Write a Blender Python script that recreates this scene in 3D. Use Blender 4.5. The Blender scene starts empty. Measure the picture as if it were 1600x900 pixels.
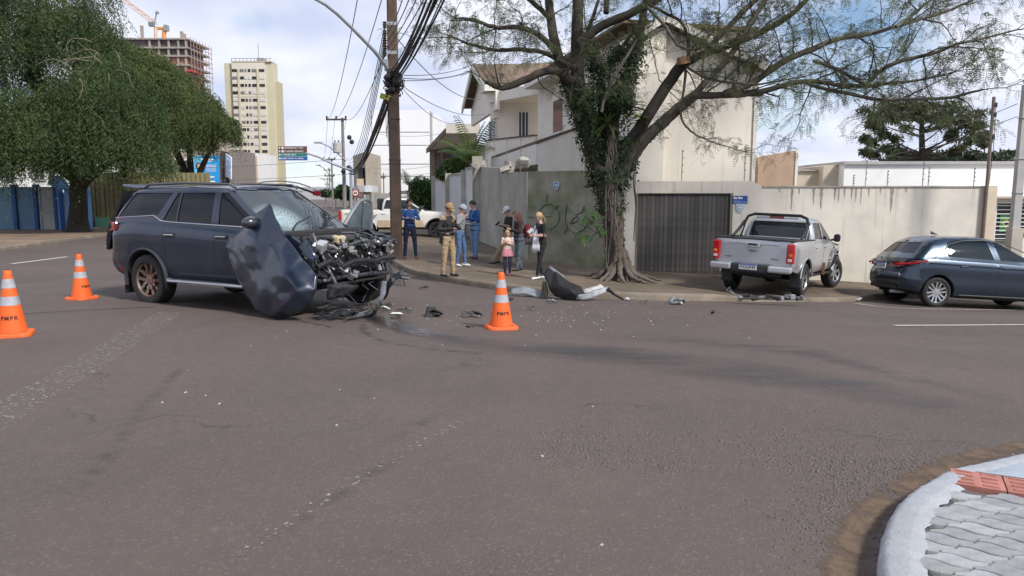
import bpy,bmesh,math,random
import numpy as np
from mathutils import Vector,Matrix,Euler
R=math.radians
random.seed(7);np.random.seed(7)
SC=bpy.context.scene
COL=SC.collection
# ------------------------------------------------------------------ camera
CAMZ,FPX,HOR=1.65,1150.0,305.0
PITCH=math.atan((450-HOR)/FPX)
cam_d=bpy.data.cameras.new('camera');cam=bpy.data.objects.new('camera',cam_d);COL.objects.link(cam)
cam.location=(0,0,CAMZ);cam.rotation_euler=(math.pi/2-PITCH,0,0)
cam_d.sensor_width=36;cam_d.lens=FPX/1600*36;cam_d.clip_start=.05;cam_d.clip_end=5000
SC.camera=cam
# ------------------------------------------------------------------ sky and sun
SUN=Vector((.52,-.50,.70)).normalized()
wd=bpy.data.worlds.new('World');SC.world=wd;wd.use_nodes=True
nt=wd.node_tree;nt.nodes.clear()
def wn(t,**k):
 n=nt.nodes.new(t)
 for a,b in k.items():setattr(n,a,b)
 return n
wo=wn('ShaderNodeOutputWorld')
sky=wn('ShaderNodeTexSky',sky_type='NISHITA',sun_disc=False)
sky.dust_density=.15;sky.ozone_density=3.5;sky.air_density=1.1;sky.altitude=600
sky.sun_elevation=math.asin(SUN.z);sky.sun_rotation=math.atan2(SUN.x,SUN.y)
bg1=wn('ShaderNodeBackground');bg1.inputs[1].default_value=.11
nt.links.new(sky.outputs[0],bg1.inputs[0])
tc=wn('ShaderNodeTexCoord');sx=wn('ShaderNodeSeparateXYZ');nt.links.new(tc.outputs['Generated'],sx.inputs[0])
az=wn('ShaderNodeMath',operation='ABSOLUTE');nt.links.new(sx.outputs[2],az.inputs[0])
ad=wn('ShaderNodeMath',operation='ADD');ad.inputs[1].default_value=.34;nt.links.new(az.outputs[0],ad.inputs[0])
dx=wn('ShaderNodeMath',operation='DIVIDE');dy=wn('ShaderNodeMath',operation='DIVIDE')
nt.links.new(sx.outputs[0],dx.inputs[0]);nt.links.new(ad.outputs[0],dx.inputs[1])
nt.links.new(sx.outputs[1],dy.inputs[0]);nt.links.new(ad.outputs[0],dy.inputs[1])
cx=wn('ShaderNodeCombineXYZ');nt.links.new(dx.outputs[0],cx.inputs[0]);nt.links.new(dy.outputs[0],cx.inputs[1])
cn=wn('ShaderNodeTexNoise');cn.inputs['Scale'].default_value=1.35;cn.inputs['Detail'].default_value=5;cn.inputs['Roughness'].default_value=.5;cn.inputs['Distortion'].default_value=.2
mp=wn('ShaderNodeMapping');mp.inputs['Location'].default_value=(3.1,1.2,.4);nt.links.new(cx.outputs[0],mp.inputs[0]);nt.links.new(mp.outputs[0],cn.inputs['Vector'])
cr=wn('ShaderNodeValToRGB');cr.color_ramp.elements[0].position=.31;cr.color_ramp.elements[1].position=.44
nt.links.new(cn.outputs[0],cr.inputs[0])
cn2=wn('ShaderNodeTexNoise');cn2.inputs['Scale'].default_value=2.6;cn2.inputs['Detail'].default_value=3
nt.links.new(mp.outputs[0],cn2.inputs['Vector'])
cr2=wn('ShaderNodeValToRGB');cr2.color_ramp.elements[0].position=.34;cr2.color_ramp.elements[1].position=.66
cr2.color_ramp.elements[0].color=(.56,.62,.81,1);cr2.color_ramp.elements[1].color=(.86,.885,.96,1)
nt.links.new(cn2.outputs[0],cr2.inputs[0])
bg2=wn('ShaderNodeBackground');bg2.inputs[1].default_value=.95;nt.links.new(cr2.outputs[0],bg2.inputs[0])
mx=wn('ShaderNodeMixShader');nt.links.new(cr.outputs[0],mx.inputs[0]);nt.links.new(bg1.outputs[0],mx.inputs[1]);nt.links.new(bg2.outputs[0],mx.inputs[2])
nt.links.new(mx.outputs[0],wo.inputs[0])
sl=bpy.data.lights.new('sun','SUN');sl.energy=3.5;sl.angle=R(9);sl.color=(1,.95,.87)
so=bpy.data.objects.new('sun',sl);COL.objects.link(so)
so.rotation_euler=(-SUN).to_track_quat('-Z','Y').to_euler();so.location=(0,0,60)
SC.view_settings.view_transform='Standard';SC.view_settings.look='None'
SC.view_settings.exposure=.3;SC.view_settings.gamma=1
SC.render.engine='CYCLES'
SC.cycles.max_bounces=6;SC.cycles.transparent_max_bounces=12
SC.cycles.use_denoising=True
# ------------------------------------------------------------------ survey: photograph pixel to a point of the place
CT,ST=math.cos(PITCH),math.sin(PITCH)
def ray(u,v):
 a,c=(u-800)/FPX,(450-v)/FPX
 return Vector((a,CT+c*ST,-ST+c*CT))
def at(u,v,Y):
 d=ray(u,v);return Vector((0,0,CAMZ))+d*(Y/d.y)
def sm(a,b,x):
 t=min(1,max(0,(x-a)/(b-a)));return t*t*(3-2*t)
def hh(x,y):
 return sm(6,19,y)*(-.35-.05*min(60,max(-3,x+3)))
def gp(u,v,dz=0.0):
 d=ray(u,v);t=10.0
 for _ in range(60):
  p=Vector((0,0,CAMZ))+d*t
  t2=(CAMZ-hh(p.x,p.y)-dz)/(-d.z);t=.5*t+.5*min(t2,400)
 p=Vector((0,0,CAMZ))+d*t
 return Vector((p.x,p.y,hh(p.x,p.y)+dz))
def onroad(x,y,dz=0):return Vector((x,y,hh(x,y)+dz))
# ------------------------------------------------------------------ objects
def tag(o,label=None,cat=None,group=None,kind=None):
 if label:o['label']=label
 if cat:o['category']=cat
 if group:o['group']=group
 if kind:o['kind']=kind
 return o
def T(name,label,cat,loc=(0,0,0),rz=0,group=None):
 o=bpy.data.objects.new(name,None);COL.objects.link(o);o.empty_display_size=.2
 o.location=loc;o.rotation_euler=(0,0,rz)
 return tag(o,label,cat,group)
def copy_tree(o,parent=None):
 c=o.copy();COL.objects.link(c);c.parent=parent
 for ch in list(o.children):copy_tree(ch,c)
 return c
def link(name,me,mat,parent=None,kind=None):
 o=bpy.data.objects.new(name,me);COL.objects.link(o)
 if mat is not None:
  me.materials.clear()
  for m in(mat if isinstance(mat,(list,tuple))else[mat]):me.materials.append(m)
 o.parent=parent
 if kind:o['kind']=kind
 return o
class MB:
 def __init__(s):s.v=[];s.f=[];s.uv=None
 def add(s,vs,fs):
  n=len(s.v);s.v+=[tuple(p)for p in vs];s.f+=[tuple(i+n for i in f)for f in fs];return s
 def box(s,c,d,rot=None,taper=1.0):
  x,y,z=d[0]/2,d[1]/2,d[2]/2;t=taper
  vs=[Vector(p)for p in((-x,-y,-z),(x,-y,-z),(x,y,-z),(-x,y,-z),(-x*t,-y*t,z),(x*t,-y*t,z),(x*t,y*t,z),(-x*t,y*t,z))]
  if rot is not None:
   m=rot if isinstance(rot,Matrix)else Euler(rot).to_matrix()
   vs=[m@p for p in vs]
  c=Vector(c)
  return s.add([p+c for p in vs],[(0,3,2,1),(4,5,6,7),(0,1,5,4),(1,2,6,5),(2,3,7,6),(3,0,4,7)])
 def span(s,a,b):
  a=Vector(a);b=Vector(b);return s.box((a+b)/2,[abs(q)for q in(b-a)])
 def tube(s,pts,r,n=8,cap=True,flat=None):
  pts=[Vector(p)for p in pts];k=len(pts)
  rs=list(r)if isinstance(r,(list,tuple))else[r]*k
  n0=len(s.v);up=None;rings=[]
  for i,p in enumerate(pts):
   d=(pts[min(i+1,k-1)]-pts[max(i-1,0)])
   if d.length<1e-9:d=Vector((0,0,1))
   d.normalize()
   if up is None:
    up=Vector((0,0,1))if abs(d.z)<.9 else Vector((1,0,0))
   a=d.cross(up)
   if a.length<1e-6:a=d.cross(Vector((0,1,0)))
   a.normalize();b=d.cross(a);b.normalize();up=-b if False else up
   up=b.cross(d)if False else up
   for j in range(n):
    t=2*math.pi*j/n
    s.v.append(tuple(p+(a*math.cos(t)+b*math.sin(t)*(flat or 1))*rs[i]))
    # carry the frame along
   up=-b
  for i in range(k-1):
   for j in range(n):
    a0=n0+i*n+j;a1=n0+i*n+(j+1)%n
    s.f.append((a0,a1,a1+n,a0+n))
  if cap:
   s.f.append(tuple(n0+j for j in range(n))[::-1]);s.f.append(tuple(n0+(k-1)*n+j for j in range(n)))
  return s
 def lathe(s,prof,n=24,c=(0,0,0),axis='z',cap=True):
  n0=len(s.v);c=Vector(c)
  for r,z in prof:
   for j in range(n):
    t=2*math.pi*j/n;a,b=r*math.cos(t),r*math.sin(t)
    p=(a,b,z)if axis=='z' else((a,z,b)if axis=='y' else(z,a,b))
    s.v.append(tuple(c+Vector(p)))
  for i in range(len(prof)-1):
   for j in range(n):
    a0=n0+i*n+j;a1=n0+i*n+(j+1)%n
    f=(a0,a1,a1+n,a0+n);s.f.append(f if axis!='y' else f[::-1])
  if cap:
   a=tuple(n0+j for j in range(n));b=tuple(n0+(len(prof)-1)*n+j for j in range(n))
   s.f.append(a[::-1]);s.f.append(b)
  return s
 def prism(s,poly,vec):
  n=len(poly);vec=Vector(vec);n0=len(s.v)
  s.v+=[tuple(Vector(p))for p in poly]+[tuple(Vector(p)+vec)for p in poly]
  s.f.append(tuple(n0+i for i in range(n))[::-1]);s.f.append(tuple(n0+n+i for i in range(n)))
  for i in range(n):j=(i+1)%n;s.f.append((n0+i,n0+j,n0+n+j,n0+n+i))
  return s
 def ball(s,c,r,n=10,m=7,sc=(1,1,1),rot=None):
  c=Vector(c);n0=len(s.v);mt=Euler(rot).to_matrix()if rot else None
  for i in range(m+1):
   ph=math.pi*i/m
   for j in range(n):
    t=2*math.pi*j/n
    p=Vector((r*sc[0]*math.sin(ph)*math.cos(t),r*sc[1]*math.sin(ph)*math.sin(t),-r*sc[2]*math.cos(ph)))
    if mt:p=mt@p
    s.v.append(tuple(c+p))
  for i in range(m):
   for j in range(n):
    a0=n0+i*n+j;a1=n0+i*n+(j+1)%n;s.f.append((a0,a1,a1+n,a0+n))
  return s
 def grid(s,rows):
  n0=len(s.v);k=len(rows[0])
  for r in rows:s.v+=[tuple(p)for p in r]
  for i in range(len(rows)-1):
   for j in range(k-1):
    a=n0+i*k+j;s.f.append((a,a+1,a+k+1,a+k))
  return s
 def mesh(s,name,org=None,smooth=False,sharp=40,weld=False):
  me=bpy.data.meshes.new(name)
  vs=s.v
  if org is not None:o=Vector(org);vs=[tuple(Vector(p)-o)for p in vs]
  me.from_pydata(vs,[],s.f)
  bm=bmesh.new();bm.from_mesh(me)
  if weld:bmesh.ops.remove_doubles(bm,verts=bm.verts,dist=1e-4)
  bmesh.ops.recalc_face_normals(bm,faces=bm.faces)
  bm.to_mesh(me);bm.free()
  if smooth:me.shade_smooth();me.set_sharp_from_angle(angle=R(sharp))
  return me
 def build(s,name,mat,parent=None,world=False,smooth=False,kind=None,sharp=40,bev=0,weld=False):
  org=parent.location if(world and parent is not None and parent.parent is None)else None
  if world and parent is not None and parent.parent is not None:org=parent.parent.location
  me=s.mesh(name,org,smooth,sharp,weld)
  o=link(name,me,mat,parent,kind)
  if bev:
   m=o.modifiers.new('bevel','BEVEL');m.width=bev;m.segments=2;m.limit_method='ANGLE'
  return o
def npmesh(name,V,F,mat,parent=None,kind=None,org=None,smooth=False):
 """big meshes: V (n,3), F (m,k)"""
 V=np.asarray(V,np.float32)
 if org is not None:V=V-np.array(org,np.float32)
 F=np.asarray(F,np.int32);k=F.shape[1]
 me=bpy.data.meshes.new(name)
 me.vertices.add(len(V));me.vertices.foreach_set('co',V.ravel())
 me.loops.add(F.size);me.loops.foreach_set('vertex_index',F.ravel())
 me.polygons.add(len(F));me.polygons.foreach_set('loop_start',np.arange(0,F.size,k,dtype=np.int32))
 me.polygons.foreach_set('loop_total',np.full(len(F),k,np.int32))
 me.update(calc_edges=True);me.validate()
 if smooth:me.shade_smooth()
 return link(name,me,mat,parent,kind)
def text_mesh(txt,size,name='lettering',extrude=.002,bold=0.0,align='CENTER',space=1.0):
 cu=bpy.data.curves.new(name,'FONT');cu.body=txt;cu.size=size;cu.extrude=extrude;cu.offset=bold
 cu.align_x=align;cu.align_y='CENTER';cu.resolution_u=3;cu.space_character=space
 o=bpy.data.objects.new(name,cu);COL.objects.link(o)
 me=bpy.data.meshes.new_from_object(o.evaluated_get(bpy.context.evaluated_depsgraph_get()))
 bpy.data.objects.remove(o);bpy.data.curves.remove(cu)
 return me
 # ------------------------------------------------------------------ materials
MATS={}
def M(name,col=(.5,.5,.5),rough=.6,metal=0.0,var=.12,scale=4.0,bump=0.0,bscale=60.0,spec=.5,coat=0.0,rnd=0.0,streak=0.0,streakcol=(.05,.05,.045),moss=None,emit=None,alpha=None,detail=6,trans=0.0,sss=0):
 if name in MATS:return MATS[name]
 m=bpy.data.materials.new(name);m.use_nodes=True;MATS[name]=m
 t=m.node_tree;N=t.nodes;L=t.links;b=N['Principled BSDF']
 b.inputs['Roughness'].default_value=rough;b.inputs['Metallic'].default_value=metal
 b.inputs['Specular IOR Level'].default_value=spec;b.inputs['Coat Weight'].default_value=coat
 b.inputs['Coat Roughness'].default_value=.04
 if trans:b.inputs['Transmission Weight'].default_value=trans
 tc=N.new('ShaderNodeTexCoord');out=None
 rgb=N.new('ShaderNodeRGB');rgb.outputs[0].default_value=(*col,1);out=rgb.outputs[0]
 def mix(fac,a,bb,mode='MIX'):
  x=N.new('ShaderNodeMix');x.data_type='RGBA';x.blend_type=mode
  if isinstance(fac,float):x.inputs[0].default_value=fac
  else:L.new(fac,x.inputs[0])
  for s_,q in((6,a),(7,bb)):
   if isinstance(q,tuple):x.inputs[s_].default_value=(*q,1)
   else:L.new(q,x.inputs[s_])
  return x.outputs[2]
 def noise(sc,det=detail,mapping=None):
  n=N.new('ShaderNodeTexNoise');n.inputs['Scale'].default_value=sc;n.inputs['Detail'].default_value=det
  n.inputs['Roughness'].default_value=.6
  if mapping is None:L.new(tc.outputs['Object'],n.inputs['Vector'])
  else:L.new(mapping,n.inputs['Vector'])
  return n.outputs[0]
 def ramp(f,a,bq):
  r=N.new('ShaderNodeMapRange');r.inputs[1].default_value=a;r.inputs[2].default_value=bq;L.new(f,r.inputs[0]);return r.outputs[0]
 if var:
  f=ramp(noise(scale),.3,.7)
  out=mix(f,tuple(c*(1-var)for c in col),tuple(min(1,c*(1+var))for c in col))
 if rnd:
  oi=N.new('ShaderNodeObjectInfo');r_=ramp(oi.outputs['Random'],0,1)
  hs=N.new('ShaderNodeHueSaturation');L.new(out,hs.inputs['Color'])
  mr=N.new('ShaderNodeMapRange');mr.inputs[3].default_value=1-rnd;mr.inputs[4].default_value=1+rnd;L.new(r_,mr.inputs[0])
  L.new(mr.outputs[0],hs.inputs['Value']);out=hs.outputs[0]
 if streak:
  mpn=N.new('ShaderNodeMapping');mpn.inputs['Scale'].default_value=(7,7,.35);L.new(tc.outputs['Object'],mpn.inputs[0])
  f=ramp(noise(1.0,5,mpn.outputs[0]),.56,.74)
  g=N.new('ShaderNodeMath');g.operation='MULTIPLY';L.new(f,g.inputs[0]);g.inputs[1].default_value=streak
  out=mix(g.outputs[0],out,streakcol)
 if moss:
  f=ramp(noise(.9,8),.42,.62)
  g=N.new('ShaderNodeMath');g.operation='MULTIPLY';L.new(f,g.inputs[0]);g.inputs[1].default_value=moss[1]
  out=mix(g.outputs[0],out,moss[0])
 L.new(out,b.inputs['Base Color'])
 if bump:
  bn=N.new('ShaderNodeBump');bn.inputs['Strength'].default_value=bump;bn.inputs['Distance'].default_value=.01
  L.new(noise(bscale,5),bn.inputs['Height']);L.new(bn.outputs[0],b.inputs['Normal'])
 if emit:b.inputs['Emission Color'].default_value=(*emit[0],1);b.inputs['Emission Strength'].default_value=emit[1]
 if alpha is not None:b.inputs['Alpha'].default_value=alpha
 return m
 # ================================================================== THE GROUND
def asphalt():
 m=bpy.data.materials.new('asphalt');m.use_nodes=True;t=m.node_tree;N=t.nodes;L=t.links;b=N['Principled BSDF']
 tc=N.new('ShaderNodeTexCoord');P=tc.outputs['Object']
 def noise(sc,det=6,ro=.6,scl=None):
  n=N.new('ShaderNodeTexNoise');n.inputs['Scale'].default_value=sc;n.inputs['Detail'].default_value=det;n.inputs['Roughness'].default_value=ro
  if scl:
   q=N.new('ShaderNodeMapping');q.inputs['Scale'].default_value=scl;q.inputs['Rotation'].default_value=(0,0,R(38));L.new(P,q.inputs[0]);L.new(q.outputs[0],n.inputs['Vector'])
  else:L.new(P,n.inputs['Vector'])
  return n.outputs[0]
 def mr(f,a,c,lo=0,hi=1):
  r=N.new('ShaderNodeMapRange');r.inputs[1].default_value=a;r.inputs[2].default_value=c;r.inputs[3].default_value=lo;r.inputs[4].default_value=hi;L.new(f,r.inputs[0]);return r.outputs[0]
 def mix(f,a,c,mode='MIX'):
  x=N.new('ShaderNodeMix');x.data_type='RGBA';x.blend_type=mode
  if isinstance(f,float):x.inputs[0].default_value=f
  else:L.new(f,x.inputs[0])
  for k,q in((6,a),(7,c)):
   if isinstance(q,tuple):x.inputs[k].default_value=(*q,1)
   else:L.new(q,x.inputs[k])
  return x.outputs[2]
 c=mix(mr(noise(.35),.35,.65),(.112,.087,.077),(.146,.110,.094))
 c=mix(mr(noise(.9,8,.7,(1,.12,1)),.5,.75,0,.55),c,(.086,.068,.063))
 c=mix(mr(noise(2.1,7),.58,.8,0,.5),c,(.175,.130,.103))
 c=mix(mr(noise(55,3),.25,.75),c,(1.25,1.25,1.25),'MULTIPLY')if False else c
 c=mix(mr(noise(7,5,.7),.35,.65,0,.45),c,(.094,.075,.068))
 sp=noise(140,2,.5);c=mix(mr(sp,.35,.7,0,.5),c,(.08,.068,.064))
 vo=N.new('ShaderNodeTexVoronoi');vo.inputs['Scale'].default_value=75;L.new(P,vo.inputs['Vector'])
 rs=N.new('ShaderNodeSeparateColor');L.new(vo.outputs['Color'],rs.inputs[0])
 c=mix(mr(rs.outputs[0],.84,1.0,0,.28),c,(.25,.22,.20))
 # hairline cracks
 vc=N.new('ShaderNodeTexVoronoi');vc.feature='DISTANCE_TO_EDGE';vc.inputs['Scale'].default_value=.28
 dn=N.new('ShaderNodeTexNoise');dn.inputs['Scale'].default_value=1.4;dn.inputs['Detail'].default_value=6;L.new(P,dn.inputs['Vector'])
 va=N.new('ShaderNodeVectorMath');va.operation='ADD';L.new(P,va.inputs[0])
 vs=N.new('ShaderNodeVectorMath');vs.operation='SCALE';vs.inputs['Scale'].default_value=1.6;L.new(dn.outputs['Color'],vs.inputs[0]);L.new(vs.outputs[0],va.inputs[1]);L.new(va.outputs[0],vc.inputs['Vector'])
 ck=N.new('ShaderNodeMath');ck.operation='MULTIPLY';L.new(mr(vc.outputs['Distance'],.0,.008,.6,0),ck.inputs[0]);L.new(mr(noise(.5,3),.5,.62),ck.inputs[1])
 c=mix(ck.outputs[0],c,(.03,.027,.026))
 L.new(c,b.inputs['Base Color'])
 L.new(mr(noise(.8),.3,.7,.62,.85),b.inputs['Roughness']);b.inputs['Specular IOR Level'].default_value=.35
 h=N.new('ShaderNodeMath');h.operation='MULTIPLY_ADD';L.new(mr(noise(.6,4),.45,.65,.25,1),h.inputs[1]);L.new(vo.outputs['Distance'],h.inputs[0]);L.new(sp,h.inputs[2])
 bn=N.new('ShaderNodeBump');bn.inputs['Strength'].default_value=.75;bn.inputs['Distance'].default_value=.009;L.new(h.outputs[0],bn.inputs['Height']);L.new(bn.outputs[0],b.inputs['Normal'])
 return m
ASPH=asphalt()
def axis(lo,hi,st,far):
 a=list(np.arange(lo,hi+1e-6,st));s=st
 q=hi
 while q<far[1]:s*=1.6;q+=s;a.append(q)
 s=st;q=lo
 while q>far[0]:s*=1.6;q-=s;a.insert(0,q)
 return a
xs=axis(-32,24,.8,(-1500,1500));ys=axis(-4,50,.8,(-300,3000))
V=[(x,y,hh(x,y))for y in ys for x in xs];n=len(xs)
F=[(j*n+i,j*n+i+1,(j+1)*n+i+1,(j+1)*n+i)for j in range(len(ys)-1)for i in range(n-1)]
npmesh('road',V,F,ASPH,kind='structure',smooth=True)
def resample(pts,step):
 out=[Vector(pts[0])]
 for a,b in zip(pts,pts[1:]):
  a=Vector(a);b=Vector(b);k=max(1,int((b-a).length/step))
  out+=[a.lerp(b,(i+1)/k)for i in range(k)]
 return out
def smooth_line(pts,it=3):
 p=[Vector(q)for q in pts]
 for _ in range(it):
  q=[p[0]]
  for a,b in zip(p,p[1:]):q+=[a.lerp(b,.25),a.lerp(b,.75)]
  q.append(p[-1]);p=q
 return p
def normal2(pts,i):
 d=pts[min(i+1,len(pts)-1)]-pts[max(i-1,0)];d=Vector((d.x,d.y));d.normalize();return Vector((-d.y,d.x))
CONC=M('old_concrete',(.20,.165,.13),.9,var=.3,scale=2.2,bump=.5,bscale=30,moss=((.13,.115,.075),.5))
def earth_pave():
 m=M('earthy_pavement',(.145,.108,.079),.92,var=.35,scale=1.1,bump=.6,bscale=24,moss=((.10,.085,.055),.55),detail=9)
 return m
PAVE=earth_pave()
def kerb(name,line,hts,inward,width=.14,mat=CONC):
 rows=[]
 for i,p in enumerate(line):
  n2=normal2(line,i)*inward;hgt=hts[i]
  w=[(0.0,-.05),(.006,hgt*.6),(.02,hgt-.012),(.045,hgt),(width,hgt+.002),(width+.01,-.05)]
  jit=.003*math.sin(i*2.3)+.002*math.sin(i*5.1)
  rows.append([(p.x+n2.x*(a+jit),p.y+n2.y*(a+jit),hh(p.x,p.y)+z)for a,z in w])
 return MB().grid(rows).build(name,mat,smooth=True,kind='structure',sharp=50)
def strip(name,pts,widths,mat,dz=.006,kind='structure',rows=5):
 """flat mark on the road with uv (metres along, 0..1 across)"""
 p=[Vector(q)for q in pts];k=len(p)
 if not isinstance(widths,(list,tuple)):widths=[widths]*k
 V=[];UV=[];l=0
 for i,q in enumerate(p):
  if i:l+=(q-p[i-1]).length
  n2=normal2(p,i)
  for j in range(rows):
   t=j/(rows-1);x=q.x+n2.x*(t-.5)*widths[i];y=q.y+n2.y*(t-.5)*widths[i]
   V.append((x,y,hh(x,y)+dz));UV.append((l,t))
 F=[(i*rows+j,i*rows+j+1,(i+1)*rows+j+1,(i+1)*rows+j)for i in range(k-1)for j in range(rows-1)]
 me=bpy.data.meshes.new(name);me.from_pydata(V,[],F);uvl=me.uv_layers.new(name='UVMap')
 for lp in me.loops:uvl.data[lp.index].uv=UV[lp.vertex_index]
 return link(name,me,mat,None,kind)
def mark_mat(name,col,amount,edge=.25,nscale=14,lo=.45,hi=.6,rough=.7,ends=None,spec=.4,stretch=(1,1,1)):
 m=bpy.data.materials.new(name);m.use_nodes=True;t=m.node_tree;N=t.nodes;L=t.links;b=N['Principled BSDF']
 b.inputs['Base Color'].default_value=(*col,1);b.inputs['Roughness'].default_value=rough;b.inputs['Specular IOR Level'].default_value=spec
 uv=N.new('ShaderNodeUVMap');s=N.new('ShaderNodeSeparateXYZ');L.new(uv.outputs[0],s.inputs[0])
 a=N.new('ShaderNodeMath');a.operation='PINGPONG';a.inputs[1].default_value=.5;L.new(s.outputs[1],a.inputs[0])
 e=N.new('ShaderNodeMapRange');e.inputs[1].default_value=0;e.inputs[2].default_value=edge;L.new(a.outputs[0],e.inputs[0])
 tc=N.new('ShaderNodeTexCoord');mp_=N.new('ShaderNodeMapping');mp_.inputs['Scale'].default_value=stretch;L.new(tc.outputs['Object'],mp_.inputs[0])
 n=N.new('ShaderNodeTexNoise');n.inputs['Scale'].default_value=nscale;n.inputs['Detail'].default_value=6;n.inputs['Roughness'].default_value=.65;L.new(mp_.outputs[0],n.inputs['Vector'])
 f=N.new('ShaderNodeMapRange');f.inputs[1].default_value=lo;f.inputs[2].default_value=hi;L.new(n.outputs[0],f.inputs[0])
 q=N.new('ShaderNodeMath');q.operation='MULTIPLY';L.new(e.outputs[0],q.inputs[0]);L.new(f.outputs[0],q.inputs[1])
 q2=N.new('ShaderNodeMath');q2.operation='MULTIPLY';L.new(q.outputs[0],q2.inputs[0]);q2.inputs[1].default_value=amount
 src=q2.outputs[0]
 if ends:
  g=N.new('ShaderNodeMapRange');g.inputs[1].default_value=0;g.inputs[2].default_value=ends[0];L.new(s.outputs[0],g.inputs[0])
  g2=N.new('ShaderNodeMapRange');g2.inputs[1].default_value=ends[2];g2.inputs[2].default_value=ends[2]-ends[1];L.new(s.outputs[0],g2.inputs[0])
  for z in(g,g2):
   k=N.new('ShaderNodeMath');k.operation='MULTIPLY';L.new(src,k.inputs[0]);L.new(z.outputs[0],k.inputs[1]);src=k.outputs[0]
 L.new(src,b.inputs['Alpha'])
 return m
def plen(p):return sum((b-a).length for a,b in zip(p,p[1:]))
# ---- far block: kerb, footway where the people stand
SD=Vector((-.238,1,0))
kp=[gp(u,v)for u,v in((600,400),(617,417),(640,429),(700,442),(769,452),(830,460),(900,465),(960,468),(1040,470),(1130,471),(1220,472),(1320,472),(1380,467),(1440,465.5),(1600,465))]
k0=kp[0]
kl=[k0+SD*t for t in(160,90,50,28,14,6)]+kp+[Vector((30,kp[-1].y+.3,0)),Vector((80,kp[-1].y+.6,0))]
kl=[Vector((p.x,p.y,0))for p in kl]
kline=resample(smooth_line(kl,2),.5)
xa,xb=gp(1160,471).x,gp(1340,471).x
khts=[.145-.05*sm(xa-.8,xa+.2,p.x)*(1-sm(xb-.2,xb+.8,p.x))if p.y<25 else .145 for p in kline]
kerb('kerb',kline,khts,1)
WC1=Vector((.47,23.3,0));WC2=Vector((2.75,21.2,0))
def back(i):
 p=kline[i]
 if p.x>2.75 and p.y<22:return Vector((p.x,21.6,0))
 if p.y>24.5:
  t=(p.y-23.3)*1.0;return WC1+SD*t+Vector((.4,0,0))
 f=sm(-4.2,2.75,p.x)
 return(WC1+SD*1.2).lerp(WC2,f)+Vector((.35,.35,0))
rows=[]
for i,p in enumerate(kline):
 n2=normal2(kline,i);a=Vector((p.x+n2.x*.14,p.y+n2.y*.14,0));bq=back(i)
 rows.append([(q.x,q.y,hh(q.x,q.y)+khts[i]*(1-s)+.155*s+.008*math.sin(q.x*3.1)*math.sin(q.y*2.3))for s in[k/9 for k in range(10)]for q in[a.lerp(bq,s)]])
MB().grid(rows).build('footway',PAVE,smooth=True,kind='structure')
# ---- left pavement across the avenue
lk=[gp(-420,470),gp(-150,418),gp(0,393),gp(90,379),gp(190,366.5)]
lk+=[lk[-1]+Vector((-.2,1,0))*t for t in(15,40,120)]
lk=[Vector((p.x,p.y,0))for p in lk];lline=resample(smooth_line(lk,2),1.2)
kerb('kerb',lline,[.13]*len(lline),1,.16)
rows=[]
for i,p in enumerate(lline):
 n2=normal2(lline,i)
 rows.append([(p.x+n2.x*s,p.y+n2.y*s,hh(p.x,p.y)+.13+.02*min(1,s/6))for s in(.15,1,2,3.5,5,7,10,15,22)])
MB().grid(rows).build('footway',M('red_earth_pavement',(.20,.14,.095),.92,var=.35,scale=.7,bump=.5,bscale=15),smooth=True,kind='structure')
# ---- near corner on the right: painted kerb, wavy pavers, red tactile tiles, ramp
CH=.12
cpx=[(1430,1120),(1398,1020),(1379,940),(1372,885),(1372,845),(1383,806),(1402,778),(1428,757),(1456,743),(1475,733),(1510,722),(1550,711),(1600,700),(1700,683),(1830,668)]
cl=[gp(u,v,CH if i<9 else CH-.06*min(1,(i-8)/3))for i,(u,v)in enumerate(cpx)];cl=[Vector((p.x,p.y,0))for p in cl]
cl=[cl[0]+Vector((.3,-3,0))]+cl+[cl[-1]+Vector((6,1.0,0)),cl[-1]+Vector((40,3,0))]
cline=resample(smooth_line(cl,3),.12)
# inward is to the right of travel (travelling up the picture, the corner lies right)
WHC=M('weathered_white_concrete',(.38,.40,.43),.9,var=.14,scale=10,bump=.6,bscale=60,moss=((.29,.29,.29),.5))
kerb_w=.12
xr=gp(1462,742,CH).x
def corner_h(p):return CH-.075*sm(xr-.05,xr+.7,p.x)*(1-sm(xr+6,xr+8,p.x))
kerb('corner_kerb',cline,[corner_h(p)for p in cline],-1,kerb_w,WHC)
inner=[p-Vector((*normal2(cline,i),0))*kerb_w for i,p in enumerate(cline)]
rows=[[(q.x,q.y,hh(q.x,q.y)+min(CH-.034,corner_h(q)-.03))for q in(p,p.lerp(Vector((max(p.x+.01,9),p.y-.4,0)),.25),p.lerp(Vector((max(p.x+.01,9),p.y-.4,0)),1))]for p in inner]
PAVBED=MB().grid(rows).build('corner_pavement',M('paver_bed',(.13,.125,.12),.95,var=.3,scale=18,bump=.6,bscale=70),kind='structure')
t0=gp(1458,748,CH);t1=gp(1620,773,CH);td=(t1-t0);td.z=0;td.normalize();tn=Vector((-td.y,td.x,0))
def inside(p):
 best=1e9;bi=0
 for i,q in enumerate(inner):
  d=(q-p).length_squared
  if d<best:best=d;bi=i
 n2=normal2(inner,bi);return(p-inner[bi]).dot(Vector((n2.x,n2.y,0)))<0
ang=R(-32);A=Vector((math.cos(ang),math.sin(ang),0))*.195;Bv=Vector((-math.sin(ang),math.cos(ang),0))*.10+A*.36
def edge(p,d,amp,n=6):
 nn=Vector((-d.y,d.x,0)).normalized();return[p+d*(i/n)+nn*amp*math.sin(2*math.pi*i/n)for i in range(n)]
base=Vector((0,0,0));outl=edge(base,A,.013,8)+edge(A,Bv,.010,4)+edge(A+Bv,-A,.013,8)+edge(Bv,-Bv,.010,4)
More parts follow.
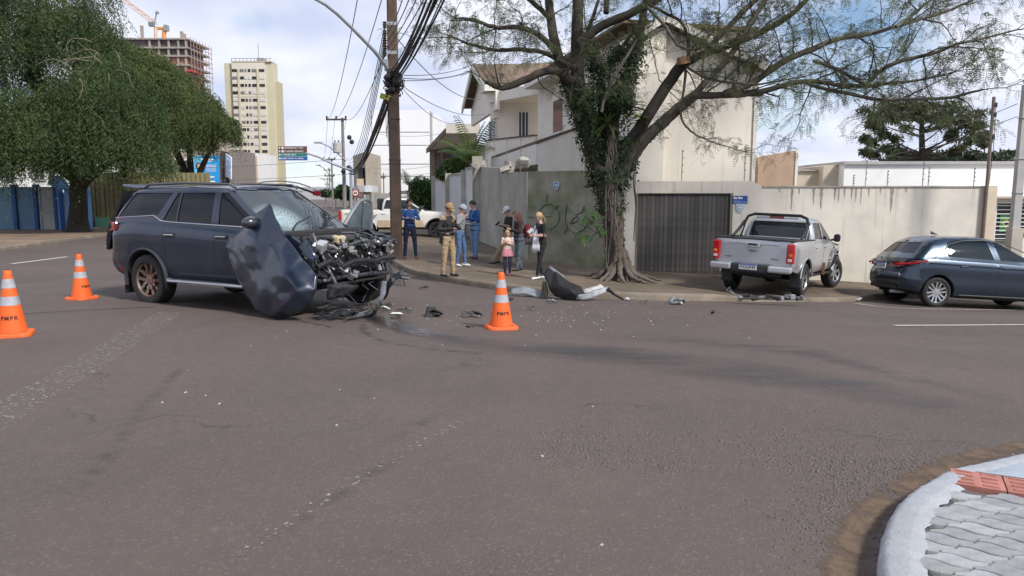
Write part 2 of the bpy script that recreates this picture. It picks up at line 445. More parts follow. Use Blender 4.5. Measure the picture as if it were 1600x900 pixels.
cen=(A+Bv)/2
pm=[]
for k in range(6):
 mb=MB();rg=random.Random(k)
 lo=[(p-cen)*(.945)for p in outl];tp=[(p-cen)*.915 for p in outl]
 m_=len(lo);tl=(rg.uniform(-.02,.02),rg.uniform(-.02,.02))
 z=lambda p,h:h+p.x*tl[0]+p.y*tl[1]
 mb.v=[(p.x,p.y,-.03)for p in lo]+[(p.x,p.y,z(p,.006))for p in lo]+[(p.x,p.y,z(p,.011))for p in tp]
 for i in range(m_):
  j=(i+1)%m_;mb.f+=[(i,j,m_+j,m_+i),(m_+i,m_+j,2*m_+j,2*m_+i)]
 mb.f.append(tuple(2*m_+i for i in range(m_)))
 pm.append(mb.mesh('paver',None,True,30))
PVM=M('paver_concrete',(.335,.345,.36),.9,var=.2,scale=16,bump=.7,bscale=140,rnd=.2,moss=((.27,.25,.21),.35))
for me in pm:me.materials.append(PVM)
o0=gp(1500,830,CH);o0.z=0
for i in range(-19,20):
 for j in range(-26,27):
  c=o0+A*i+Bv*j
  if not(1.4<c.x<3.9 and 1.2<c.y<4.6):continue
  if(c-t0).dot(tn)>-.075:continue
  if not inside(c)or min((q-c).length for q in inner)<.025:continue
  o=bpy.data.objects.new('paver',pm[random.randrange(6)]);COL.objects.link(o);o.parent=PAVBED
  o.location=(c.x,c.y,hh(c.x,c.y)+CH-.021+random.uniform(-.003,.003))
  # mortar fillet between kerb and pavers
rows=[]
for i,p in enumerate(inner):
 if not(p.y>.8 and p.x<xr+.02 and(p-t0).dot(tn)<-.01):continue
 n2=normal2(inner,i);w=.06+.006*math.sin(i*1.7)+.01*math.sin(i*.63)
 rows.append([(p.x-n2.x*s,p.y-n2.y*s,hh(p.x,p.y)+CH+z)for s,z in((-.03,.0005),(w*.5,-.001+.003*math.sin(i*2.9)),(w,-.012))])
MB().grid(rows).build('kerb_mortar',WHC,PAVBED,smooth=True)
# tactile tiles
TM=M('red_tactile_tile',(.36,.15,.12),.85,var=.2,scale=12,bump=.3,bscale=90,rnd=.12)
mb=MB().box((0,0,0),(.243,.243,.04))
tile=mb.mesh('tactile_tile');tile.materials.append(TM)
mb=MB()
for i in range(4):
 for j in range(2):mb.box(((j-.5)*.115,-.09+i*.06,.0225),(.085,.02,.009),taper=.8)
bars=mb.mesh('tile_ridges');bars.materials.append(TM)
for k in range(0,12):
 c=t0+td*(.215+.25*k)+tn*.125
 o=bpy.data.objects.new('tactile_tile',tile);COL.objects.link(o);o.parent=PAVBED;o.location=(c.x,c.y,hh(c.x,c.y)+CH-.027);o.rotation_euler=(random.uniform(-.008,.008),random.uniform(-.008,.008),math.atan2(td.y,td.x))
 q=bpy.data.objects.new('tile_ridges',bars);COL.objects.link(q);q.parent=o
 # ramp sheet behind the tactile strip
rows=[]
for k in range(0,40):
 c=t0+td*(.12+.1*k)+tn*.252
 far=min((p for p in inner if p.x>xr-.1),key=lambda p:abs((p-c).dot(td)))
 rows.append([(q.x,q.y,hh(q.x,q.y)+(CH-.006)*(1-s)+(corner_h(q)-.003)*s)for s in(0,.3,.6,1)for q in[Vector((c.x,c.y,0)).lerp(far,s)]])
MB().grid(rows).build('painted_ramp',M('pale_blue_grey_paint',(.36,.40,.46),.75,var=.1,scale=5,bump=.25,bscale=60),smooth=True,kind='structure')
# dirt in the gutter
gl=[p+Vector((*normal2(cline,i),0))*.13 for i,p in enumerate(cline)]
gl=[p for p in gl if p.y>.5 and p.x<9]
strip('gutter_dirt',gl,[.21+.04*math.sin(i*.9)+.03*math.sin(i*2.3)for i in range(len(gl))],mark_mat('gutter_earth',(.165,.118,.085),.9,.3,6,.30,.55,.95,spec=.1),.006)
# ---- painted lines, worn
PAINT=(.62,.60,.56)
def line_px(name,px,w,amt,lo,hi,ns=14,dz=.007):
 p=resample([gp(*q)for q in px],.3)
 return strip(name,p,w,mark_mat(name+'_paint',PAINT,amt,.06,ns,lo,hi,.8),dz)
line_px('lane_line',[(1397,509),(1500,508.6),(1760,507.5)],.12,.9,.25,.45)
line_px('parking_line',[(1336,474),(1370,479),(1400,481.5),(1440,483),(1700,485.5)],.10,.8,.3,.5)
line_px('lane_dash',[(18,412.5),(105,401.5)],.14,.95,.2,.4)
line_px('lane_dash',[(165,385.3),(192,381.4)],.14,.95,.2,.4)
line_px('worn_stop_line',[(-120,720),(0,648),(120,580),(270,488)],.42,.6,.55,.72,24)
line_px('worn_lane_line',[(365,870),(500,785),(620,715),(720,660)],.09,.75,.58,.68,26)
# ---- fluid spilled by the wreck and the damp trail it left
WETC=(.030,.028,.031)
p=resample([gp(*q)for q in((520,492),(590,497),(620,508),(660,522),(730,533))],.1)
strip('fluid_spill',p,[.35+.30*math.sin(math.pi*min(1,i/len(p)*1.2))+.04*math.sin(i*1.3)for i in range(len(p))],mark_mat('wet_fluid',WETC,.85,.35,5,.32,.56,.22,(.3,.8,plen(p)),.6),.009)
p=resample([gp(*q)for q in((566,505),(570,520),(600,534),(680,546),(790,556))],.1)
strip('fluid_trickle',p,.13,mark_mat('wet_trickle',(.05,.045,.045),.6,.4,7,.42,.6,.35,(.2,.6,plen(p))),.010)
p=resample([gp(*q)for q in((640,520),(760,538),(980,556),(1180,583),(1330,606),(1480,640),(1640,665))],.2)
strip('damp_trail',p,[.55+.5*math.sin(i*.11)**2+.012*i for i in range(len(p))],mark_mat('damp_asphalt',(.075,.073,.080),.6,.4,1.1,.34,.62,.42,(1,1.5,plen(p)),stretch=(.6,1.6,1)),.007)
p=resample([gp(*q)for q in((900,524),(1050,530),(1250,548),(1420,590),(1620,640))],.25)
strip('damp_trail',p,[.5+.25*math.sin(i*.3)+.008*i for i in range(len(p))],mark_mat('damp_asphalt_thin',(.085,.08,.086),.5,.45,1.4,.4,.64,.5,(1.5,1.5,plen(p)),stretch=(.5,1.8,1)),.008)
p=resample([gp(*q)for q in((0,493),(90,487),(240,480))],.3)
strip('tar_seam',p,.07,mark_mat('tar',(.05,.046,.046),.7,.3,6,.3,.5,.6),.006)
p=resample([gp(*q)for q in((380,498),(470,502),(520,512))],.1)
strip('fluid_trickle',p,.05,mark_mat('thin_trickle',WETC,.6,.3,8,.42,.55,.3),.010)
# tyre scuffs towards the camera
for k,px in enumerate((((640,700),(560,755),(420,850)),((700,640),(640,672),(590,700)),((300,560),(220,640),(120,780)))):
 p=resample([gp(*q)for q in px],.1)
 strip('tyre_scuff',p,.16,mark_mat('tyre_scuff%d'%k,(.055,.05,.052),.28,.45,5,.42,.66,.7,(.4,.4,plen(p)),stretch=(.4,1,1)),.008)
 # ---- loose gravel
def gravel(name,spots,size,mat):
 cube=np.array([(-1,-1,-.7),(1,-1,-.7),(1,1,-.7),(-1,1,-.7),(-.7,-.6,.8),(.8,-.7,.6),(.6,.7,.8),(-.8,.6,.6)],np.float32)
 fc=np.array([(4,5,6,7),(0,1,5,4),(1,2,6,5),(2,3,7,6),(3,0,4,7)],np.int32)
 V=[];F=[]
 for i,(x,y)in enumerate(spots):
  a=random.uniform(0,6.28);s=size*random.uniform(.45,1.5);c,q=math.cos(a),math.sin(a)
  P_=cube*np.array([s*random.uniform(.8,1.5),s,s*.7])+np.random.uniform(-.25,.25,(8,3))*s
  P_=P_@np.array([[c,q,0],[-q,c,0],[0,0,1]])
  V.append(P_+np.array([x,y,hh(x,y)+s*.35]));F.append(fc+8*i)
 return npmesh(name,np.concatenate(V),np.concatenate(F),mat,kind='stuff')
sp=[]
def blob(u,v,su,sv,n):
 for _ in range(n):
  q=gp(random.gauss(u,su),max(470,random.gauss(v,sv)));
  if not(q.x>1.2 and q.y<4.6 and inside(Vector((q.x,q.y,0)))):sp.append((q.x,q.y))
blob(900,700,50,12,650);blob(1010,725,55,9,260);blob(950,668,130,18,260);blob(1180,690,110,18,420);blob(1270,720,60,16,420)
blob(1330,770,40,30,520);blob(1290,830,50,40,200);blob(1420,725,60,10,420);blob(800,700,500,110,160);blob(300,700,260,110,40)
tag(gravel('gravel',sp,.0052,M('dark_gravel',(.115,.098,.09),.9,var=.4,scale=40)),'dark loose gravel scattered over the asphalt','gravel')
sp=[]
blob(830,690,420,120,6);blob(700,515,200,20,40);blob(760,490,160,12,90);blob(1000,490,140,10,60);blob(470,640,160,60,8)
tag(gravel('glass_crumbs',sp,.0058,M('pale_crumbs',(.40,.38,.35),.5,var=.4,scale=40)),'small pale crumbs of glass and paint on the road','debris')
# ================================================================== WALLS AND HOUSES OF THE CORNER PLOT
def quadwall(mb,a,b,z0a,z1a,z0b,z1b,th,side=1):
 """upright wall slab from a to b (xy), bottoms z0, tops z1, thickness to the left of travel * side"""
 a=Vector((a[0],a[1],0));b=Vector((b[0],b[1],0));d=(b-a).normalized();n=Vector((-d.y,d.x,0))*th*side
 P_=[a,b,b+n,a+n];zb=(z0a,z0b,z0b,z0a);zt=(z1a,z1b,z1b,z1a)
 vs=[Vector((p.x,p.y,z))for p,z in zip(P_,zb)]+[Vector((p.x,p.y,z))for p,z in zip(P_,zt)]
 return mb.add(vs,[(0,3,2,1),(4,5,6,7),(0,1,5,4),(1,2,6,5),(2,3,7,6),(3,0,4,7)])
CREAM=M('cream_render',(.82,.765,.675),.9,var=.06,scale=1.2,bump=.15,bscale=90,streak=.22,streakcol=(.33,.30,.25))
CREAMW=M('cream_wall_stained',(.655,.615,.545),.92,var=.12,scale=1.3,bump=.25,bscale=80,streak=.5,streakcol=(.20,.185,.155))
MOSSY=M('mossy_wall',(.33,.315,.25),.95,var=.25,scale=1.4,bump=.35,bscale=60,streak=.5,streakcol=(.13,.13,.09),moss=((.13,.165,.055),.75))
GREYW=M('grey_stained_wall',(.40,.385,.345),.95,var=.2,scale=1.2,bump=.3,bscale=60,streak=.65,streakcol=(.16,.155,.13),moss=((.24,.24,.18),.4))
WHITEP=M('white_paint',(.78,.78,.77),.7,var=.05,scale=2,streak=.18,streakcol=(.5,.5,.5))
DARKGL=M('dark_pane',(.02,.025,.03),.08,var=0,spec=.7)
WFR=M('white_frame',(.72,.73,.74),.5,var=.04)
COPE=M('brown_coping',(.13,.095,.075),.85,var=.3,scale=6)
GZ=-1.6
# ---- grey corner wall along the side street
zc=2.38
wt=T('boundary_wall','tall grey stained boundary wall running back along the side street','wall',(WC1.x,WC1.y,0))
def SW(t):return WC1+SD*t
mb=MB();quadwall(mb,SW(0),SW(3.6),GZ,zc,GZ,2.45,.18,-1);mb.build('wall_panel',GREYW,wt,True)
mb=MB();quadwall(mb,SW(3.63),SW(7.6),GZ,2.62,GZ,2.82,.18,-1);mb.build('wall_panel',GREYW,wt,True)
mb=MB();p=SW(7.8);mb.box((p.x-.05,p.y,.8),(.42,.42,4.9));mb.build('pillar',GREYW,wt,True)
for k,(a,b,z)in enumerate(((8.05,10.9,2.78),(11.35,15.8,2.62),(16.2,21.5,2.5))):
 mb=MB();quadwall(mb,SW(a),SW(b),GZ,z,GZ,z,.14,-1);mb.build('white_panel',M('pale_gate_panel',(.60,.60,.60),.7,var=.05,streak=.2,streakcol=(.35,.35,.35)),wt,True)
 mb=MB();quadwall(mb,SW(a)+Vector((-.03,0,0)),SW(b)+Vector((-.03,0,0)),z,z+.12,z,z+.12,.22,-1);mb.build('coping',GREYW,wt,True)
 q=SW(b+.2);mb=MB();mb.box((q.x-.03,q.y,.6),(.3,.36,4.4));mb.build('pillar',GREYW,wt,True)
mb=MB();quadwall(mb,SW(21.7),SW(60),GZ,2.1,GZ,2.0,.2,-1);mb.build('wall_panel',GREYW,wt,True)
# broken concrete lumps on top of the wall
for t,s in((7.6,.4),(2.7,.33),(.6,.3)):
 q=SW(t);mb=MB()
 for k in range(5):mb.box((q.x+random.uniform(-.15,.1),q.y+random.uniform(-.3,.3),2.55+random.uniform(-.05,.2)+(.25 if t>5 else 0)),(s*.6,s,s*.5),(random.uniform(-.6,.6),random.uniform(-.6,.6),random.uniform(0,2)))
 mb.build('broken_cap',M('broken_concrete',(.45,.42,.38),.95,var=.35,scale=8,bump=.6),wt,True)
 # ---- chamfered mossy corner wall with drawings
ct=T('corner_wall','green mossy corner wall with a chalk sun face drawn on it','wall',(WC2.x,WC2.y,0))
mb=MB();quadwall(mb,WC1+Vector((.02,.012,0)),WC2,GZ,zc+.005,GZ,2.36,.2,1);mb.build('wall_panel',MOSSY,ct,True)
cd=(WC2-WC1).normalized();cnrm=Vector((cd.y,-cd.x,0))
def onch(u,v,off=.012):
 d=ray(u,v);o=Vector((0,0,CAMZ));w=WC1+cnrm*off
 t=(w-o).dot(cnrm)/d.dot(cnrm);return o+d*t
GRF=M('green_graffiti',(.085,.15,.085),.9,var=.3,scale=20)
def graf(name,px,w=.022,label=None):
 mb=MB();mb.tube([onch(*q)for q in px],w,5,True,.4);return mb.build(name,GRF,ct,True)
cx0,cy0=857.5,338
graf('drawn_sun_face',[(cx0+16*math.cos(t)*1.0,cy0+19*math.sin(t))for t in[k*2*math.pi/22 for k in range(23)]])
for a in((854,303,854.5,316),(825,319,837,325),(825,339.5,838,338.5),(873,320,867,327),(865,356,874,366),(886,358,881,364),(875,328,880,332)):graf('drawn_ray',[(a[0],a[1]),(a[2],a[3])])
for x in(848.5,854,862):graf('drawn_eye',[(x,332.2),(x+.3,334)],.016)
graf('drawn_mouth',[(847,337.8),(861,338)])
graf('drawn_flame',[(886,318),(891,330),(899,336),(909,332),(913,322),(916,336),(918,350),(911,360),(898,364),(887,358),(883,345),(884,330),(886,318)])
graf('drawn_leaf',[(891,350),(896,341),(905,337),(902,346),(891,350)],.03)
for u,v in((869,290),):
 q=onch(u,v,.02);pl=[(-.10,.10),(.10,.10),(.10,-.02),(.06,-.09),(0,-.12),(-.06,-.09),(-.10,-.02)]
 pq=T('shield_plaque','small blue shield plaque high on the mossy corner wall','plaque',q)
 MB().prism([cd*x*1.15+Vector((0,0,z*1.15))for x,z in pl],cnrm*.012).build('plate',M('plaque_pale',(.55,.6,.66),.5,var=.05),pq)
 MB().prism([cd*x*.85+Vector((0,0,z*.85))+cnrm*.014 for x,z in pl],cnrm*.006).build('blue_field',M('plaque_blue',(.12,.22,.50),.5,var=.1),pq)
 mb=MB();mb.box(cnrm*.024+Vector((0,0,.02)),(.09,.01,.03),Matrix.Rotation(math.atan2(cd.y,cd.x),3,'Z'));mb.box(cnrm*.024+Vector((0,0,-.03)),(.06,.01,.02),Matrix.Rotation(math.atan2(cd.y,cd.x),3,'Z'));mb.build('emblem',WHITEP,pq)
 # ---- front wall with garage gate
FY=21.2
fw=T('front_wall','long cream front wall with dark rain streaks beside the garage gate','wall',(WC2.x,FY,0))
def X(u,Y=FY):return(u-800)/FPX*Y*1.0
def Z(v,Y=FY):return at(800,v,Y).z
gx0,gx1=at(992,380,FY).x,at(1143,380,FY).x
ztop=at(1000,283,FY).z;zg=at(1000,302,FY).z
mb=MB();mb.span((WC2.x+.02,FY,GZ),(gx0,FY+.2,ztop));mb.build('wall_pier',CREAMW,fw,True)
mb=MB();mb.span((gx0+.002,FY+.004,zg),(gx1-.002,FY+.2,ztop-.004));mb.build('lintel',CREAMW,fw,True)
xe=at(1549,380,FY).x;zr=at(1300,292.5,FY).z;x1=at(1176,300,FY).x;x2=at(1192,300,FY).x
mb=MB();mb.add([(gx1,FY,GZ),(xe,FY,GZ),(xe,FY,zr),(x2,FY,zr),(x1,FY,ztop),(gx1,FY,ztop)]+[(a,FY+.2,b)for a,b in((gx1,GZ),(xe,GZ),(xe,zr),(x2,zr),(x1,ztop),(gx1,ztop))],[(0,1,2,3,4,5),(11,10,9,8,7,6),(0,6,7,1),(1,7,8,2),(2,8,9,3),(3,9,10,4),(4,10,11,5),(5,11,6,0)]);mb.build('wall_panel',CREAMW,fw,True)
mb=MB();mb.box(((x2+xe)/2,FY+.1,zr+.015),(xe-x2+.02,.26,.04));mb.build('coping',M('stained_coping',(.36,.33,.28),.95,var=.3,scale=3,streak=.5),fw,True)
mb=MB();mb.span((at(1534,300,FY).x,FY-.04,GZ),(xe+.03,FY+.0-.003,zr+.02));mb.build('end_pier',M('warm_cream',(.62,.53,.41),.9,var=.08),fw,True)
# rain streaks under the coping
STK=M('black_mould',(.30,.275,.235),.95,var=.3,scale=9)
for u,l,w in((1238,36,4),(1272,26,4),(1284,34,5.5),(1305,18,4.5),(1311,24,3),(1320,16,3),(1331,18,3),(1338,22,3),(1358,14,3),(1394,38,6),(1218,8,3),(1376,10,3),(1416,8,4),(1249,10,3),(1346,26,2)):
 a=at(u,294,FY-.003);n_=7;mb=MB();L_=l/FPX*FY;W_=w/FPX*FY*.5
 rows=[]
 for i in range(n_+1):
  t=i/n_;ww=W_*(1-t)**.6*(.75+.5*random.random());off=W_*.12*math.sin(i*1.9+u)
  rows.append([(a.x-ww+off,FY-.0035,a.z-L_*t),(a.x+ww+off,FY-.0035,a.z-L_*t)])
 mb.grid(rows).build('mould_streak',STK,fw,True)
 # gate of upright boards
gt=T('garage_gate','dark weathered garage gate of upright timber boards','gate',((gx0+gx1)/2,FY+.09,0))
GB=M('dark_gate_board',(.085,.08,.078),.8,var=.35,scale=5,bump=.3,bscale=40,streak=.3,streakcol=(.16,.12,.09),rnd=.25)
nb=21;bw=(gx1-gx0-.16)/nb;zb0,zb1=-.95,zg
bm_=MB().box((0,0,0),(bw*.93,.035,zb1-zb0)).mesh('gate_board');bm_.materials.append(GB)
for k in range(nb):
 o=bpy.data.objects.new('gate_board',bm_);COL.objects.link(o);o.parent=gt;o.location=(-(gx1-gx0)/2+.08+bw*(k+.5),random.uniform(-.008,.008),(zb0+zb1)/2)
mb=MB();mb.box((0,.04,(zb0+zb1)/2),(gx1-gx0,.02,zb1-zb0));mb.build('gate_backing',M('gate_black',(.02,.02,.02),.9),gt)
mb=MB();mb.box(((gx1-gx0)/2-.035,-.03,(zb0+zb1)/2),(.07,.1,zb1-zb0));mb.build('gate_jamb',M('gate_jamb',(.22,.20,.16),.8),gt)
mb=MB();mb.box((-(gx1-gx0)/2+.035,-.03,(zb0+zb1)/2),(.07,.1,zb1-zb0));mb.build('gate_jamb',M('gate_jamb'),gt)
# blue street plate and shield beside the gate
q=at(1156.5,312,FY-.012)
sp_=T('street_sign','blue street name plate on the cream wall beside the gate','sign',q)
MB().box((0,0,0),(.42,.015,.22)).build('plate',M('sign_blue',(.018,.07,.30),.4,var=.05),sp_)
mb=MB()
for k,(w_,h_)in enumerate(((.022,.07),(.018,.05),(.02,.05),(.018,.055),(0,0),(.022,.07),(.018,.05),(.02,.06),(.02,.05),(.018,.05))):
 if w_:mb.box((-.18+k*.026,-.009,.045+(h_-.05)/2),(w_,.004,h_))
mb.build('lettering',WHITEP,sp_)
for z,w,x in((-.035,.2,-.09),(-.06,.38,0),(-.09,.38,0)):MB().box((x,-.009,z),(w,.004,.008)).build('printed_line',M('sign_pale_blue',(.35,.48,.75),.5),sp_)
q=at(1156,325,FY-.012)
pq=T('shield_plaque','pale blue shield plaque below the blue street name plate','plaque',q)
MB().prism([(x*1.15,0,z*1.15)for x,z in pl],(0,-.012,0)).build('plate',M('plaque_pale'),pq)
MB().prism([(x*.85,-.014,z*.85)for x,z in pl],(0,-.006,0)).build('blue_field',M('plaque_lblue',(.34,.47,.62),.5),pq)
mb=MB();mb.box((0,-.023,.02),(.10,.01,.03));mb.box((0,-.023,-.03),(.06,.01,.02));mb.build('emblem',WHITEP,pq)
# ---- electric fence rods
def rod(base,h,lean=0,n=5,lab='',broken=False):
 t=T('fence_rod',lab,'fence rod',base,group='electric fence rods')
 MB().tube([(0,0,-.1),(lean*h,0,h)],.012,5).build('rod',M('rod_grey',(.22,.21,.20),.5,var=.2),t)
 for k in range(n):
  f=.3+.65*k/max(1,n-1);mb=MB();mb.lathe([(.006,-.016),(.018,-.01),(.018,.01),(.006,.016)],6,(lean*h*f+.02,0,h*f),'x');mb.build('insulator',M('insulator_dark',(.06,.055,.05),.5),t)
ORD=('leftmost','second','third','fourth','fifth','sixth','seventh','rightmost')
for k_,(u,v0,v1)in enumerate(((1065,283,234),(1163,280,232),(1333,292,273),(1352,292,250),(1386,292,266),(1441,292,253),(1450,292,261),(1521,292,262))):
 b=at(u,v0,FY+.1);t_=at(u,v1,FY+.1);rod((b.x,b.y,b.z),t_.z-b.z,0,4,ORD[k_]+' electric fence rod from the left on top of the cream front wall')
for k_,(t,h)in enumerate(((1.2,1.1),(3.2,1.25),(5.2,1.2),(6.6,1.2))):
 q=SW(t);rod((q.x+.09,q.y,2.4 if t<3.6 else 2.66),h,.02,3,('nearest','second nearest','third nearest','farthest')[k_]+' rusty fence rod on the grey wall by the side street')
for a,b in(((1065,247),(1163,244)),((1352,262),(1441,263)),((1441,268),(1521,270))):
 pass
 # ================================================================== cream two-storey house
hs=T('cream_house','cream two storey house with tiled gable roof and balcony behind the walls','house',(3.7,24,0))
def HL(t):return Vector((3.9-.238*t,23.2+t,0))
# right block: sunlit blank facade with gable
FA=23.2
ax0,ax1=at(992,200,FA).x,at(1181.5,200,FA).x
zpk=at(1035,40,FA).z;zer=at(1182,112,FA).z;zel=at(985,66,FA).z;xpk=at(1035,50,FA).x
poly=[(ax0,GZ),(ax1,GZ),(ax1,zer),(xpk,zpk),(ax0,zel)]
mb=MB().prism([(x,FA,z)for x,z in poly],(0,9,0));mb.build('facade',CREAM,hs,True)
xv=at(1036,150,FA).x
mb=MB().span((ax0-.02,FA-.28,GZ),(xv,FA-.002,zel+.35));mb.build('projecting_bay',CREAM,hs,True)
mb=MB().span((at(1176.5,200,FA).x,FA-.05,GZ),(ax1+.01,FA-.003,zer-.03));mb.build('corner_strip',M('pale_trim',(.74,.71,.66),.8,var=.05),hs,True)
ROOFT=M('clay_roof_tile',(.155,.105,.075),.9,var=.4,scale=3,bump=.4,bscale=20,moss=((.07,.075,.035),.75),rnd=.25)
for a,b in(((ax0-.5,zel-.25),(xpk,zpk+.06)),((xpk,zpk+.06),(ax1+.12,zer-.02))):
 mb=MB();d=Vector((b[0]-a[0],0,b[1]-a[1])).normalized();n_=Vector((-d.z,0,d.x))*.16
 mb.prism([(a[0],FA-.45,a[1]),(b[0],FA-.45,b[1]),(b[0]+n_.x,FA-.45,b[1]+n_.z),(a[0]+n_.x,FA-.45,a[1]+n_.z)],(0,9.8,0));mb.build('roof_slab',ROOFT,hs,True)
 mb=MB();mb.prism([(a[0],FA-.5,a[1]-.05),(b[0],FA-.5,b[1]-.05),(b[0]+n_.x,FA-.5,b[1]+n_.z),(a[0]+n_.x,FA-.5,a[1]+n_.z)],(0,.045,0));mb.build('bargeboard',M('pale_trim'),hs,True)
 # side facade to the side street (in shade)
hz=at(846,128,HL(11).y).z
mb=MB();quadwall(mb,HL(0),HL(11.4),GZ,hz,GZ,hz,3.5,-1);mb.build('side_wall',CREAM,hs,True)
e0,e1=HL(7.0),HL(10.8)
mb=MB();quadwall(mb,e0+Vector((-.8,0,0)),e1+Vector((-.8,0,0)),hz-.35,hz,hz-.35,hz,1.6,-1);mb.build('eaves_box',M('pale_trim'),hs,True)
mb=MB();quadwall(mb,HL(-.5)+Vector((-.7,0,0)),HL(11.6)+Vector((-.7,0,0)),hz,hz+.1,hz,hz+.1,4.5,-1);mb.build('eaves',ROOFT,hs,True)
# side window seen edge-on
q=HL(8.0);mb=MB();quadwall(mb,HL(7.6)+Vector((-.03,0,0)),HL(8.9)+Vector((-.03,0,0)),4.3,5.6,4.3,5.6,.05,-1);mb.build('window',DARKGL,hs,True)
mb=MB();quadwall(mb,HL(7.5)+Vector((-.02,0,0)),HL(9.0)+Vector((-.02,0,0)),4.2,5.7,4.2,5.7,.04,-1);mb.build('window_frame',WFR,hs,True)
# gable block at the back with the balcony
gy=38.4
gl_=[at(757,134,37.6),at(737.5,104,42),at(722,169,46.6)]
gxl=at(766,200,gy).x
mb=MB();mb.span((gxl,gy,GZ),(gxl+9,gy+7.6,at(766,140,gy).z));mb.build('gable_block',CREAM,hs,True)
# roof: slope to the camera and slope behind, gable to the street
A0,A1,A2=gl_;A2=Vector((A2.x,A2.y,A0.z-.1));rr=Vector((10,0,.0))
A0r=A0+Vector((7.5,1.0,.15));A1r=A1+Vector((8.5,0,.3));A2r=A2+rr
def slab(name,a,b,c,d,th,mat,par):
 n_=(b-a).cross(d-a).normalized()*th
 if n_.z<0:n_=-n_
 return MB().add([a,b,c,d,a+n_,b+n_,c+n_,d+n_],[(0,3,2,1),(4,5,6,7),(0,1,5,4),(1,2,6,5),(2,3,7,6),(3,0,4,7)]).build(name,mat,par,True)
sl1=slab('roof',A0,A0r,A1r,A1,.07,ROOFT,hs)
slab('roof',A1,A1r,A2r,A2,.07,ROOFT,hs)
# tiles of the slope that faces us
nrm=(A0r-A0).cross(A1-A0).normalized();nrm=nrm if nrm.z>0 else-nrm
ev=(A0r-A0);uv_=(A1-A0);nc,nr=26,11
mb=MB();w=ev.length/nc*.5;l_=uv_.length/nr*1.12
prof=[(math.cos(t)*w,math.sin(t)*w*.55)for t in[math.pi*k/6 for k in range(7)]]
ee=ev.normalized();uu=uv_.normalized()
mb.grid([[ee*x+nrm*(z+.03-.02*s)+uu*(l_*s)for x,z in prof]for s in(0,1)])
mb.f.append(tuple(range(6,-1,-1)))
tl_=mb.mesh('roof_tile',None,True,60);tl_.materials.append(ROOFT)
for i in range(nc):
 for j in range(nr):
  c=A0+ev*((i+.5)/nc)+uv_*(j/nr)+nrm*.075
  o=bpy.data.objects.new('roof_tile',tl_);COL.objects.link(o);o.parent=sl1;o.location=c-hs.location
  # gable wall triangle, soffits and fascias
mb=MB();a,b,c=(Vector((p.x+.55,p.y,p.z-.12))for p in(A0,A1,A2));mb.prism([a,b,c,Vector((c.x,c.y,5.9)),Vector((a.x,a.y,5.9))],(.2,0,0));mb.build('gable_wall',CREAM,hs,True)
for a,b in((A0,A1),(A1,A2)):
 dn=Vector((0,0,-.28));mb=MB();mb.prism([a+Vector((-.04,0,.09)),b+Vector((-.04,0,.09)),b+dn+Vector((-.04,0,0)),a+dn+Vector((-.04,0,0))],(.09,0,0));mb.build('bargeboard',M('pale_trim'),hs,True)
mb=MB();mb.prism([A0+Vector((0,-.05,.05)),A0r+Vector((0,-.05,.05)),A0r+Vector((0,-.05,-.25)),A0+Vector((0,-.05,-.25))],(0,.1,0));mb.build('fascia',M('pale_trim'),hs,True)
a=A0;b=A0+Vector((9,0,0));mb=MB();mb.add([a+Vector((.05,.02,-.2)),A0r+Vector((0,.02,-.2)),A0r+Vector((0,1.6,-.2)),a+Vector((-.3,1.6,-.2))],[(0,1,2,3)]);mb.build('soffit',CREAM,hs,True)
# balcony: ceiling slab, side pier, parapet, window and door on the back wall
bz=at(790,151,36).z
c0=HL(11.5);
mb=MB();mb.add([(gxl-.15,gy,bz),(c0.x+.1,c0.y+.3,bz),(c0.x+5,c0.y+.3,bz),(gxl+8,gy,bz)]+[(gxl-.15,gy,bz+.5),(c0.x+.1,c0.y+.3,bz+.5),(c0.x+5,c0.y+.3,bz+.5),(gxl+8,gy,bz+.5)],[(0,1,2,3),(4,5,6,7),(0,1,5,4),(1,2,6,5),(2,3,7,6),(3,0,4,7)]);mb.build('balcony_ceiling',CREAM,hs,True)
pz0,pz1=2.6,at(800,216,36.5).z
mb=MB();quadwall(mb,c0+Vector((-.1,.3,0)),(gxl-.25,gy),pz0,pz1,pz0,pz1,.18,-1);mb.build('parapet',CREAM,hs,True)
mb=MB();quadwall(mb,c0+Vector((-.16,.3,0)),(gxl-.31,gy),pz1,pz1+.06,pz1,pz1+.06,.3,-1);mb.build('parapet_coping',COPE,hs,True)
mb=MB();mb.add([(gxl-.2,gy,pz0),(c0.x,c0.y,pz0),(c0.x+6,c0.y,pz0),(gxl+8,gy,pz0)],[(0,1,2,3)]);mb.build('balcony_floor',CREAM,hs,True)
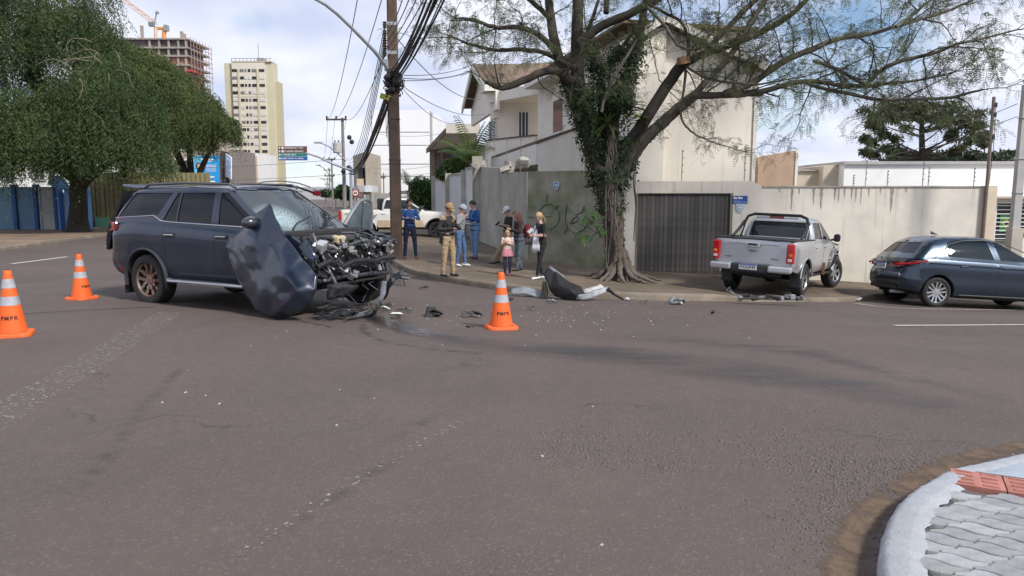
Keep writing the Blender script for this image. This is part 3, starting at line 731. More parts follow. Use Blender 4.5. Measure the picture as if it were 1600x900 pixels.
def window(par,u0,u1,v0,v1,Y,slats=0,panes=2,off=.0,name='window'):
 a=at(u0,v1,Y);b=at(u1,v0,Y);w=b.x-a.x;h=b.z-a.z;cx_,cz_=(a.x+b.x)/2,(a.z+b.z)/2
 f=MB();t=max(.05,w*.07)
 for q,d in(((cx_,Y-.03,b.z-t/2),(w,.08,t)),((cx_,Y-.03,a.z+t/2),(w,.08,t)),((a.x+t/2,Y-.03,cz_),(t,.079,h-2*t)),((b.x-t/2,Y-.03,cz_),(t,.079,h-2*t))):f.box(q,d)
 for k in range(1,panes):f.box((a.x+w*k/panes,Y-.03,cz_),(t*.8,.07,h-2*t))
 o=f.build(name,WFR,par,True)
 for k in range(panes):
  MB().box((a.x+w*(k+.5)/panes,Y-.02,cz_),(w/panes-t*.5,.02,h-t)).build('pane',DARKGL,o,True)
 for k in range(slats):
  MB().box((cx_,Y-.05,a.z+t+(h-2*t)*(k+.5)/slats),(w-2*t,.02,(h-2*t)/slats*.55),(R(25),0,0)).build('shutter_slat',WFR,o,True)
 return o
window(hs,763.5,775.5,190,224,gy-.02,12,2);window(hs,809.5,826.5,174,217,gy-.02,0,3)
# lean-to with sloping roof at the garden wall
LY=26.0
l0=at(841,224,LY);l1=at(946,186,LY)
lt=T('lean_to','cream lean-to with sloping top behind the mossy corner wall','outbuilding',(l0.x,LY,0))
l2=Vector((3.82,LY,l0.z+(l1.z-l0.z)*(3.82-l0.x)/(l1.x-l0.x)))
mb=MB();mb.prism([(l0.x,LY,GZ),(l2.x,LY,GZ),(l2.x,LY,l2.z),(l0.x,LY,l0.z)],(0,.3,0));mb.build('end_wall',M('bright_cream',(.82,.78,.71),.9,var=.08,scale=1.4,streak=.3,streakcol=(.45,.41,.34)),lt,True)
d=(l2-l0).normalized();mb=MB();mb.prism([l0+Vector((-.06,-.06,.0)),l2+Vector((0,-.06,0)),l2+Vector((0,-.06,.07)),l0+Vector((-.06,-.06,.07))],(0,.5,0));mb.build('coping',COPE,lt,True)
ea=Vector((l0.x-.05,LY+.05,l0.z));eb=at(768,248,34)
mb=MB();mb.add([ea,eb,eb+Vector((3,0,.9)),ea+Vector((3,0,1.0))]+[p+Vector((0,0,.1))for p in(ea,eb,eb+Vector((3,0,.9)),ea+Vector((3,0,1.0)))],[(0,3,2,1),(4,5,6,7),(0,1,5,4),(1,2,6,5),(2,3,7,6),(3,0,4,7)]);mb.build('lean_to_roof',COPE,lt,True)
mb=MB();mb.prism([ea+Vector((-.03,0,-.02)),eb+Vector((-.03,0,-.02)),eb+Vector((-.03,0,-.62)),ea+Vector((-.03,0,-.72))],(.08,0,0));mb.build('fascia',M('pale_trim'),lt,True)
mb=MB();mb.add([ea+Vector((.1,0,-.7)),eb+Vector((.1,0,-.6)),eb+Vector((2.4,0,-.6)),ea+Vector((2.4,0,-.7))],[(0,1,2,3)]);mb.build('soffit',CREAM,lt,True)
mb=MB();quadwall(mb,(ea.x+1.6,ea.y),(eb.x+1.6,eb.y),GZ,ea.z-.7,GZ,eb.z-.6,.2,-1);mb.build('back_wall',CREAM,lt,True)
# annexes right of the house
ax=T('brick_annex','peach rendered annex wall with sloping top behind the cream wall','outbuilding',(at(1186,290,23.6).x,23.6,0))
Y_=23.6;pts=[(1185,292,0),(1245.5,292,0),(1245.5,235,1),(1185,246,1)]
mb=MB();P4=[at(u,v,Y_)for u,v,_ in pts];P4[0].z=GZ;P4[1].z=GZ;mb.prism(P4,(0,3,0));mb.build('wall_panel',M('peach_render',(.46,.33,.245),.9,var=.12,scale=2,streak=.3,streakcol=(.3,.2,.14)),ax,True)
mb=MB();a=at(1243.5,236,Y_-.02);b=at(1247.5,236,Y_);mb.span((a.x,Y_-.03,GZ),(b.x,Y_+2.9,a.z+.02));mb.build('edge_trim',M('pale_trim'),ax,True)
ax2=T('low_annex','low beige annex with grey tile roof between peach wall and white building','outbuilding',(at(1280,290,25).x,25,0))
mb=MB();a=at(1247,266,25);b=at(1288,262,25);mb.span((a.x,25,GZ),(b.x,28,a.z));mb.build('wall_panel',M('beige_render',(.50,.43,.35),.9,var=.1),ax2,True)
mb=MB();mb.add([at(1246,267,24.9),at(1289,267,24.9),at(1289,259,27.5),at(1246,260,27.5)],[(0,1,2,3)]);mb.build('roof',M('grey_tile',(.20,.18,.165),.9,var=.3,scale=8,bump=.5,bscale=12),ax2,True)
mb=MB();a=at(1287,257,24.6);b=at(1319,255,24.6);mb.prism([(a.x,24.6,GZ),(b.x,24.6,GZ),(b.x,24.6,b.z),(a.x,24.6,a.z-.05)],(0,2,0));mb.build('beige_side',M('beige_render2',(.52,.46,.38),.9,var=.08),ax2,True)
# white building
wb=T('white_building','low white building with grey roof edge at the right','building',(at(1400,290,24.2).x,24.2,0))
a=at(1319.5,257,24.2);mb=MB();mb.span((a.x,24.2,GZ),(a.x+22,36,a.z));mb.build('upper_wall',M('bright_white',(.82,.83,.84),.7,var=.04,scale=1),wb,True)
mb=MB();mb.span((a.x-.05,24.1,a.z),(a.x+22.1,36.1,a.z+.1));mb.build('roof_edge',M('grey_metal',(.38,.38,.39),.5,var=.1),wb,True)
fy=22.0;a=at(1550,310,fy);mb=MB();
wx0,wx1,wz0,wz1=at(1557,340,fy).x,at(1577,340,fy).x,at(1560,376,fy).z,at(1560,318,fy).z
mb.span((a.x-.15,fy,GZ),(a.x+14,fy+2.1,wz0));mb.span((a.x-.15,fy+.001,wz1),(a.x+14,fy+2.1,a.z));mb.span((a.x-.15,fy+.002,wz0),(wx0,fy+2.1,wz1));mb.build('front_wall',M('cream_white',(.70,.67,.60),.8,var=.05,streak=.15,streakcol=(.5,.5,.45)),wb,True)
mb=MB();mb.span((wx1+.12,fy+.003,wz0),(wx1+.35,fy+2.1,wz1));mb.build('window_pier',M('cream_white'),wb,True)
mb=MB();mb.span((wx0,fy+.12,wz0),(wx0+4.2,fy+.2,wz1));wpo=mb.build('window',DARKGL,wb,True)
for k in range(9):
 z=wz0+(wz1-wz0)*(k+.5)/9;mb=MB();mb.span((wx0-.02,fy+.02,z-.012),(wx0+4,fy+.045,z+.012));mb.build('window_bar',WFR,wb,True)
q=at(1571,349,fy+.09);MB().box(q,(.34,.01,.5)).build('green_poster',M('poster_green',(.10,.32,.12),.6),wb,True)
MB().box(q+Vector((.02,-.008,0)),(.2,.006,.2),(0,R(45),0)).build('yellow_diamond',M('poster_yellow',(.6,.5,.06),.6),wb,True)
MB().lathe([(.055,-.003),(.055,.003)],14,q+Vector((.02,-.014,0)),'y').build('blue_disc',M('sign_blue'),wb,True)
mb=MB();mb.span((wx0-.08,fy-.06,wz0-.08),(wx0+4.3,fy+.0-.003,wz0));mb.build('window_sill',M('dark_sill',(.06,.06,.065),.6),wb,True)
mb=MB();mb.span((a.x-.2,fy-.25,a.z),(a.x+14,fy+2.2,a.z+.06));mb.build('canopy_edge',M('beige_render'),wb,True)
# ================================================================== FAR BUILDINGS
OLIVE=M('olive_cream',(.55,.51,.37),.85,var=.05,scale=.3);PALE=M('pale_band',(.64,.60,.52),.85,var=.05,scale=.3)
OLDK=M('olive_dark',(.45,.41,.28),.85,var=.05)
tw=T('tower_block','tall cream and olive apartment tower with rows of small windows','building',(at(390,300,230).x,230,0))
TY=230.0
def tb(name,u0,u1,v0,y0,y1,mat,v1=None):
 a=at(u0,v0,TY);b=at(u1,v0,TY);z0=-3 if v1 is None else at(u0,v1,TY).z
 return MB().span((a.x,TY+y0,z0),(b.x,TY+y1,a.z)).build(name,mat,tw,True)
tb('left_bay',348,361.5,98,.9,5,OLIVE);tb('front',361.5,413.5,97,0,5.2,PALE);tb('right_bay',413.6,425,98,.35,5.1,OLIVE);tb('rear_wing',425.1,432,126,2,6,OLDK)
tb('rib',400.8,404.5,108,-.25,-.01,OLIVE);tb('rib',371,374,108,-.25,-.01,OLIVE)
tb('roof_parapet',361,424,95.5,-.1,5.3,OLDK,97.2);tb('lift_house',399,410,89.5,1,4,M('roof_grey',(.33,.31,.28),.9),96)
mb=MB();a=at(404,90,TY+5);mb.tube([a,a+Vector((0,0,4.2))],.09,5);mb.build('antenna',M('rod_grey'),tw,True)
for u in range(362,424,6):
 a=at(u,96,TY+.2);MB().span((a.x-.06,TY+.1,a.z-.1),(a.x+.06,TY+.22,a.z+.9)).build('railing_post',M('rod_grey'),tw,True)
a=at(361,96,TY);b=at(424,96,TY);MB().span((a.x,TY+.12,a.z+.85),(b.x,TY+.2,a.z+.98)).build('top_rail',M('rod_grey'),tw,True)
cols=((362.5,370),(375,380.5),(382.3,385.2),(387.5,391),(393.5,400.2),(405,413))
wm={}
zt=at(390,110,TY).z;px=TY/FPX
for ci,(u0,u1)in enumerate(cols):
 w=(u1-u0)*px;me=MB().box((0,0,0),(w,.16,.80)).mesh('window')
 for key,c in(('d',(.035,.035,.04)),('g',(.20,.20,.20)),('l',(.58,.58,.56))):
  m2=me.copy();m2.materials.append(M('tower_glass_'+key,c,.25,var=.2));wm[ci,key]=m2
for k in range(18):
 z=zt-k*2.2*1.0
 for ci,(u0,u1)in enumerate(cols):
  r_=random.random();key='d' if r_<.5 else('g' if r_<.82 else 'l')
  o=bpy.data.objects.new('window',wm[ci,key]);COL.objects.link(o);o.parent=tw
  o.location=Vector((at((u0+u1)/2,110,TY).x,TY-.04,z))-tw.location
 if k%4==3:
  a=at(361.6,100,TY);b=at(413.4,100,TY);MB().span((a.x,TY-.05,z-1.3),(b.x,TY-.004,z-1.15)).build('string_course',OLDK,tw,True)
  # ---- tower under construction and its crane
cy_=200.0
cb=T('unfinished_tower','unfinished concrete tower with scaffolding above the left tree','building',(at(260,100,cy_).x,cy_,0))
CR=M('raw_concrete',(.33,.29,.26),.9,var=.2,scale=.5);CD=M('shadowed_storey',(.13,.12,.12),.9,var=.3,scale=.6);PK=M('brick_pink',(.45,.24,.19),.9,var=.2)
xa_,xb_=at(180,60,cy_).x,at(291,60,cy_).x
for k,v in enumerate((60,74,87,101,115,129,143)):
 z=at(291,v,cy_).z;MB().span((xa_-4,cy_,z-.25),(xb_+.4,cy_+14,z+.15)).build('floor_slab',CR,cb,True)
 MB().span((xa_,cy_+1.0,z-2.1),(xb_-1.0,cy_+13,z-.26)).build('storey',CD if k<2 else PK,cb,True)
 for u in(232,247,262,277,289):
  q=at(u,v,cy_);MB().span((q.x-.25,cy_+.3,z-2.2),(q.x+.25,cy_+.8,z-.26)).build('column',CR,cb,True)
MB().span((xa_-4,cy_+.5,-3),(xb_+.2,cy_+13.5,at(291,155,cy_).z)).build('lower_storeys',PK,cb,True)
SCF=M('scaffold',(.36,.25,.22),.7,var=.2)
for k in range(8):
 y_=cy_+k*1.9;x_=xb_+1.1
 MB().span((x_-.06,y_-.06,at(291,150,cy_).z),(x_+.06,y_+.06,at(291,57,cy_).z-k*.0)).build('scaffold_pole',SCF,cb,True)
for v in(62,70,78,86,94,102,110,118):
 z=at(291,v,cy_).z;MB().span((xb_+1.0,cy_-.2,z-.05),(xb_+1.16,cy_+14,z+.05)).build('scaffold_rail',SCF,cb,True)
for u,v in((221,40),(283.5,49),(288,53)):
 a=at(u,v,cy_+1);MB().span((a.x-.35,cy_+.8,at(291,60,cy_).z),(a.x+.35,cy_+1.4,a.z)).build('column_stub',CR,cb,True)
MB().box(at(303,113,cy_),(1.6,6,.5)).build('red_platform',M('red_board',(.40,.06,.06),.7),cb,True)
ck_=T('tower_crane','orange lattice crane on top of the unfinished tower','crane',at(250,58,cy_+4))
CRM=M('crane_orange',(.62,.27,.06),.6,var=.15,scale=1);CRP=M('crane_pale',(.62,.47,.40),.6,var=.15,scale=1)
org=Vector(ck_.location)
b0=at(243,37,cy_+4)-org;b1=at(186,-6,cy_+4)-org
b1=b1+(b1-b0)*.5
dv=(b1-b0);n_=16;up_=Vector((0,1,0)).cross(dv.normalized())
for s_,nm in((.55,'boom_chord'),(-.55,'boom_chord')):MB().tube([b0+up_*s_,b1+up_*s_*.6],.16,5).build(nm,CRP,ck_)
MB().tube([b0+Vector((0,1,0)),b1+Vector((0,.6,0))],.16,5).build('boom_chord',CRP,ck_)
lac=[b0+dv*(i/n_)+up_*(.55 if i%2 else-.55)*(1-.4*i/n_)for i in range(n_+1)];MB().tube(lac,.1,4).build('boom_lacing',CRP,ck_)
MB().span(at(241,42,cy_+4)-org,at(258,47,cy_+5)-org).build('machine_deck',CRM,ck_)
MB().tube([at(257,44,cy_+4)-org,at(256,62,cy_+4)-org],.6,8).build('mast',CRM,ck_);MB().tube([at(243,44,cy_+4)-org,at(243,62,cy_+4)-org],.45,8).build('mast',CRP,ck_)
MB().tube([at(242,34,cy_+4)-org,at(245,17,cy_+4)-org],.18,5).build('jib_post',M('crane_grey',(.25,.26,.28),.6),ck_);MB().box(at(245.5,20,cy_+4)-org,(.8,.6,.5)).build('beacon',M('crane_grey'),ck_)
MB().box(at(237,38,cy_+3.6)-org,(1.3,1.2,1.1)).build('cab',M('crane_glass',(.15,.2,.24),.3),ck_)
MB().box(at(260,44,cy_+4)-org,(.9,1.5,1.5)).build('counterweight',M('crane_grey'),ck_)
# ---- tall white building
Y_=95.0
wh=T('white_block','plain tall white block with joint lines behind the brown utility pole','building',(at(630,300,Y_).x,Y_,0))
WB=M('white_cladding',(.80,.81,.82),.6,var=.03,scale=.3)
vs_=(171,206.5,227,256.5,275.5,330)
for v0,v1 in zip(vs_,vs_[1:]):
 a=at(580.5,v0,Y_);b=at(671.5,v1,Y_);z1=a.z-.05;z0=max(-2,b.z+.05)if v1<320 else-3
 MB().span((a.x,Y_,z0),(b.x,Y_+.3,z1)).build('cladding_panel',WB,wh,True)
a=at(580,172,Y_);b=at(671.5,172,Y_);MB().span((a.x+.02,Y_+.2,-3),(b.x,Y_+9,a.z-.05)).build('core',M('joint_grey',(.35,.36,.37),.8),wh,True)
c=at(685.5,179,Y_+3);MB().span((b.x-.5,Y_+3,-3),(c.x,Y_+12,c.z)).build('rear_wing',WB,wh,True)
GLS=M('blue_glass',(.16,.25,.36),.1,var=.15,scale=.4,metal=.3)
for k in range(6):
 z1=at(580,171,Y_).z-.2-k*2.9;y0=Y_+.1
 if z1<1:break
 o=MB().add([(a.x-.03,y0,z1-2.75),(a.x-1.1,y0+11,z1-2.75),(a.x-1.1,y0+11,z1),(a.x-.03,y0,z1)],[(0,1,2,3)]).build('glass_pane',GLS,wh,True)
MB().add([(a.x-.02,Y_+.1,-3),(a.x-1.05,Y_+11,-3),(a.x-1.05,Y_+11,a.z-.1),(a.x-.02,Y_+.1,a.z-.1),(a.x+.4,Y_+.2,-3),(a.x+.4,Y_+11,-3),(a.x+.4,Y_+11,a.z-.1),(a.x+.4,Y_+.2,a.z-.1)],[(0,3,2,1),(4,5,6,7),(0,1,5,4),(1,2,6,5),(2,3,7,6),(3,0,4,7)]).build('glass_frame',M('dark_frame',(.08,.10,.12),.5),wh,True)
# ---- shop with balcony down the street
Y_=82.0
sh=T('corner_shop','brownish shop building with a balcony box and curved canopy down the street','building',(at(565,300,Y_).x,Y_,0))
TAN=M('tan_render',(.36,.31,.25),.9,var=.15,scale=.6)
MB().prism([(at(553,300,Y_+9).x,Y_+9,-2),(at(572,300,Y_).x,Y_,-2),(at(579,300,Y_+2).x,Y_+2,-2),(at(579,300,Y_+2).x,Y_+9,-2)],(0,0,at(560,237,Y_).z+2)).build('wall',TAN,sh,True)
MB().span(at(557.5,290,Y_-.4),at(572,280,Y_+1.5)).build('balcony_box',M('peeling_tan',(.47,.37,.27),.9,var=.3,scale=2),sh,True)
MB().span(at(559.5,279,Y_+.2),at(569,262,Y_+1)).build('window',DARKGL,sh,True)
cv=[at(552,297,Y_-1),at(560,300,Y_-1.6),at(570,302,Y_-1.8),at(582,302,Y_-1.2)]
MB().prism([(p.x,p.y,cv[0].z-.2)for p in cv]+[(cv[-1].x,Y_+2,cv[0].z-.2),(cv[0].x,Y_+2,cv[0].z-.2)],(0,0,.7)).build('canopy',M('canopy_grey',(.50,.52,.53),.6),sh,True)
for u,c_ in((556,(.3,.27,.23)),(561,(.45,.44,.42)),(566,(.14,.14,.14)),(571,(.42,.42,.41)),(576,(.25,.24,.22)),(583,(.40,.38,.35)),(590,(.42,.41,.40)),(598,(.33,.33,.33))):
 MB().span(at(u-1.6,345,Y_-1.9),at(u+1.6,304,Y_-1.4)).build('shopfront_pillar',M('shop_%d'%u,c_,.8,var=.1),sh,True)
 # low wall left of the white block and rubble tones between the cars and the buildings
lw=T('street_wall','low grey wall along the far side street under the white block','wall',(at(640,320,70).x,70,0))
MB().span(at(585,345,70),at(672,302,70.4)).build('wall',M('street_wall_grey',(.33,.32,.30),.9,var=.25,scale=.7,streak=.4),lw,True)
# ---- grey neighbour house on the side street
Y_=58.0
gh=T('grey_house','grey house with deep pale eaves behind the hedge on the side street','house',(at(700,300,Y_).x,Y_,0))
GH=M('mauve_grey_render',(.17,.155,.15),.9,var=.1);CRS=M('cream_soffit',(.62,.57,.50),.9,var=.06)
e=[at(668,238,Y_+4),at(696,203,Y_-5),at(735,193,Y_-5)]
MB().span((at(672,300,Y_).x,Y_,GZ),(at(735,300,Y_).x+3,Y_+9,at(690,226,Y_).z)).build('wall',GH,gh,True)
MB().span((at(672,300,Y_-.1).x,Y_-.1,GZ),(at(680,300,Y_-.1).x,Y_-.01,at(690,227,Y_).z)).build('brick_strip',M('brown_stone',(.22,.17,.12),.9,var=.3,scale=3),gh,True)
ez0=at(680,226,Y_).z
mb=MB();mb.add([at(667,238,Y_+1),at(697,207,Y_-9),at(745,200,Y_-9),at(745,226,Y_+1)]+[p+Vector((0,0,.12))for p in(at(667,238,Y_+1),at(697,207,Y_-9),at(745,200,Y_-9),at(745,226,Y_+1))],[(0,3,2,1),(4,5,6,7),(0,1,5,4),(1,2,6,5),(2,3,7,6),(3,0,4,7)]);mb.build('eaves',CRS,gh,True)
mb=MB();p0,p1=at(667,237.5,Y_+1),at(697,206.5,Y_-9);mb.prism([p0+Vector((-.06,0,-.1)),p1+Vector((-.06,0,-.1)),p1+Vector((-.06,0,.25)),p0+Vector((-.06,0,.25))],(.07,0,0));mb.build('fascia',COPE,gh,True)
p1,p2=at(697,207,Y_-9.1),at(750,199,Y_-9.1);MB().span((p1.x,p1.y-.05,p1.z-.05),(p2.x,p1.y+.05,p1.z+.55)).build('gable_board',CRS,gh,True)
MB().span(at(706,252,Y_-.06),at(716,222,Y_-.02)).build('window',M('blue_grey_pane',(.05,.07,.10),.15,var=.1),gh,True)
MB().span(at(712,232,Y_-.5),at(716,227,Y_-.1)).build('air_conditioner',WFR,gh,True)
MB().span(at(717,262,Y_-1.2),at(726,212,Y_-.1)).build('pale_pier',CRS,gh,True)
q=at(690.5,244,Y_-.1);MB().prism([(q.x-.13,q.y,q.z+.3),(q.x+.13,q.y,q.z+.3),(q.x+.13,q.y,q.z-.2),(q.x,q.y,q.z-.4),(q.x-.13,q.y,q.z-.2)],(0,-.05,0)).build('crest',M('brass_crest',(.30,.20,.12),.6),gh,True)
# ---- left side of the avenue: blue wall, gate, olive fence
BY=37.0
def bx_(u,v=330,Y=BY):return at(u,v,Y).x
bw_=T('blue_wall','faded blue street wall with darker blue pilasters under the left tree','wall',(bx_(60),BY,0))
BLU=M('faded_blue',(.13,.25,.36),.9,var=.25,scale=.9,streak=.4,streakcol=(.09,.13,.16),moss=((.12,.17,.19),.5));DBL=M('deep_blue',(.035,.085,.24),.8,var=.15);LBL=M('bright_blue',(.16,.36,.75),.7,var=.08);PLW=M('peeling_white',(.42,.43,.42),.9,var=.25,scale=2,moss=((.2,.22,.22),.6))
wz=at(50,292,BY).z
for u0,u1,m_ in((-220,-80,BLU),(-76,-34,BLU),(-30,22,BLU),(28.5,55,BLU),(61,87,PLW)):
 MB().span((bx_(u0),BY,-.6),(bx_(u1),BY+.2,wz)).build('wall_panel',m_,bw_,True)
for u in(-78,-32,25,58):MB().span((bx_(u-2.6),BY-.12,-.6),(bx_(u+2.6),BY+.22,wz+.12)).build('pilaster',DBL,bw_,True)
MB().span((bx_(63),BY-.05,-.6),(bx_(65),BY-.002,wz)).build('pale_strip',M('pale_blue',(.35,.45,.55),.8),bw_,True)
MB().span((bx_(87.2),BY-.15,-.6),(bx_(91.5),BY+.3,wz+.15)).build('gate_post',DBL,bw_,True);MB().span((bx_(91.7),BY-.1,-.6),(bx_(95),BY+.3,wz+.1)).build('gate_post',LBL,bw_,True)
MB().span((bx_(95.2),BY+.25,-.6),(bx_(105),BY+.35,wz-.3)).build('door',M('pale_door',(.50,.47,.43),.8,var=.1),bw_,True)
MB().span((bx_(105.2),BY-.15,-.6),(bx_(114),BY+.3,wz-.1)).build('gate_post',LBL,bw_,True);MB().span((bx_(130),BY-.3,-.6),(bx_(138.5),BY+.3,wz+.0)).build('gate_post',LBL,bw_,True)
MB().prism([(bx_(91),BY-.6,wz+.1),(bx_(106),BY-.6,wz-.15),(bx_(106),BY-.6,wz+.05),(bx_(96),BY-.6,wz+.55),(bx_(91),BY-.6,wz+.5)],(0,.9,0)).build('gate_roof',LBL,bw_,True)
of=T('olive_fence','olive corrugated fence on a green base beyond the blue wall','fence',(bx_(160),BY+3,0))
OY=BY+3
nb_=26;xo0,xo1=bx_(144,330,OY),bx_(330,330,OY);me=MB().box((0,0,0),((xo1-xo0)/nb_*.8,.06,2.6)).mesh('fence_sheet');me.materials.append(M('olive_sheet',(.26,.225,.115),.8,var=.15,rnd=.1))
for k in range(nb_):
 o=bpy.data.objects.new('fence_sheet',me);COL.objects.link(o);o.parent=of;o.location=Vector((xo0+(xo1-xo0)*(k+.5)/nb_,OY+(.02 if k%2 else-.02),1.55))-of.location
MB().span((xo0,OY+.04,-.5),(xo1,OY+.1,2.8)).build('fence_back',M('olive_sheet'),of,True)
MB().prism([(xo0+.2,OY-.15,-.6),(xo1,OY-.15,-.6),(xo1,OY-.15,at(180,341,OY).z),(bx_(176,330,OY),OY-.15,at(178,342,OY).z),(xo0+.2,OY-.15,at(146,338,OY).z)],(0,.12,0)).build('green_base',M('sea_green',(.14,.36,.25),.8,var=.1),of,True)
MB().span((bx_(139,330,OY),OY-.1,-.6),(bx_(144.5,330,OY),OY+.1,2.4)).build('fence_post',M('olive_post',(.18,.19,.09),.8),of,True)
# building behind the blue wall (only glimpsed through the foliage)
lb=T('white_villa','white building glimpsed through the left tree above the blue wall','house',(bx_(0),48,0))
MB().span((at(-60,300,48).x,48,-.5),(at(85,300,48).x,56,4.6)).build('wall',WHITEP,lb,True);MB().span((at(-70,300,47.6).x,47.4,4.6),(at(90,300,47.6).x,56.4,4.9)).build('roof',M('grey_tile'),lb,True)
window(lb,8,24,262,282,47.95,0,2);window(lb,55,70,262,282,47.95,0,2)
# ---- buildings along the avenue behind the wreck
Y_=78.0
bb=T('beige_building','beige building with a grey window behind the billboard','building',(at(290,300,Y_).x,Y_,0))
MB().span((at(215,300,Y_).x,Y_,-2),(at(306,300,Y_).x,Y_+12,at(290,205,Y_).z)).build('wall',M('beige_pink',(.50,.42,.36),.9,var=.08),bb,True)
for u0,u1,v0,v1 in((272,295,249,267),(235,255,246,266),(272,295,215,235)):window(bb,u0,u1,v0,v1,Y_-.02,0,3)
Y_=70.0
bl=T('billboard','bright blue advertising billboard with a photo of a woman','billboard',(at(323,300,Y_).x,Y_,0))
q0,q1=at(304.5,287,Y_),at(341,243,Y_);cxb,czb=(q0.x+q1.x)/2,(q0.z+q1.z)/2;bwid,bhei=q1.x-q0.x,q1.z-q0.z
MB().span((q0.x,Y_,q0.z),(q1.x,Y_+.15,q1.z)).build('panel',M('billboard_blue',(.02,.30,.68),.4,var=.1,scale=.5),bl,True)
MB().span((q0.x,Y_-.012,q0.z),(q0.x+bwid*.35,Y_-.004,q1.z)).build('pale_field',M('billboard_cyan',(.10,.50,.78),.4,var=.2,scale=.6),bl,True)
for f,w_,h_ in((.86,.55,.045),(.80,.45,.03),(.66,.42,.02),(.60,.45,.02),(.52,.40,.02),(.45,.4,.018),(.24,.24,.05),(.08,.3,.05)):
 MB().box((q0.x+bwid*(.68 if f<.78 else .52),Y_-.02,q0.z+bhei*f),(bwid*w_,.01,bhei*h_)).build('printed_text',WHITEP,bl,True)
mb=MB();hx=q0.x+bwid*.2;mb.ball((hx,Y_-.05,q0.z+bhei*.62),bhei*.075,10,7,(.8,.4,1.1));mb.build('printed_face',M('skin_print',(.55,.33,.25),.6),bl,True)
MB().ball((hx-.03,Y_-.03,q0.z+bhei*.62),bhei*.105,10,7,(.9,.25,1.25)).build('printed_hair',M('hair_print',(.07,.04,.03),.6),bl,True)
MB().prism([(hx-bwid*.16,Y_-.02,q0.z),(hx+bwid*.2,Y_-.02,q0.z),(hx+bwid*.15,Y_-.02,q0.z+bhei*.38),(hx+.05,Y_-.02,q0.z+bhei*.52),(hx-bwid*.12,Y_-.02,q0.z+bhei*.4)],(0,-.03,0)).build('printed_coat',M('coat_print',(.66,.72,.78),.6),bl,True)
for u in(308,338):MB().span((at(u-.7,300,Y_).x,Y_+.16,-2),(at(u+.7,300,Y_).x,Y_+.4,q0.z+1)).build('post',M('rod_grey'),bl,True)
Y_=72.0
pk=T('pink_building','narrow pinkish building with a hanging white sign beside the billboard','building',(at(350,300,Y_).x,Y_,0))
MB().span((at(342,300,Y_).x,Y_,-2),(at(349,300,Y_).x,Y_+10,at(345,236,Y_).z)).build('wall',M('pinkish',(.52,.38,.31),.9,var=.1),pk,True)
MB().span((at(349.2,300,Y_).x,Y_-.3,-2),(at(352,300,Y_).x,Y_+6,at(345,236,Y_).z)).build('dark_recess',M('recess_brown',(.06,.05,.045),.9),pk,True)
MB().span((at(361,300,Y_).x,Y_-.2,-2),(at(368,300,Y_).x,Y_+6,at(345,234,Y_).z)).build('grey_pier',M('pier_brown',(.21,.18,.16),.9),pk,True)
o=MB().prism([at(352.5,276,Y_-.6),at(360.8,280,Y_-1.5),at(360.8,246,Y_-1.5),at(352.5,240,Y_-.6)],(.06,.12,0)).build('hanging_sign',M('sign_white_blue',(.62,.70,.80),.5,var=.15,scale=.6),pk,True)
for f in(.25,.45,.65,.8):
 a_,b_=at(354,276-30*f-4,Y_-.85),at(359.5,279-30*f-4,Y_-1.45);MB().tube([a_,b_],.05,4).build('printed_text',M('sign_pale_blue'),pk,True)
Y_=90.0
ws=T('white_shed','white building with a sloping brown shadowed gable below the tower','building',(at(383,300,Y_).x,Y_,0))
MB().prism([(at(368,300,Y_).x,Y_,-2),(at(397,300,Y_).x,Y_,-2),(at(397,300,Y_).x,Y_,at(397,238,Y_).z),(at(387.5,300,Y_).x,Y_,at(387,238,Y_).z),(at(387,300,Y_).x,Y_,at(387,262,Y_).z),(at(368,300,Y_).x,Y_,at(368,242,Y_).z)],(0,9,0)).build('wall',M('white_render',(.74,.73,.71),.8,var=.06,scale=.4),ws,True)
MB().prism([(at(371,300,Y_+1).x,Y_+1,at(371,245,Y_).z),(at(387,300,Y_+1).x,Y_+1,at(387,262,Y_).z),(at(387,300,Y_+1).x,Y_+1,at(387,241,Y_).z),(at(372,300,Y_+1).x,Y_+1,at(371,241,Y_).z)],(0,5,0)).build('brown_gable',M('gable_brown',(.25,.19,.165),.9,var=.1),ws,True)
for k in range(4):MB().span((at(369,300,Y_).x,Y_-.03,at(380,268+k*6,Y_).z-.03),(at(396.5,300,Y_).x,Y_-.004,at(380,268+k*6,Y_).z+.03)).build('wall_joint',M('joint_pale',(.55,.54,.52),.8),ws,True)
# far street end
fe=T('street_end_block','hazy low blocks closing the far end of the side street','building',(at(520,305,320).x,320,0))
for u0,u1,v in((400,440,288),(440,470,296),(470,500,292),(500,530,300),(530,580,295),(580,700,297)):
 MB().span((at(u0,300,320).x,320+random.uniform(0,20),-8),(at(u1,300,320).x,345,at(u0,v,320).z)).build('block',M('far_block_%d'%u0,random.choice(((.42,.42,.44),(.36,.34,.34),(.50,.50,.52))),.9,var=.1,scale=.2),fe,True)
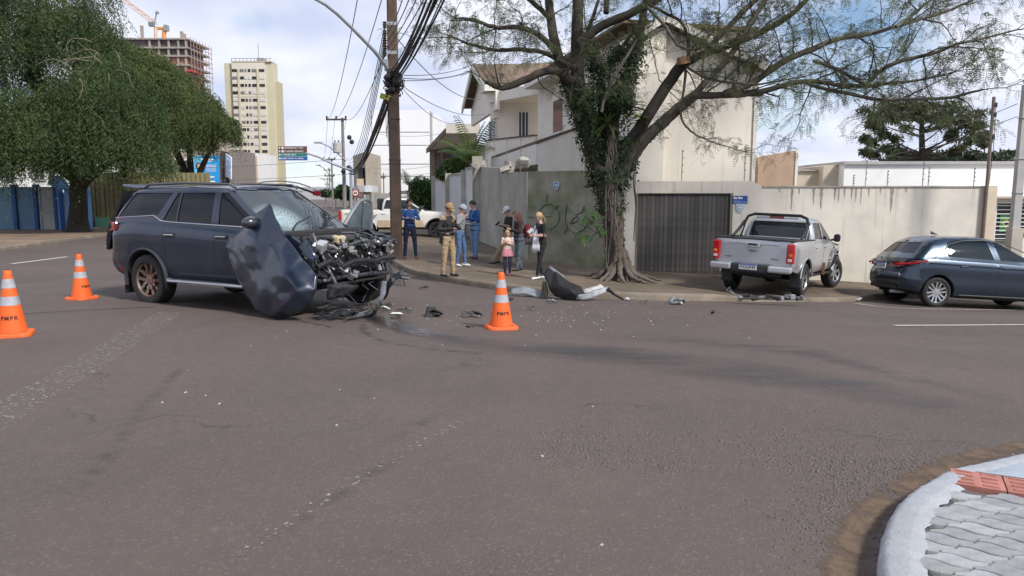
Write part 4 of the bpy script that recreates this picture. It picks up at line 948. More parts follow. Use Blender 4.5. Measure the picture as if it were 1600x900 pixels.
 # ================================================================== POLES, LAMPS, SIGNS, CABLES
POLEB=M('brown_pole',(.105,.07,.052),.9,var=.3,scale=3,bump=.4,bscale=25,streak=.3,streakcol=(.05,.04,.035));POLEG=M('grey_pole',(.21,.20,.19),.9,var=.2,scale=2)
GALV=M('galvanised',(.42,.44,.46),.45,metal=.6,var=.1);BLKC=M('black_cable',(.018,.018,.02),.6,var=.1);GREYC=M('grey_cable',(.13,.14,.155),.6,var=.1)
CER=M('brown_insulator',(.07,.045,.035),.3,var=.1)
def insul(mb,c,s=1.0):
 mb.lathe([(.02*s,-.09*s),(.06*s,-.06*s),(.035*s,-.03*s),(.065*s,0),(.035*s,.03*s),(.06*s,.06*s),(.02*s,.09*s)],8,c);return mb
mpb=gp(620,404,.15)
mp_=T('utility_pole','thick brown utility pole wrapped in black cables beside the footway','utility pole',mpb)
MY=mpb.y
mb=MB();zz=[-.3,3.2,6.5,10.5];
rows=[]
for z,w,d_ in((-.3,.325,.27),(3.2,.30,.25),(6.5,.275,.23),(10.5,.23,.2)):
 c_=.05;rows.append([(x*w/2,y*d_/2,z)for x,y in((-1,-.6),(-.7,-1),(.7,-1),(1,-.6),(1,.6),(.7,1),(-.7,1),(-1,.6),(-1,-.6))])
mb.grid(rows);mb.f.append(tuple(27+i for i in range(8)));mb.build('post',POLEB,mp_)
def mloc(u,v,Y=None):return at(u,v,MY if Y is None else Y)-Vector(mp_.location)
for v in(186,250,256,330):q=mloc(617,v);MB().box((0,0,q.z),(.31,.27,.035)).build('steel_band',M('band_brown',(.07,.05,.042),.6),mp_)
for v in(38,83):q=mloc(611,v);MB().box((0,0,q.z),(.27,.24,.09)).build('steel_band',GALV,mp_)
for v in(39,52,63,72,83):
 q=mloc(601,v);insul(MB(),q,1.1).build('insulator',CER,mp_);MB().tube([q+Vector((0,0,0)),(-.1,0,q.z)],.018,5).build('insulator_pin',GALV,mp_)
q0,q1=mloc(601,34),mloc(601,90);MB().tube([q0,q1],.018,5).build('rack_bar',GALV,mp_)
arm=[mloc(606,107,MY-.15),mloc(585,80,MY-.5),mloc(550,44,MY-1.0),mloc(527,22,MY-1.4),mloc(508,7,MY-1.7),mloc(488,-4,MY-2.0),mloc(462,-12,MY-2.3)]
lo_=MB().tube(arm,[.05,.048,.044,.042,.04,.038,.036],8).build('lamp_arm',GALV,mp_,smooth=True)
MB().box(mloc(450,-13,MY-2.4),(.55,.25,.12),(0,R(-10),0)).build('lamp_head',GALV,mp_)
MB().box(mloc(605,102),(.14,.2,.3)).build('arm_bracket',GALV,mp_)
# cable tangle
rg=random.Random(5)
ctr=mloc(613,130);tn_=MB()
for k in range(34):
 a0=rg.uniform(0,6.28);r0=rg.uniform(.12,.36);z0=ctr.z+rg.uniform(-.35,.35);pts=[]
 for j in range(9):t=a0+j*.5;pts.append((math.cos(t)*r0*.8+rg.uniform(-.04,.04)+.02,math.sin(t)*r0*.7,z0+rg.uniform(-.1,.1)))
 tn_.tube(pts,rg.uniform(.01,.024),4)
tg=tn_.build('cable_tangle',BLKC,mp_);
for k,(u,v,s)in enumerate(((606,121,.13),(620,128,.17),(612,140,.13),(607,132,.11))):MB().ball(mloc(u,v,MY-.2),s,8,6,(.9,.7,.8)).build('junction_box',BLKC,mp_,smooth=True)
MB().box(mloc(603,152,MY-.1),(.3,.2,.14),(0,.3,0)).build('yellow_tag',M('yellow_green',(.35,.33,.05),.7,var=.3,scale=20),mp_)
for k in range(5):
 q=mloc(604+k*.9,158);MB().tube([q,q+Vector((rg.uniform(-.05,.05),0,-.5)),q+Vector((rg.uniform(-.05,.05),0,-.9-.12*k))],.008,4).build('loose_wire',BLKC,mp_)
 # cables as things
def cable(a,b,sag,r,label,group,mat=GREYC,n=14):
 a=Vector(a);b=Vector(b);o=bpy.data.objects.new
 pts=[a.lerp(b,i/n)+Vector((0,0,-sag*4*(i/n)*(1-i/n)))for i in range(n+1)]
 ob=MB().tube([p-a for p in pts],r,5).build('overhead_cable',mat,None,smooth=True);ob.location=a
 return tag(ob,label,'cable',group)
P2Y=62.0
rg=random.Random(9)
for k in range(9):
 a=at(606+rg.uniform(-5,5),140+k*2.0,MY-.1+rg.uniform(-.2,.2));b=at(547+rg.uniform(-3,2),264+rg.uniform(-6,10),P2Y)
 cable(a,b,.9+rg.uniform(-.25,.35),.022+rg.uniform(-.006,.014),'black cable of the thick bundle sagging from the brown pole down the street','cables down the side street',BLKC)
for k,v in enumerate((39,52,63,72,83)):
 a=at(601,v,MY);b=at(544+k*.4,250+k*3,P2Y);cable(a,b,1.1+.1*k,.014,('topmost','second','third','fourth','lowest')[k]+' thin grey wire leaving the insulator rack on the brown pole','rack wires',GREYC)
for k in range(8):
 a=at(611+rg.uniform(-3,7),108+k*4,MY-.1);b=at(676+k*4.5+rg.uniform(-3,3),-34,MY-7-.2*k)
 cable(a,b,.12+rg.uniform(0,.12),.02+rg.uniform(-.008,.008),'black cable of the bundle rising right from the brown pole over the street','cables rising to the right',BLKC)
for k in range(4):
 a=at(612,40+k*13,MY);b=at(640+k*14,-40,MY-8);cable(a,b,.1,.012,('leftmost','second','third','rightmost')[k]+' thin wire fanning up right from the brown pole above the black bundle','cables rising to the right',GREYC)
for k,(u0,v0,u1,v1,s)in enumerate(((620,117,765,86,.3),(620,121,768,92,.35),(621,126,772,96,.25))):
 cable(at(u0,v0,MY),at(u1,v1,36),s,.013,('topmost','middle','lowest')[k]+' of the three near level wires from the brown pole to the tiled house','wires to the house',GREYC)
cable(at(622,62,MY),at(752,155,36),.5,.014,'single drop wire from the brown pole sloping to the tiled gable','wires to the house',GREYC)
cable(at(625,132,MY),at(756,178,37),.35,.012,'upper drop wire from the tangle to the palm by the house','wires to the house',GREYC)
cable(at(625,134,MY),at(722,190,37),.45,.010,'lower drop wire from the tangle ending short of the palm','wires to the house',GREYC)
def pole(u,v1,Y,wpx,label,arms=(),v0=312,lamp=None,mat=POLEG,name='utility_pole'):
 b=at(u,v0,Y);b.z=hh(b.x,b.y)-.1;top=at(u,v1,Y);t=T(name,label,'utility pole',b,group='poles down the street')
 h=top.z-b.z;w=wpx/FPX*Y/2;lean=(top.x-b.x)
 MB().tube([(0,0,0),(0,0,h)],[w*1.25,w*.8],8).build('post',mat,t,smooth=True)
 for dv_,u0,u1 in arms:
  z=at(u,v1+dv_,Y).z-b.z;x0=at(u0,v1,Y).x-b.x;x1=at(u1,v1,Y).x-b.x
  MB().box(((x0+x1)/2,-w,z),(x1-x0,.12,.14)).build('crossarm',M('dark_timber',(.08,.065,.055),.9,var=.2),t)
  for f in(.04,.5,.96):insul(MB(),(x0+(x1-x0)*f,-w,z+.16),1.6).build('insulator',CER,t)
 if lamp:
  pts=[at(a,c,Y-2*i/len(lamp))-b for i,(a,c)in enumerate(lamp)];MB().tube(pts,.05,6).build('lamp_arm',GALV,t,smooth=True);MB().box(pts[-1],(.6,.3,.12)).build('lamp_head',GALV,t)
 return t
p2=pole(538.5,184,P2Y,5.2,'far timber pole with crossarm, transformer and lamp arm',((3,510,542),),lamp=((541,252),(528,240),(514,229),(503,224),(497,223)))
b=Vector(p2.location)
q=at(526.5,231,P2Y-.4)-b;MB().lathe([(.30,-.42),(.34,-.38),(.34,.38),(.30,.42)],12,q).build('transformer',M('transformer_grey',(.42,.41,.38),.6,var=.15,scale=3),p2,smooth=True)
for k in(-.15,.15):insul(MB(),q+Vector((k,0,.5)),1.2).build('insulator',CER,p2)
for v,dx_ in((215,.3),(222,.5),(262,.25),(268,-.2)):MB().ball(at(541,v,P2Y)-b+Vector((dx_,-.2,0)),.2,8,6).build('coil',BLKC,p2,smooth=True)
sg=T('direction_sign','overhead direction sign with brown, green and blue panels on a long arm','sign',Vector((at(548.5,300,60).x,60,hh(-12,60))))
b=Vector(sg.location)
MB().tube([(0,0,0),at(548,262,60)-b],[.14,.11],8).build('post',GALV,sg,smooth=True)
MB().tube([at(548,266,60)-b,at(520,256,60)-b,at(497,245,60)-b,at(478,239,60)-b],[.1,.09,.08,.07],8).build('arm',GALV,sg,smooth=True)
for u0,u1,v0,v1,c_,nm in((435,479.5,228.5,239,(.13,.06,.05),'brown_panel'),(435,480,239.3,244.3,(.02,.19,.15),'green_panel'),(435.5,480.3,244.6,250.6,(.03,.11,.36),'blue_panel')):
 a_,b_=at(u0,v1,60)-b,at(u1,v0,60)-b;pn=MB().span((a_.x,-.05,a_.z),(b_.x,.03,b_.z)).build(nm,M('sign_'+nm,c_,.5,var=.08),sg)
 rows_=2 if nm=='brown_panel' else 1
 for k in range(rows_):
  z=a_.z+(b_.z-a_.z)*(k+.5)/rows_;hgt=(b_.z-a_.z)/rows_
  MB().box((a_.x+.12,-.058,z),(.1,.012,hgt*.45)).build('arrow',WHITEP,pn);
  if nm=='brown_panel':MB().box((a_.x+.36,-.058,z),(.16,.012,hgt*.62)).build('pictogram',WHITEP,pn)
  mb=MB();x=a_.x+(.52 if nm=='brown_panel' else .24);rr_=random.Random(k+len(nm))
  while x<a_.x+(1.95 if nm!='green_panel' else 1.45):
   w_=rr_.uniform(.05,.085);mb.box((x+w_/2,-.058,z),(w_,.012,hgt*rr_.choice((.3,.36,.44))));x+=w_+(.03 if rr_.random()<.85 else .1)
  mb.build('lettering',M('sign_letter',(.55,.55,.53),.6,var=0),pn,kind='stuff')
pole(520,247,100,3,'slim far pole with a short crossarm behind the transformer pole',((2,505,524),(28,507,522)),lamp=((520,290),(513,272),(505,262),(497,258)))
pole(516,262,140,2.2,'third pole in the row, with lamp arm',((4,506,520),),lamp=((516,292),(508,282),(502,279)))
pole(513,277,190,1.6,'fourth pole in the row, small near the street end',((3,506,518),))
pole(510.5,286,250,1.2,'smallest pole at the vanishing end of the street',((2,507,514),))
pole(626.5,238,30,2.6,'dark steel post standing right behind the brown utility pole',mat=M('dark_steel',(.05,.052,.055),.6),name='steel_post',v0=380)
pole(588.5,264,88,2.2,'thin post in front of the white block, left one',name='thin_post');pole(600,270,92,2.0,'thin post in front of the white block, right one',((8,596,602),),name='thin_post')
for k,(u0,v0,u1,v1)in enumerate(((512,185,562,-20),(523,185,602,-20),(540,186,610,60))):
 cable(at(u0,v0,P2Y),at(u1,v1,MY-1+(2 if k==2 else 0)),.8,.014,('leftmost','middle','rightmost')[k]+' high wire rising from the crossarm of the far timber pole','high wires',GREYC)
for k,(u0,u1)in enumerate(((512,506),(523,514),(541,523))):cable(at(u0,187,P2Y),at(u1,249,100),.5,.015,('leftmost','middle','rightmost')[k]+' wire running on from the far timber pole to the next pole','high wires',GREYC)
for k,(v0,v1,y1)in enumerate(((262,262,75),(276,280,80),(292,297,84))):cable(at(-60,v0-2,70),at(545,v1-14+k*6,P2Y),.6,.018,('upper','middle','lower')[k]+' of three cables crossing the avenue above the wreck','cables over the avenue',GREYC)
for k,(v0,v1)in enumerate(((207,209),(262,256),(270,268))):cable(at(580,v0,80),at(690,v1,60),.3,.014,('upper','middle','lower')[k]+' wire crossing the white block behind the pole','wires at the white block',GREYC)
# speed sign and traffic light
Y_=46.0;b=at(556,350,Y_);b.z=hh(b.x,b.y);ss=T('speed_sign','round speed limit sign reading 60 beside the shop pillars','sign',b)
q=at(555.5,301.5,Y_)-b;MB().tube([(0,.05,0),(0,.05,q.z+.25)],.035,6).build('post',GALV,ss)
MB().box(q+Vector((.02,.03,-.05)),(.42,.02,.52)).build('back_plate',M('brown_plate',(.16,.10,.08),.7),ss)
for r_,m_,y_ in((.215,M('sign_red',(.45,.02,.02),.5),0),(.165,WHITEP,-.012)):MB().lathe([(r_,y_-.008),(r_,y_+.008)],24,q,'y').build('disc',m_,ss)
me=text_mesh('60',.22,extrude=.003,bold=.006);o=link('lettering',me,BLKC,ss);o.rotation_euler=(R(90),0,0);o.location=q+Vector((0,-.026,0))
Y_=88.0;b=at(404,340,Y_);b.z=hh(b.x,b.y);tl2=T('traffic_light','traffic light showing red with a round sign beside it','traffic light',b)
q=at(405,299.5,Y_)-b;MB().box(q,(.36,.3,.9)).build('housing',M('signal_black',(.03,.03,.03),.6),tl2)
MB().lathe([(.13,-.02),(.13,.02)],14,q+Vector((0,-.17,.28)),'y').build('red_lamp',M('red_lamp',(.5,.02,.02),.4,emit=((1,.05,.03),.8)),tl2)
for z in(0,-.28):MB().lathe([(.13,-.02),(.13,.02)],14,q+Vector((0,-.17,z)),'y').build('dark_lamp',M('dark_lens',(.05,.05,.045),.3),tl2)
MB().tube([(.2,.1,0),(.2,.1,q.z+.6)],.07,6).build('post',GALV,tl2);MB().tube([at(380,312,Y_)-b,at(392,302,Y_)-b,q+Vector((.2,0,.2))],.05,6).build('arm',GALV,tl2)
q=at(394,302,Y_)-b;MB().lathe([(.33,-.01),(.33,.01)],20,q,'y').build('sign_disc',WHITEP,tl2);
mb=MB();mb.tube([q+Vector((.3*math.cos(t),-.02,.3*math.sin(t)))for t in[k*6.2832/20 for k in range(21)]],.035,5);mb.build('sign_ring',M('ring_dark',(.12,.05,.04),.6),tl2)
# right hand posts
b=at(1581,405,19.6);b.z=hh(b.x,b.y)+.1;rp=T('concrete_post','pale grey concrete meter post standing behind the dark hatchback','utility pole',b)
hgt=at(1582,133,19.6).z-b.z;MB().box((0,0,hgt/2),(.22,.18,hgt),taper=.75).build('post',M('post_concrete',(.40,.39,.375),.9,var=.15,scale=2,streak=.3,streakcol=(.2,.19,.17)),rp)
MB().box((.0,-.02,1.1),(.30,.26,1.5)).build('pedestal',M('post_concrete_warm',(.42,.38,.32),.9,var=.2,scale=2),rp)
for f in(.5,.66,.85):MB().box((0,0,hgt*f),(.235,.2,.02)).build('wire_tie',GALV,rp)
for k in range(3):
 z=hgt*.97;MB().tube([(.08,-.05,z),(.22+.05*k,-.05,z-.12),(.26+.04*k,-.05,z-.5),(.16+.05*k,-.05,z-.85)],.009,4).build('hanging_wire',BLKC,rp)
MB().box((.12,-.06,z),(.06,.05,.1)).build('clamp',GALV,rp)
b=at(1534.5,372,FY-.06);zb=hh(b.x,b.y);tp_=T('steel_pole','thin rusty steel pole rising in front of the cream wall end','pole',(b.x,FY-.09,zb))
MB().tube([(0,0,0),(0,0,at(1534,152,FY).z-zb)],.045,8).build('post',M('rust_pole',(.17,.13,.11),.7,var=.25,scale=4),tp_,smooth=True)
for v in(165,180,215):MB().box((.05,-.03,at(1534,v,FY).z-zb),(.06,.06,.12)).build('bracket',BLKC,tp_)
MB().tube([(.07,0,at(1534,160,FY).z-zb),(.1,0,at(1534,230,FY).z-zb),(.05,0,at(1534,290,FY).z-zb)],.01,4).build('wire',BLKC,tp_)
for k,(v0,v1)in enumerate(((172,196),(192,239))):cable(at(1590,v0-10,19.6),at(1430-90*k,v1+14,26),.12,.009,('upper','lower')[k]+' service wire from the concrete post past the steel pole','service wires at the right',GREYC)
b=at(1577,400,18.9);b.z=hh(b.x,b.y)+.1;bo=T('meter_box','small pale meter box on the white wall by the concrete post','meter box',at(1595,371,21.9))
MB().box((0,0,0),(.3,.12,.5)).build('case',WFR,bo);MB().box((0,-.065,.08),(.14,.02,.14)).build('dial_window',DARKGL,bo)
q=at(1593,395,19.4);q.z=hh(q.x,q.y);bol=tag(MB().tube([(0,0,0),(0,0,1.15)],.05,8).build('bollard',M('bollard_dark',(.06,.065,.075),.5),None,smooth=True),'short dark bollard at the right edge behind the hatchback','bollard');bol.location=q
# ================================================================== TREES AND PLANTS
def leafmat(name,a,b,trans=.3,scale=.8,rough=.6):
 m=bpy.data.materials.new(name);m.use_nodes=True;t=m.node_tree;N=t.nodes;L=t.links;p=N['Principled BSDF'];MATS[name]=m
 tc=N.new('ShaderNodeTexCoord');n=N.new('ShaderNodeTexNoise');n.inputs['Scale'].default_value=scale;n.inputs['Detail'].default_value=4;L.new(tc.outputs['Object'],n.inputs['Vector'])
 n2=N.new('ShaderNodeTexNoise');n2.inputs['Scale'].default_value=scale*14;L.new(tc.outputs['Object'],n2.inputs['Vector'])
 ad_=N.new('ShaderNodeMath');ad_.operation='ADD';L.new(n.outputs[0],ad_.inputs[0]);L.new(n2.outputs[0],ad_.inputs[1])
 r=N.new('ShaderNodeMapRange');r.inputs[1].default_value=.75;r.inputs[2].default_value=1.25;L.new(ad_.outputs[0],r.inputs[0])
 x=N.new('ShaderNodeMix');x.data_type='RGBA';x.inputs[6].default_value=(*a,1);x.inputs[7].default_value=(*b,1);L.new(r.outputs[0],x.inputs[0])
 L.new(x.outputs[2],p.inputs['Base Color']);p.inputs['Roughness'].default_value=rough;p.inputs['Specular IOR Level'].default_value=.3
 tr=N.new('ShaderNodeBsdfTranslucent');L.new(x.outputs[2],tr.inputs[0]);ms=N.new('ShaderNodeMixShader');ms.inputs[0].default_value=trans
 L.new(p.outputs[0],ms.inputs[1]);L.new(tr.outputs[0],ms.inputs[2]);L.new(ms.outputs[0],N['Material Output'].inputs[0])
 return m
def quads_from(C,A,B):
 """leaf quads: centres C, half-length vectors A, half-width vectors B -> diamond-ish leaves"""
 n=len(C);V=np.empty((n,4,3),np.float32)
 V[:,0]=C-A;V[:,1]=C+B-A*.1;V[:,2]=C+A;V[:,3]=C-B-A*.1
 return V.reshape(-1,3),np.arange(n*4,dtype=np.int32).reshape(-1,4)
def rdir(n,rs):
 v=rs.normal(size=(n,3));return v/np.linalg.norm(v,axis=1,keepdims=True)
def unit(v):return v/np.maximum(1e-9,np.linalg.norm(v,axis=-1,keepdims=True))
def leafcloud(spots,size,rs,aspect=.45,droop=.0,shell=.5):
 Cs=[];
 for c,r,n in spots:
  d=rdir(n,rs);f=(shell+(1-shell)*rs.random((n,1)))**.6
  Cs.append(np.array(c)+d*f*np.array(r)*(1+.12*rs.normal(size=(n,1))))
 C=np.concatenate(Cs);n=len(C);A=rdir(n,rs);A[:,2]-=droop;A=unit(A)*size*rs.uniform(.6,1.3,(n,1));B=unit(np.cross(A,rdir(n,rs)))*size*aspect
 return quads_from(C,A,B)
BARK=M('tree_bark',(.085,.068,.055),.95,var=.45,scale=5,bump=.9,bscale=18,moss=((.17,.16,.13),.5),detail=9)
BARKD=M('dark_bark',(.045,.037,.03),.95,var=.4,scale=4,bump=.7,bscale=14)
rs=np.random.RandomState(11);rg=random.Random(21)
# ---------------------------------------------------------------- feathery street tree on the corner
tb_=gp(965,437,.15);TYY=tb_.y
ft=T('street_tree','large spreading street tree with ivy covered trunk and feathery sparse leaves at the corner','tree',tb_)
O_=Vector(tb_)
def tp(u,v,dy=0):return at(u,v,TYY+dy)-O_
PX=TYY/FPX
limbs={'trunk':([(966,445),(964,425),(961,385),(957,330),(951,290),(947,262)],[30,25,21,24,28,26],0,0),'A':([(945,285),(932,240),(917,195),(906,150),(901,105),(902,55),(903,0),(906,-60),(915,-140)],[22,20,18,16,14,13,12,10,6],.1,.6),'A2':([(915,190),(893,150),(877,105),(865,60),(858,5),(850,-60),(835,-130)],[14,13,12,11,9,7,4],.2,1.2),'A3':([(893,128),(868,107),(843,114),(815,127),(792,137),(775,137),(760,128)],[11,9,8,8,7,5,3],.1,-.7),'A4':([(872,85),(845,55),(810,40),(775,45),(740,30),(712,28)],[7,6,5,4,3,1.5],.2,-1.6),'A5':([(860,30),(835,5),(800,-20),(760,-30)],[6,5,4,2],.3,.6),'A6':([(903,70),(935,42),(975,25),(1020,5),(1060,-25),(1110,-70)],[10,9.5,9,8,7,5],.1,-.5),'A7':([(900,110),(860,85),(820,75),(775,80),(735,70),(700,55)],[6,5,4.5,4,3,1.5],.0,1.6),'B':([(953,262),(953,215),(957,165),(968,140),(983,120),(993,85),(1000,50),(1008,10),(1016,-50)],[22,20,17,15,13,11,9,8,5],.2,.9),'B2':([(950,200),(935,150),(940,110),(965,85),(990,50),(1010,30)],[9,9,8,5,5,4],.4,1.3),'B3':([(930,110),(922,80),(915,55),(930,20),(940,-20)],[8,7,5,4,3],.4,1.6),'C':([(962,262),(982,228),(1008,188),(1032,150),(1052,118),(1072,94)],[20,15,13,12,12,11.5],-.1,-.6),'C2':([(1066,102),(1095,86),(1130,74),(1170,60),(1215,38),(1250,12),(1285,-30),(1330,-80)],[8.5,7.5,7,6.5,5.5,5,4,2],-.7,-.4),'C3':([(1076,90),(1076,60),(1068,35),(1040,20),(1015,8)],[4,3.5,3,3,2.5],-.7,-1.2),'C4':([(1100,84),(1140,40),(1175,5),(1220,-40),(1260,-90)],[6,6,5.5,5,3],-.7,.6),'D':([(964,285),(985,248),(1012,212),(1040,188),(1066,164),(1086,149)],[20,14,12,12,11,10],-.2,-1.0),'D1':([(1082,150),(1120,149),(1165,148),(1205,140),(1240,128),(1275,127),(1310,133),(1350,136),(1385,130),(1425,128),(1470,118)],[8,6.5,6,5.5,5,4.5,4,4,3.5,2.5,1.5],-1.0,-1.8),'D2':([(1080,153),(1105,125),(1135,95),(1160,60),(1180,25),(1205,-15),(1240,-60)],[7,6.5,6,5.5,5,4.5,3],-1.0,.2),'D3':([(1130,146),(1172,134),(1205,108),(1235,90),(1275,75),(1305,60),(1335,57),(1375,50),(1420,35),(1470,22),(1520,0),(1560,-20)],[6,6,6.5,6.5,6,5,4.5,4,3.5,3,2,1],-1.2,-.6),'D4':([(1350,136),(1375,110),(1400,97),(1440,88),(1475,78),(1495,68),(1530,62),(1580,48),(1600,45)],[4,4,4,3.5,3,2.5,2,1.5,1],-1.8,-2.6),'D5':([(1255,128),(1290,140),(1330,147),(1375,158),(1420,154),(1480,155),(1515,145),(1538,140)],[3.5,3.5,3.5,3.5,3,3,2.5,1.5],-1.5,-2.4),'D6':([(1270,95),(1310,108),(1345,130),(1360,135)],[3.5,3.5,3,2.5],-1.2,-1.6),'D7':([(1400,42),(1430,20),(1460,-5),(1500,-40)],[3.5,3,2.5,1.5],-1.0,.4),'E':([(1072,96),(1070,130),(1066,160),(1062,180),(1072,200),(1090,213),(1118,224)],[3,2.8,2.4,2.4,2.2,1.8,1],-.7,-1.2),'E2':([(1074,105),(1100,122),(1140,130),(1180,133),(1225,125)],[2.6,2.4,2.2,2,1.4],-.8,-1.8),'E3':([(1010,10),(1040,40),(1055,68),(1078,80),(1108,70),(1140,72)],[3.4,3.2,3,2.6,2,1.2],-.3,-1.4),'E4':([(940,175),(945,150),(960,120),(975,95),(995,62)],[3.4,3.2,3,3,2],-.6,-.9),'E5':([(1015,60),(1023,95),(1030,125)],[1.2,1.2,.8],-.9,-1.0),'F':([(947,20),(950,-40),(930,-110),(880,-170)],[6,6,5,3],.4,2.0),'G':([(906,-40),(870,-90),(810,-130),(740,-150)],[7,6,5,2],.5,-2),'H':([(1110,-60),(1180,-120),(1270,-150),(1370,-140)],[6,5,4,2],-.2,1.5),'I':([(1000,-10),(1040,-90),(1060,-170),(1090,-240)],[7,6,5,3],.6,1.2),}
WP={}
for nm,(px,rad,d0,d1)in limbs.items():
 k=len(px);WP[nm]=[tp(u,v,d0+(d1-d0)*i/(k-1)+.05*math.sin(i*2.1))for i,(u,v)in enumerate(px)],[r*PX*(.72 if nm[0]!='t' else .70)for r in rad]
def subd(P_,Rr,it=2):
 for _ in range(it):
  q=[P_[0]];r=[Rr[0]]
  for i in range(len(P_)-1):
   q+=[P_[i].lerp(P_[i+1],.25),P_[i].lerp(P_[i+1],.75)];r+=[Rr[i]*.75+Rr[i+1]*.25,Rr[i]*.25+Rr[i+1]*.75]
  q.append(P_[-1]);r.append(Rr[-1]);P_,Rr=q,r
 return P_,Rr
LS={nm:subd(*w)for nm,w in WP.items()}
mb=MB();P_,Rr=LS['trunk']
mb.tube([p+Vector((.015*math.sin(i*1.7),.01*math.sin(i*2.3),0))for i,p in enumerate(P_)],Rr,14)
for k in range(14):
 a=-2.8+k*.42+rg.uniform(-.15,.15);d=Vector((math.cos(a),math.sin(a),0));l=rg.uniform(.40,.75)*(1.15 if-1.4<a<.6 else .85)
 c=P_[8]*.0
 pts=[Vector((0,0,.75))+d*.17,Vector((0,0,.38))+d*.27,Vector((0,0,.14))+d*.44,Vector((0,0,.05))+d*(.5+l*.5)+Vector((rg.uniform(-.1,.1),rg.uniform(-.1,.1),0)),Vector((0,0,-.05))+d*(.5+l)+Vector((rg.uniform(-.2,.2),rg.uniform(-.1,.1),0))]
 q,r=subd(pts,[.06,.085,.07,.045,.015]);mb.tube([p+Vector((rg.gauss(0,.008),rg.gauss(0,.008),rg.gauss(0,.006)))for p in q],[x*rg.uniform(.85,1.15)for x in r],9)
tko=mb.build('trunk',BARK,ft,smooth=True,sharp=80)
from mathutils import noise as mno
for v in tko.data.vertices:v.co+=mno.noise_vector(v.co*7)*.022+mno.noise_vector(v.co*19)*.008
for nm in LS:
 if nm=='trunk':continue
 P_,Rr=LS[nm]
 MB().tube([p+Vector((rg.gauss(0,.006),rg.gauss(0,.006),rg.gauss(0,.006)))for p in P_],Rr,9).build('limb',BARKD if nm[0]in 'ABCFGHI' else BARK,ft,smooth=True,sharp=80)
q=tp(1070,92,-.72);MB().tube([q+Vector((-.03,-.03,-.12)),q+Vector((-.06,-.05,.04))],[.16,.14],10).build('sawn_stump',M('sawn_wood',(.30,.17,.09),.9,var=.4,scale=15),ft)
# branchlets, twigs and leaves
twv=MB();leaves=[]
def wander(p,d,l,n,bend,up):
 pts=[p];
 for i in range(n):
  d=(d+Vector((rg.gauss(0,bend),rg.gauss(0,bend),rg.gauss(0,bend)+up))).normalized();p=p+d*(l/n);pts.append(p)
 return pts
def twig(p,d,l,r):
 pts=wander(p,d,l,4,.28,-.03);twv.tube(pts,[r,r*.8,r*.6,r*.45,r*.3],3,False)
 for i in range(1,5):
  for _ in range(2):
   leaves.append((pts[i],(pts[i]-pts[i-1]).normalized()))
def branchlet(p,d,l,r,dens=1.0):
 pts=wander(p,d,l,6,.22,.02);twv.tube(pts,[r*(1-.11*i)for i in range(7)],4,False)
 for i in range(1,7):
  dd=(pts[i]-pts[i-1]).normalized()
  for _ in range(2 if rg.random()<.5*dens else 1):
   t=Vector((rg.gauss(0,1),rg.gauss(0,1),rg.gauss(0,.45))).normalized()
   if rg.random()<dens:twig(pts[i],(dd*.7+t*.8).normalized(),rg.uniform(.35,.8),.006)
 twig(pts[-1],(pts[-1]-pts[-2]).normalized(),.5,.006)
dens={'A3':.7,'A4':1.7,'A5':1.7,'A7':1.5,'A2':.7,'A6':.8,'A':.2,'B':.25,'B2':.5,'B3':.7,'C':.0,'C2':1.3,'C3':1.2,'C4':1.3,'D':0,'D1':1.4,'D2':1.2,'D3':1.7,'D4':1.9,'D5':1.7,'D6':1.2,'D7':1.7,'E':.6,'E2':1.5,'E3':1.1,'E4':.6,'E5':.3,'F':1,'G':1.6,'H':1.6,'I':1.3}
for nm,(P_,Rr)in LS.items():
 if not dens.get(nm):continue
 L_=0;nxt=.5 if nm in('A','B')else .15
 for i in range(1,len(P_)):
  seg=(P_[i]-P_[i-1]);L_+=seg.length
  while L_>nxt:
   nxt+=.56/dens[nm]*rg.uniform(.6,1.4)
   if nm in('A','B')and P_[i].z<5.2:continue
   sd=Vector((rg.gauss(0,1),rg.gauss(0,1.0),rg.gauss(.1,.55))).normalized();d=seg.normalized()
   branchlet(P_[i],(d*.8+sd*.9).normalized(),rg.uniform(.7,1.7),max(.008,min(.02,Rr[i]*.5)),.8)
 branchlet(P_[-1],(P_[-1]-P_[-2]).normalized(),1.2,.012,1)
twv.build('twigs',BARKD,ft,smooth=True,kind='stuff')
# feathery leaf: a rachis with pairs of narrow pinnae
def feather(leaves,rs,n=7):
 P0=np.array([tuple(p)for p,d in leaves],np.float32);D=np.array([tuple(d)for p,d in leaves],np.float32)
 m=len(P0);D=unit(D*.5+rdir(m,rs)*.9+np.array([0,0,-.25]));S=unit(np.cross(D,rdir(m,rs)*.5+np.array([0,0,1])));Nn=np.cross(S,D)
 L_=rs.uniform(.14,.27,(m,1));C=[];A=[];B=[]
 for k in range(n):
  f=(k+.6)/n;base=P0+D*L_*f+np.array([0,0,-1])*L_*.35*f*f
  wl=L_*.36*(1-abs(f-.45)*1.1)
  for sgn in(-1,1):
   a=unit(S*sgn+D*.55-Nn*.15*sgn+rdir(m,rs)*.18)*wl*.5
   C.append(base+a);A.append(a);B.append(unit(np.cross(a,Nn))*L_*.036)
 return quads_from(np.concatenate(C),np.concatenate(A),np.concatenate(B))
V,F=feather(leaves,rs)
npmesh('foliage',V,F,leafmat('feather_leaf',(.060,.078,.036),(.17,.19,.095),.4,1.2),ft,kind='stuff')
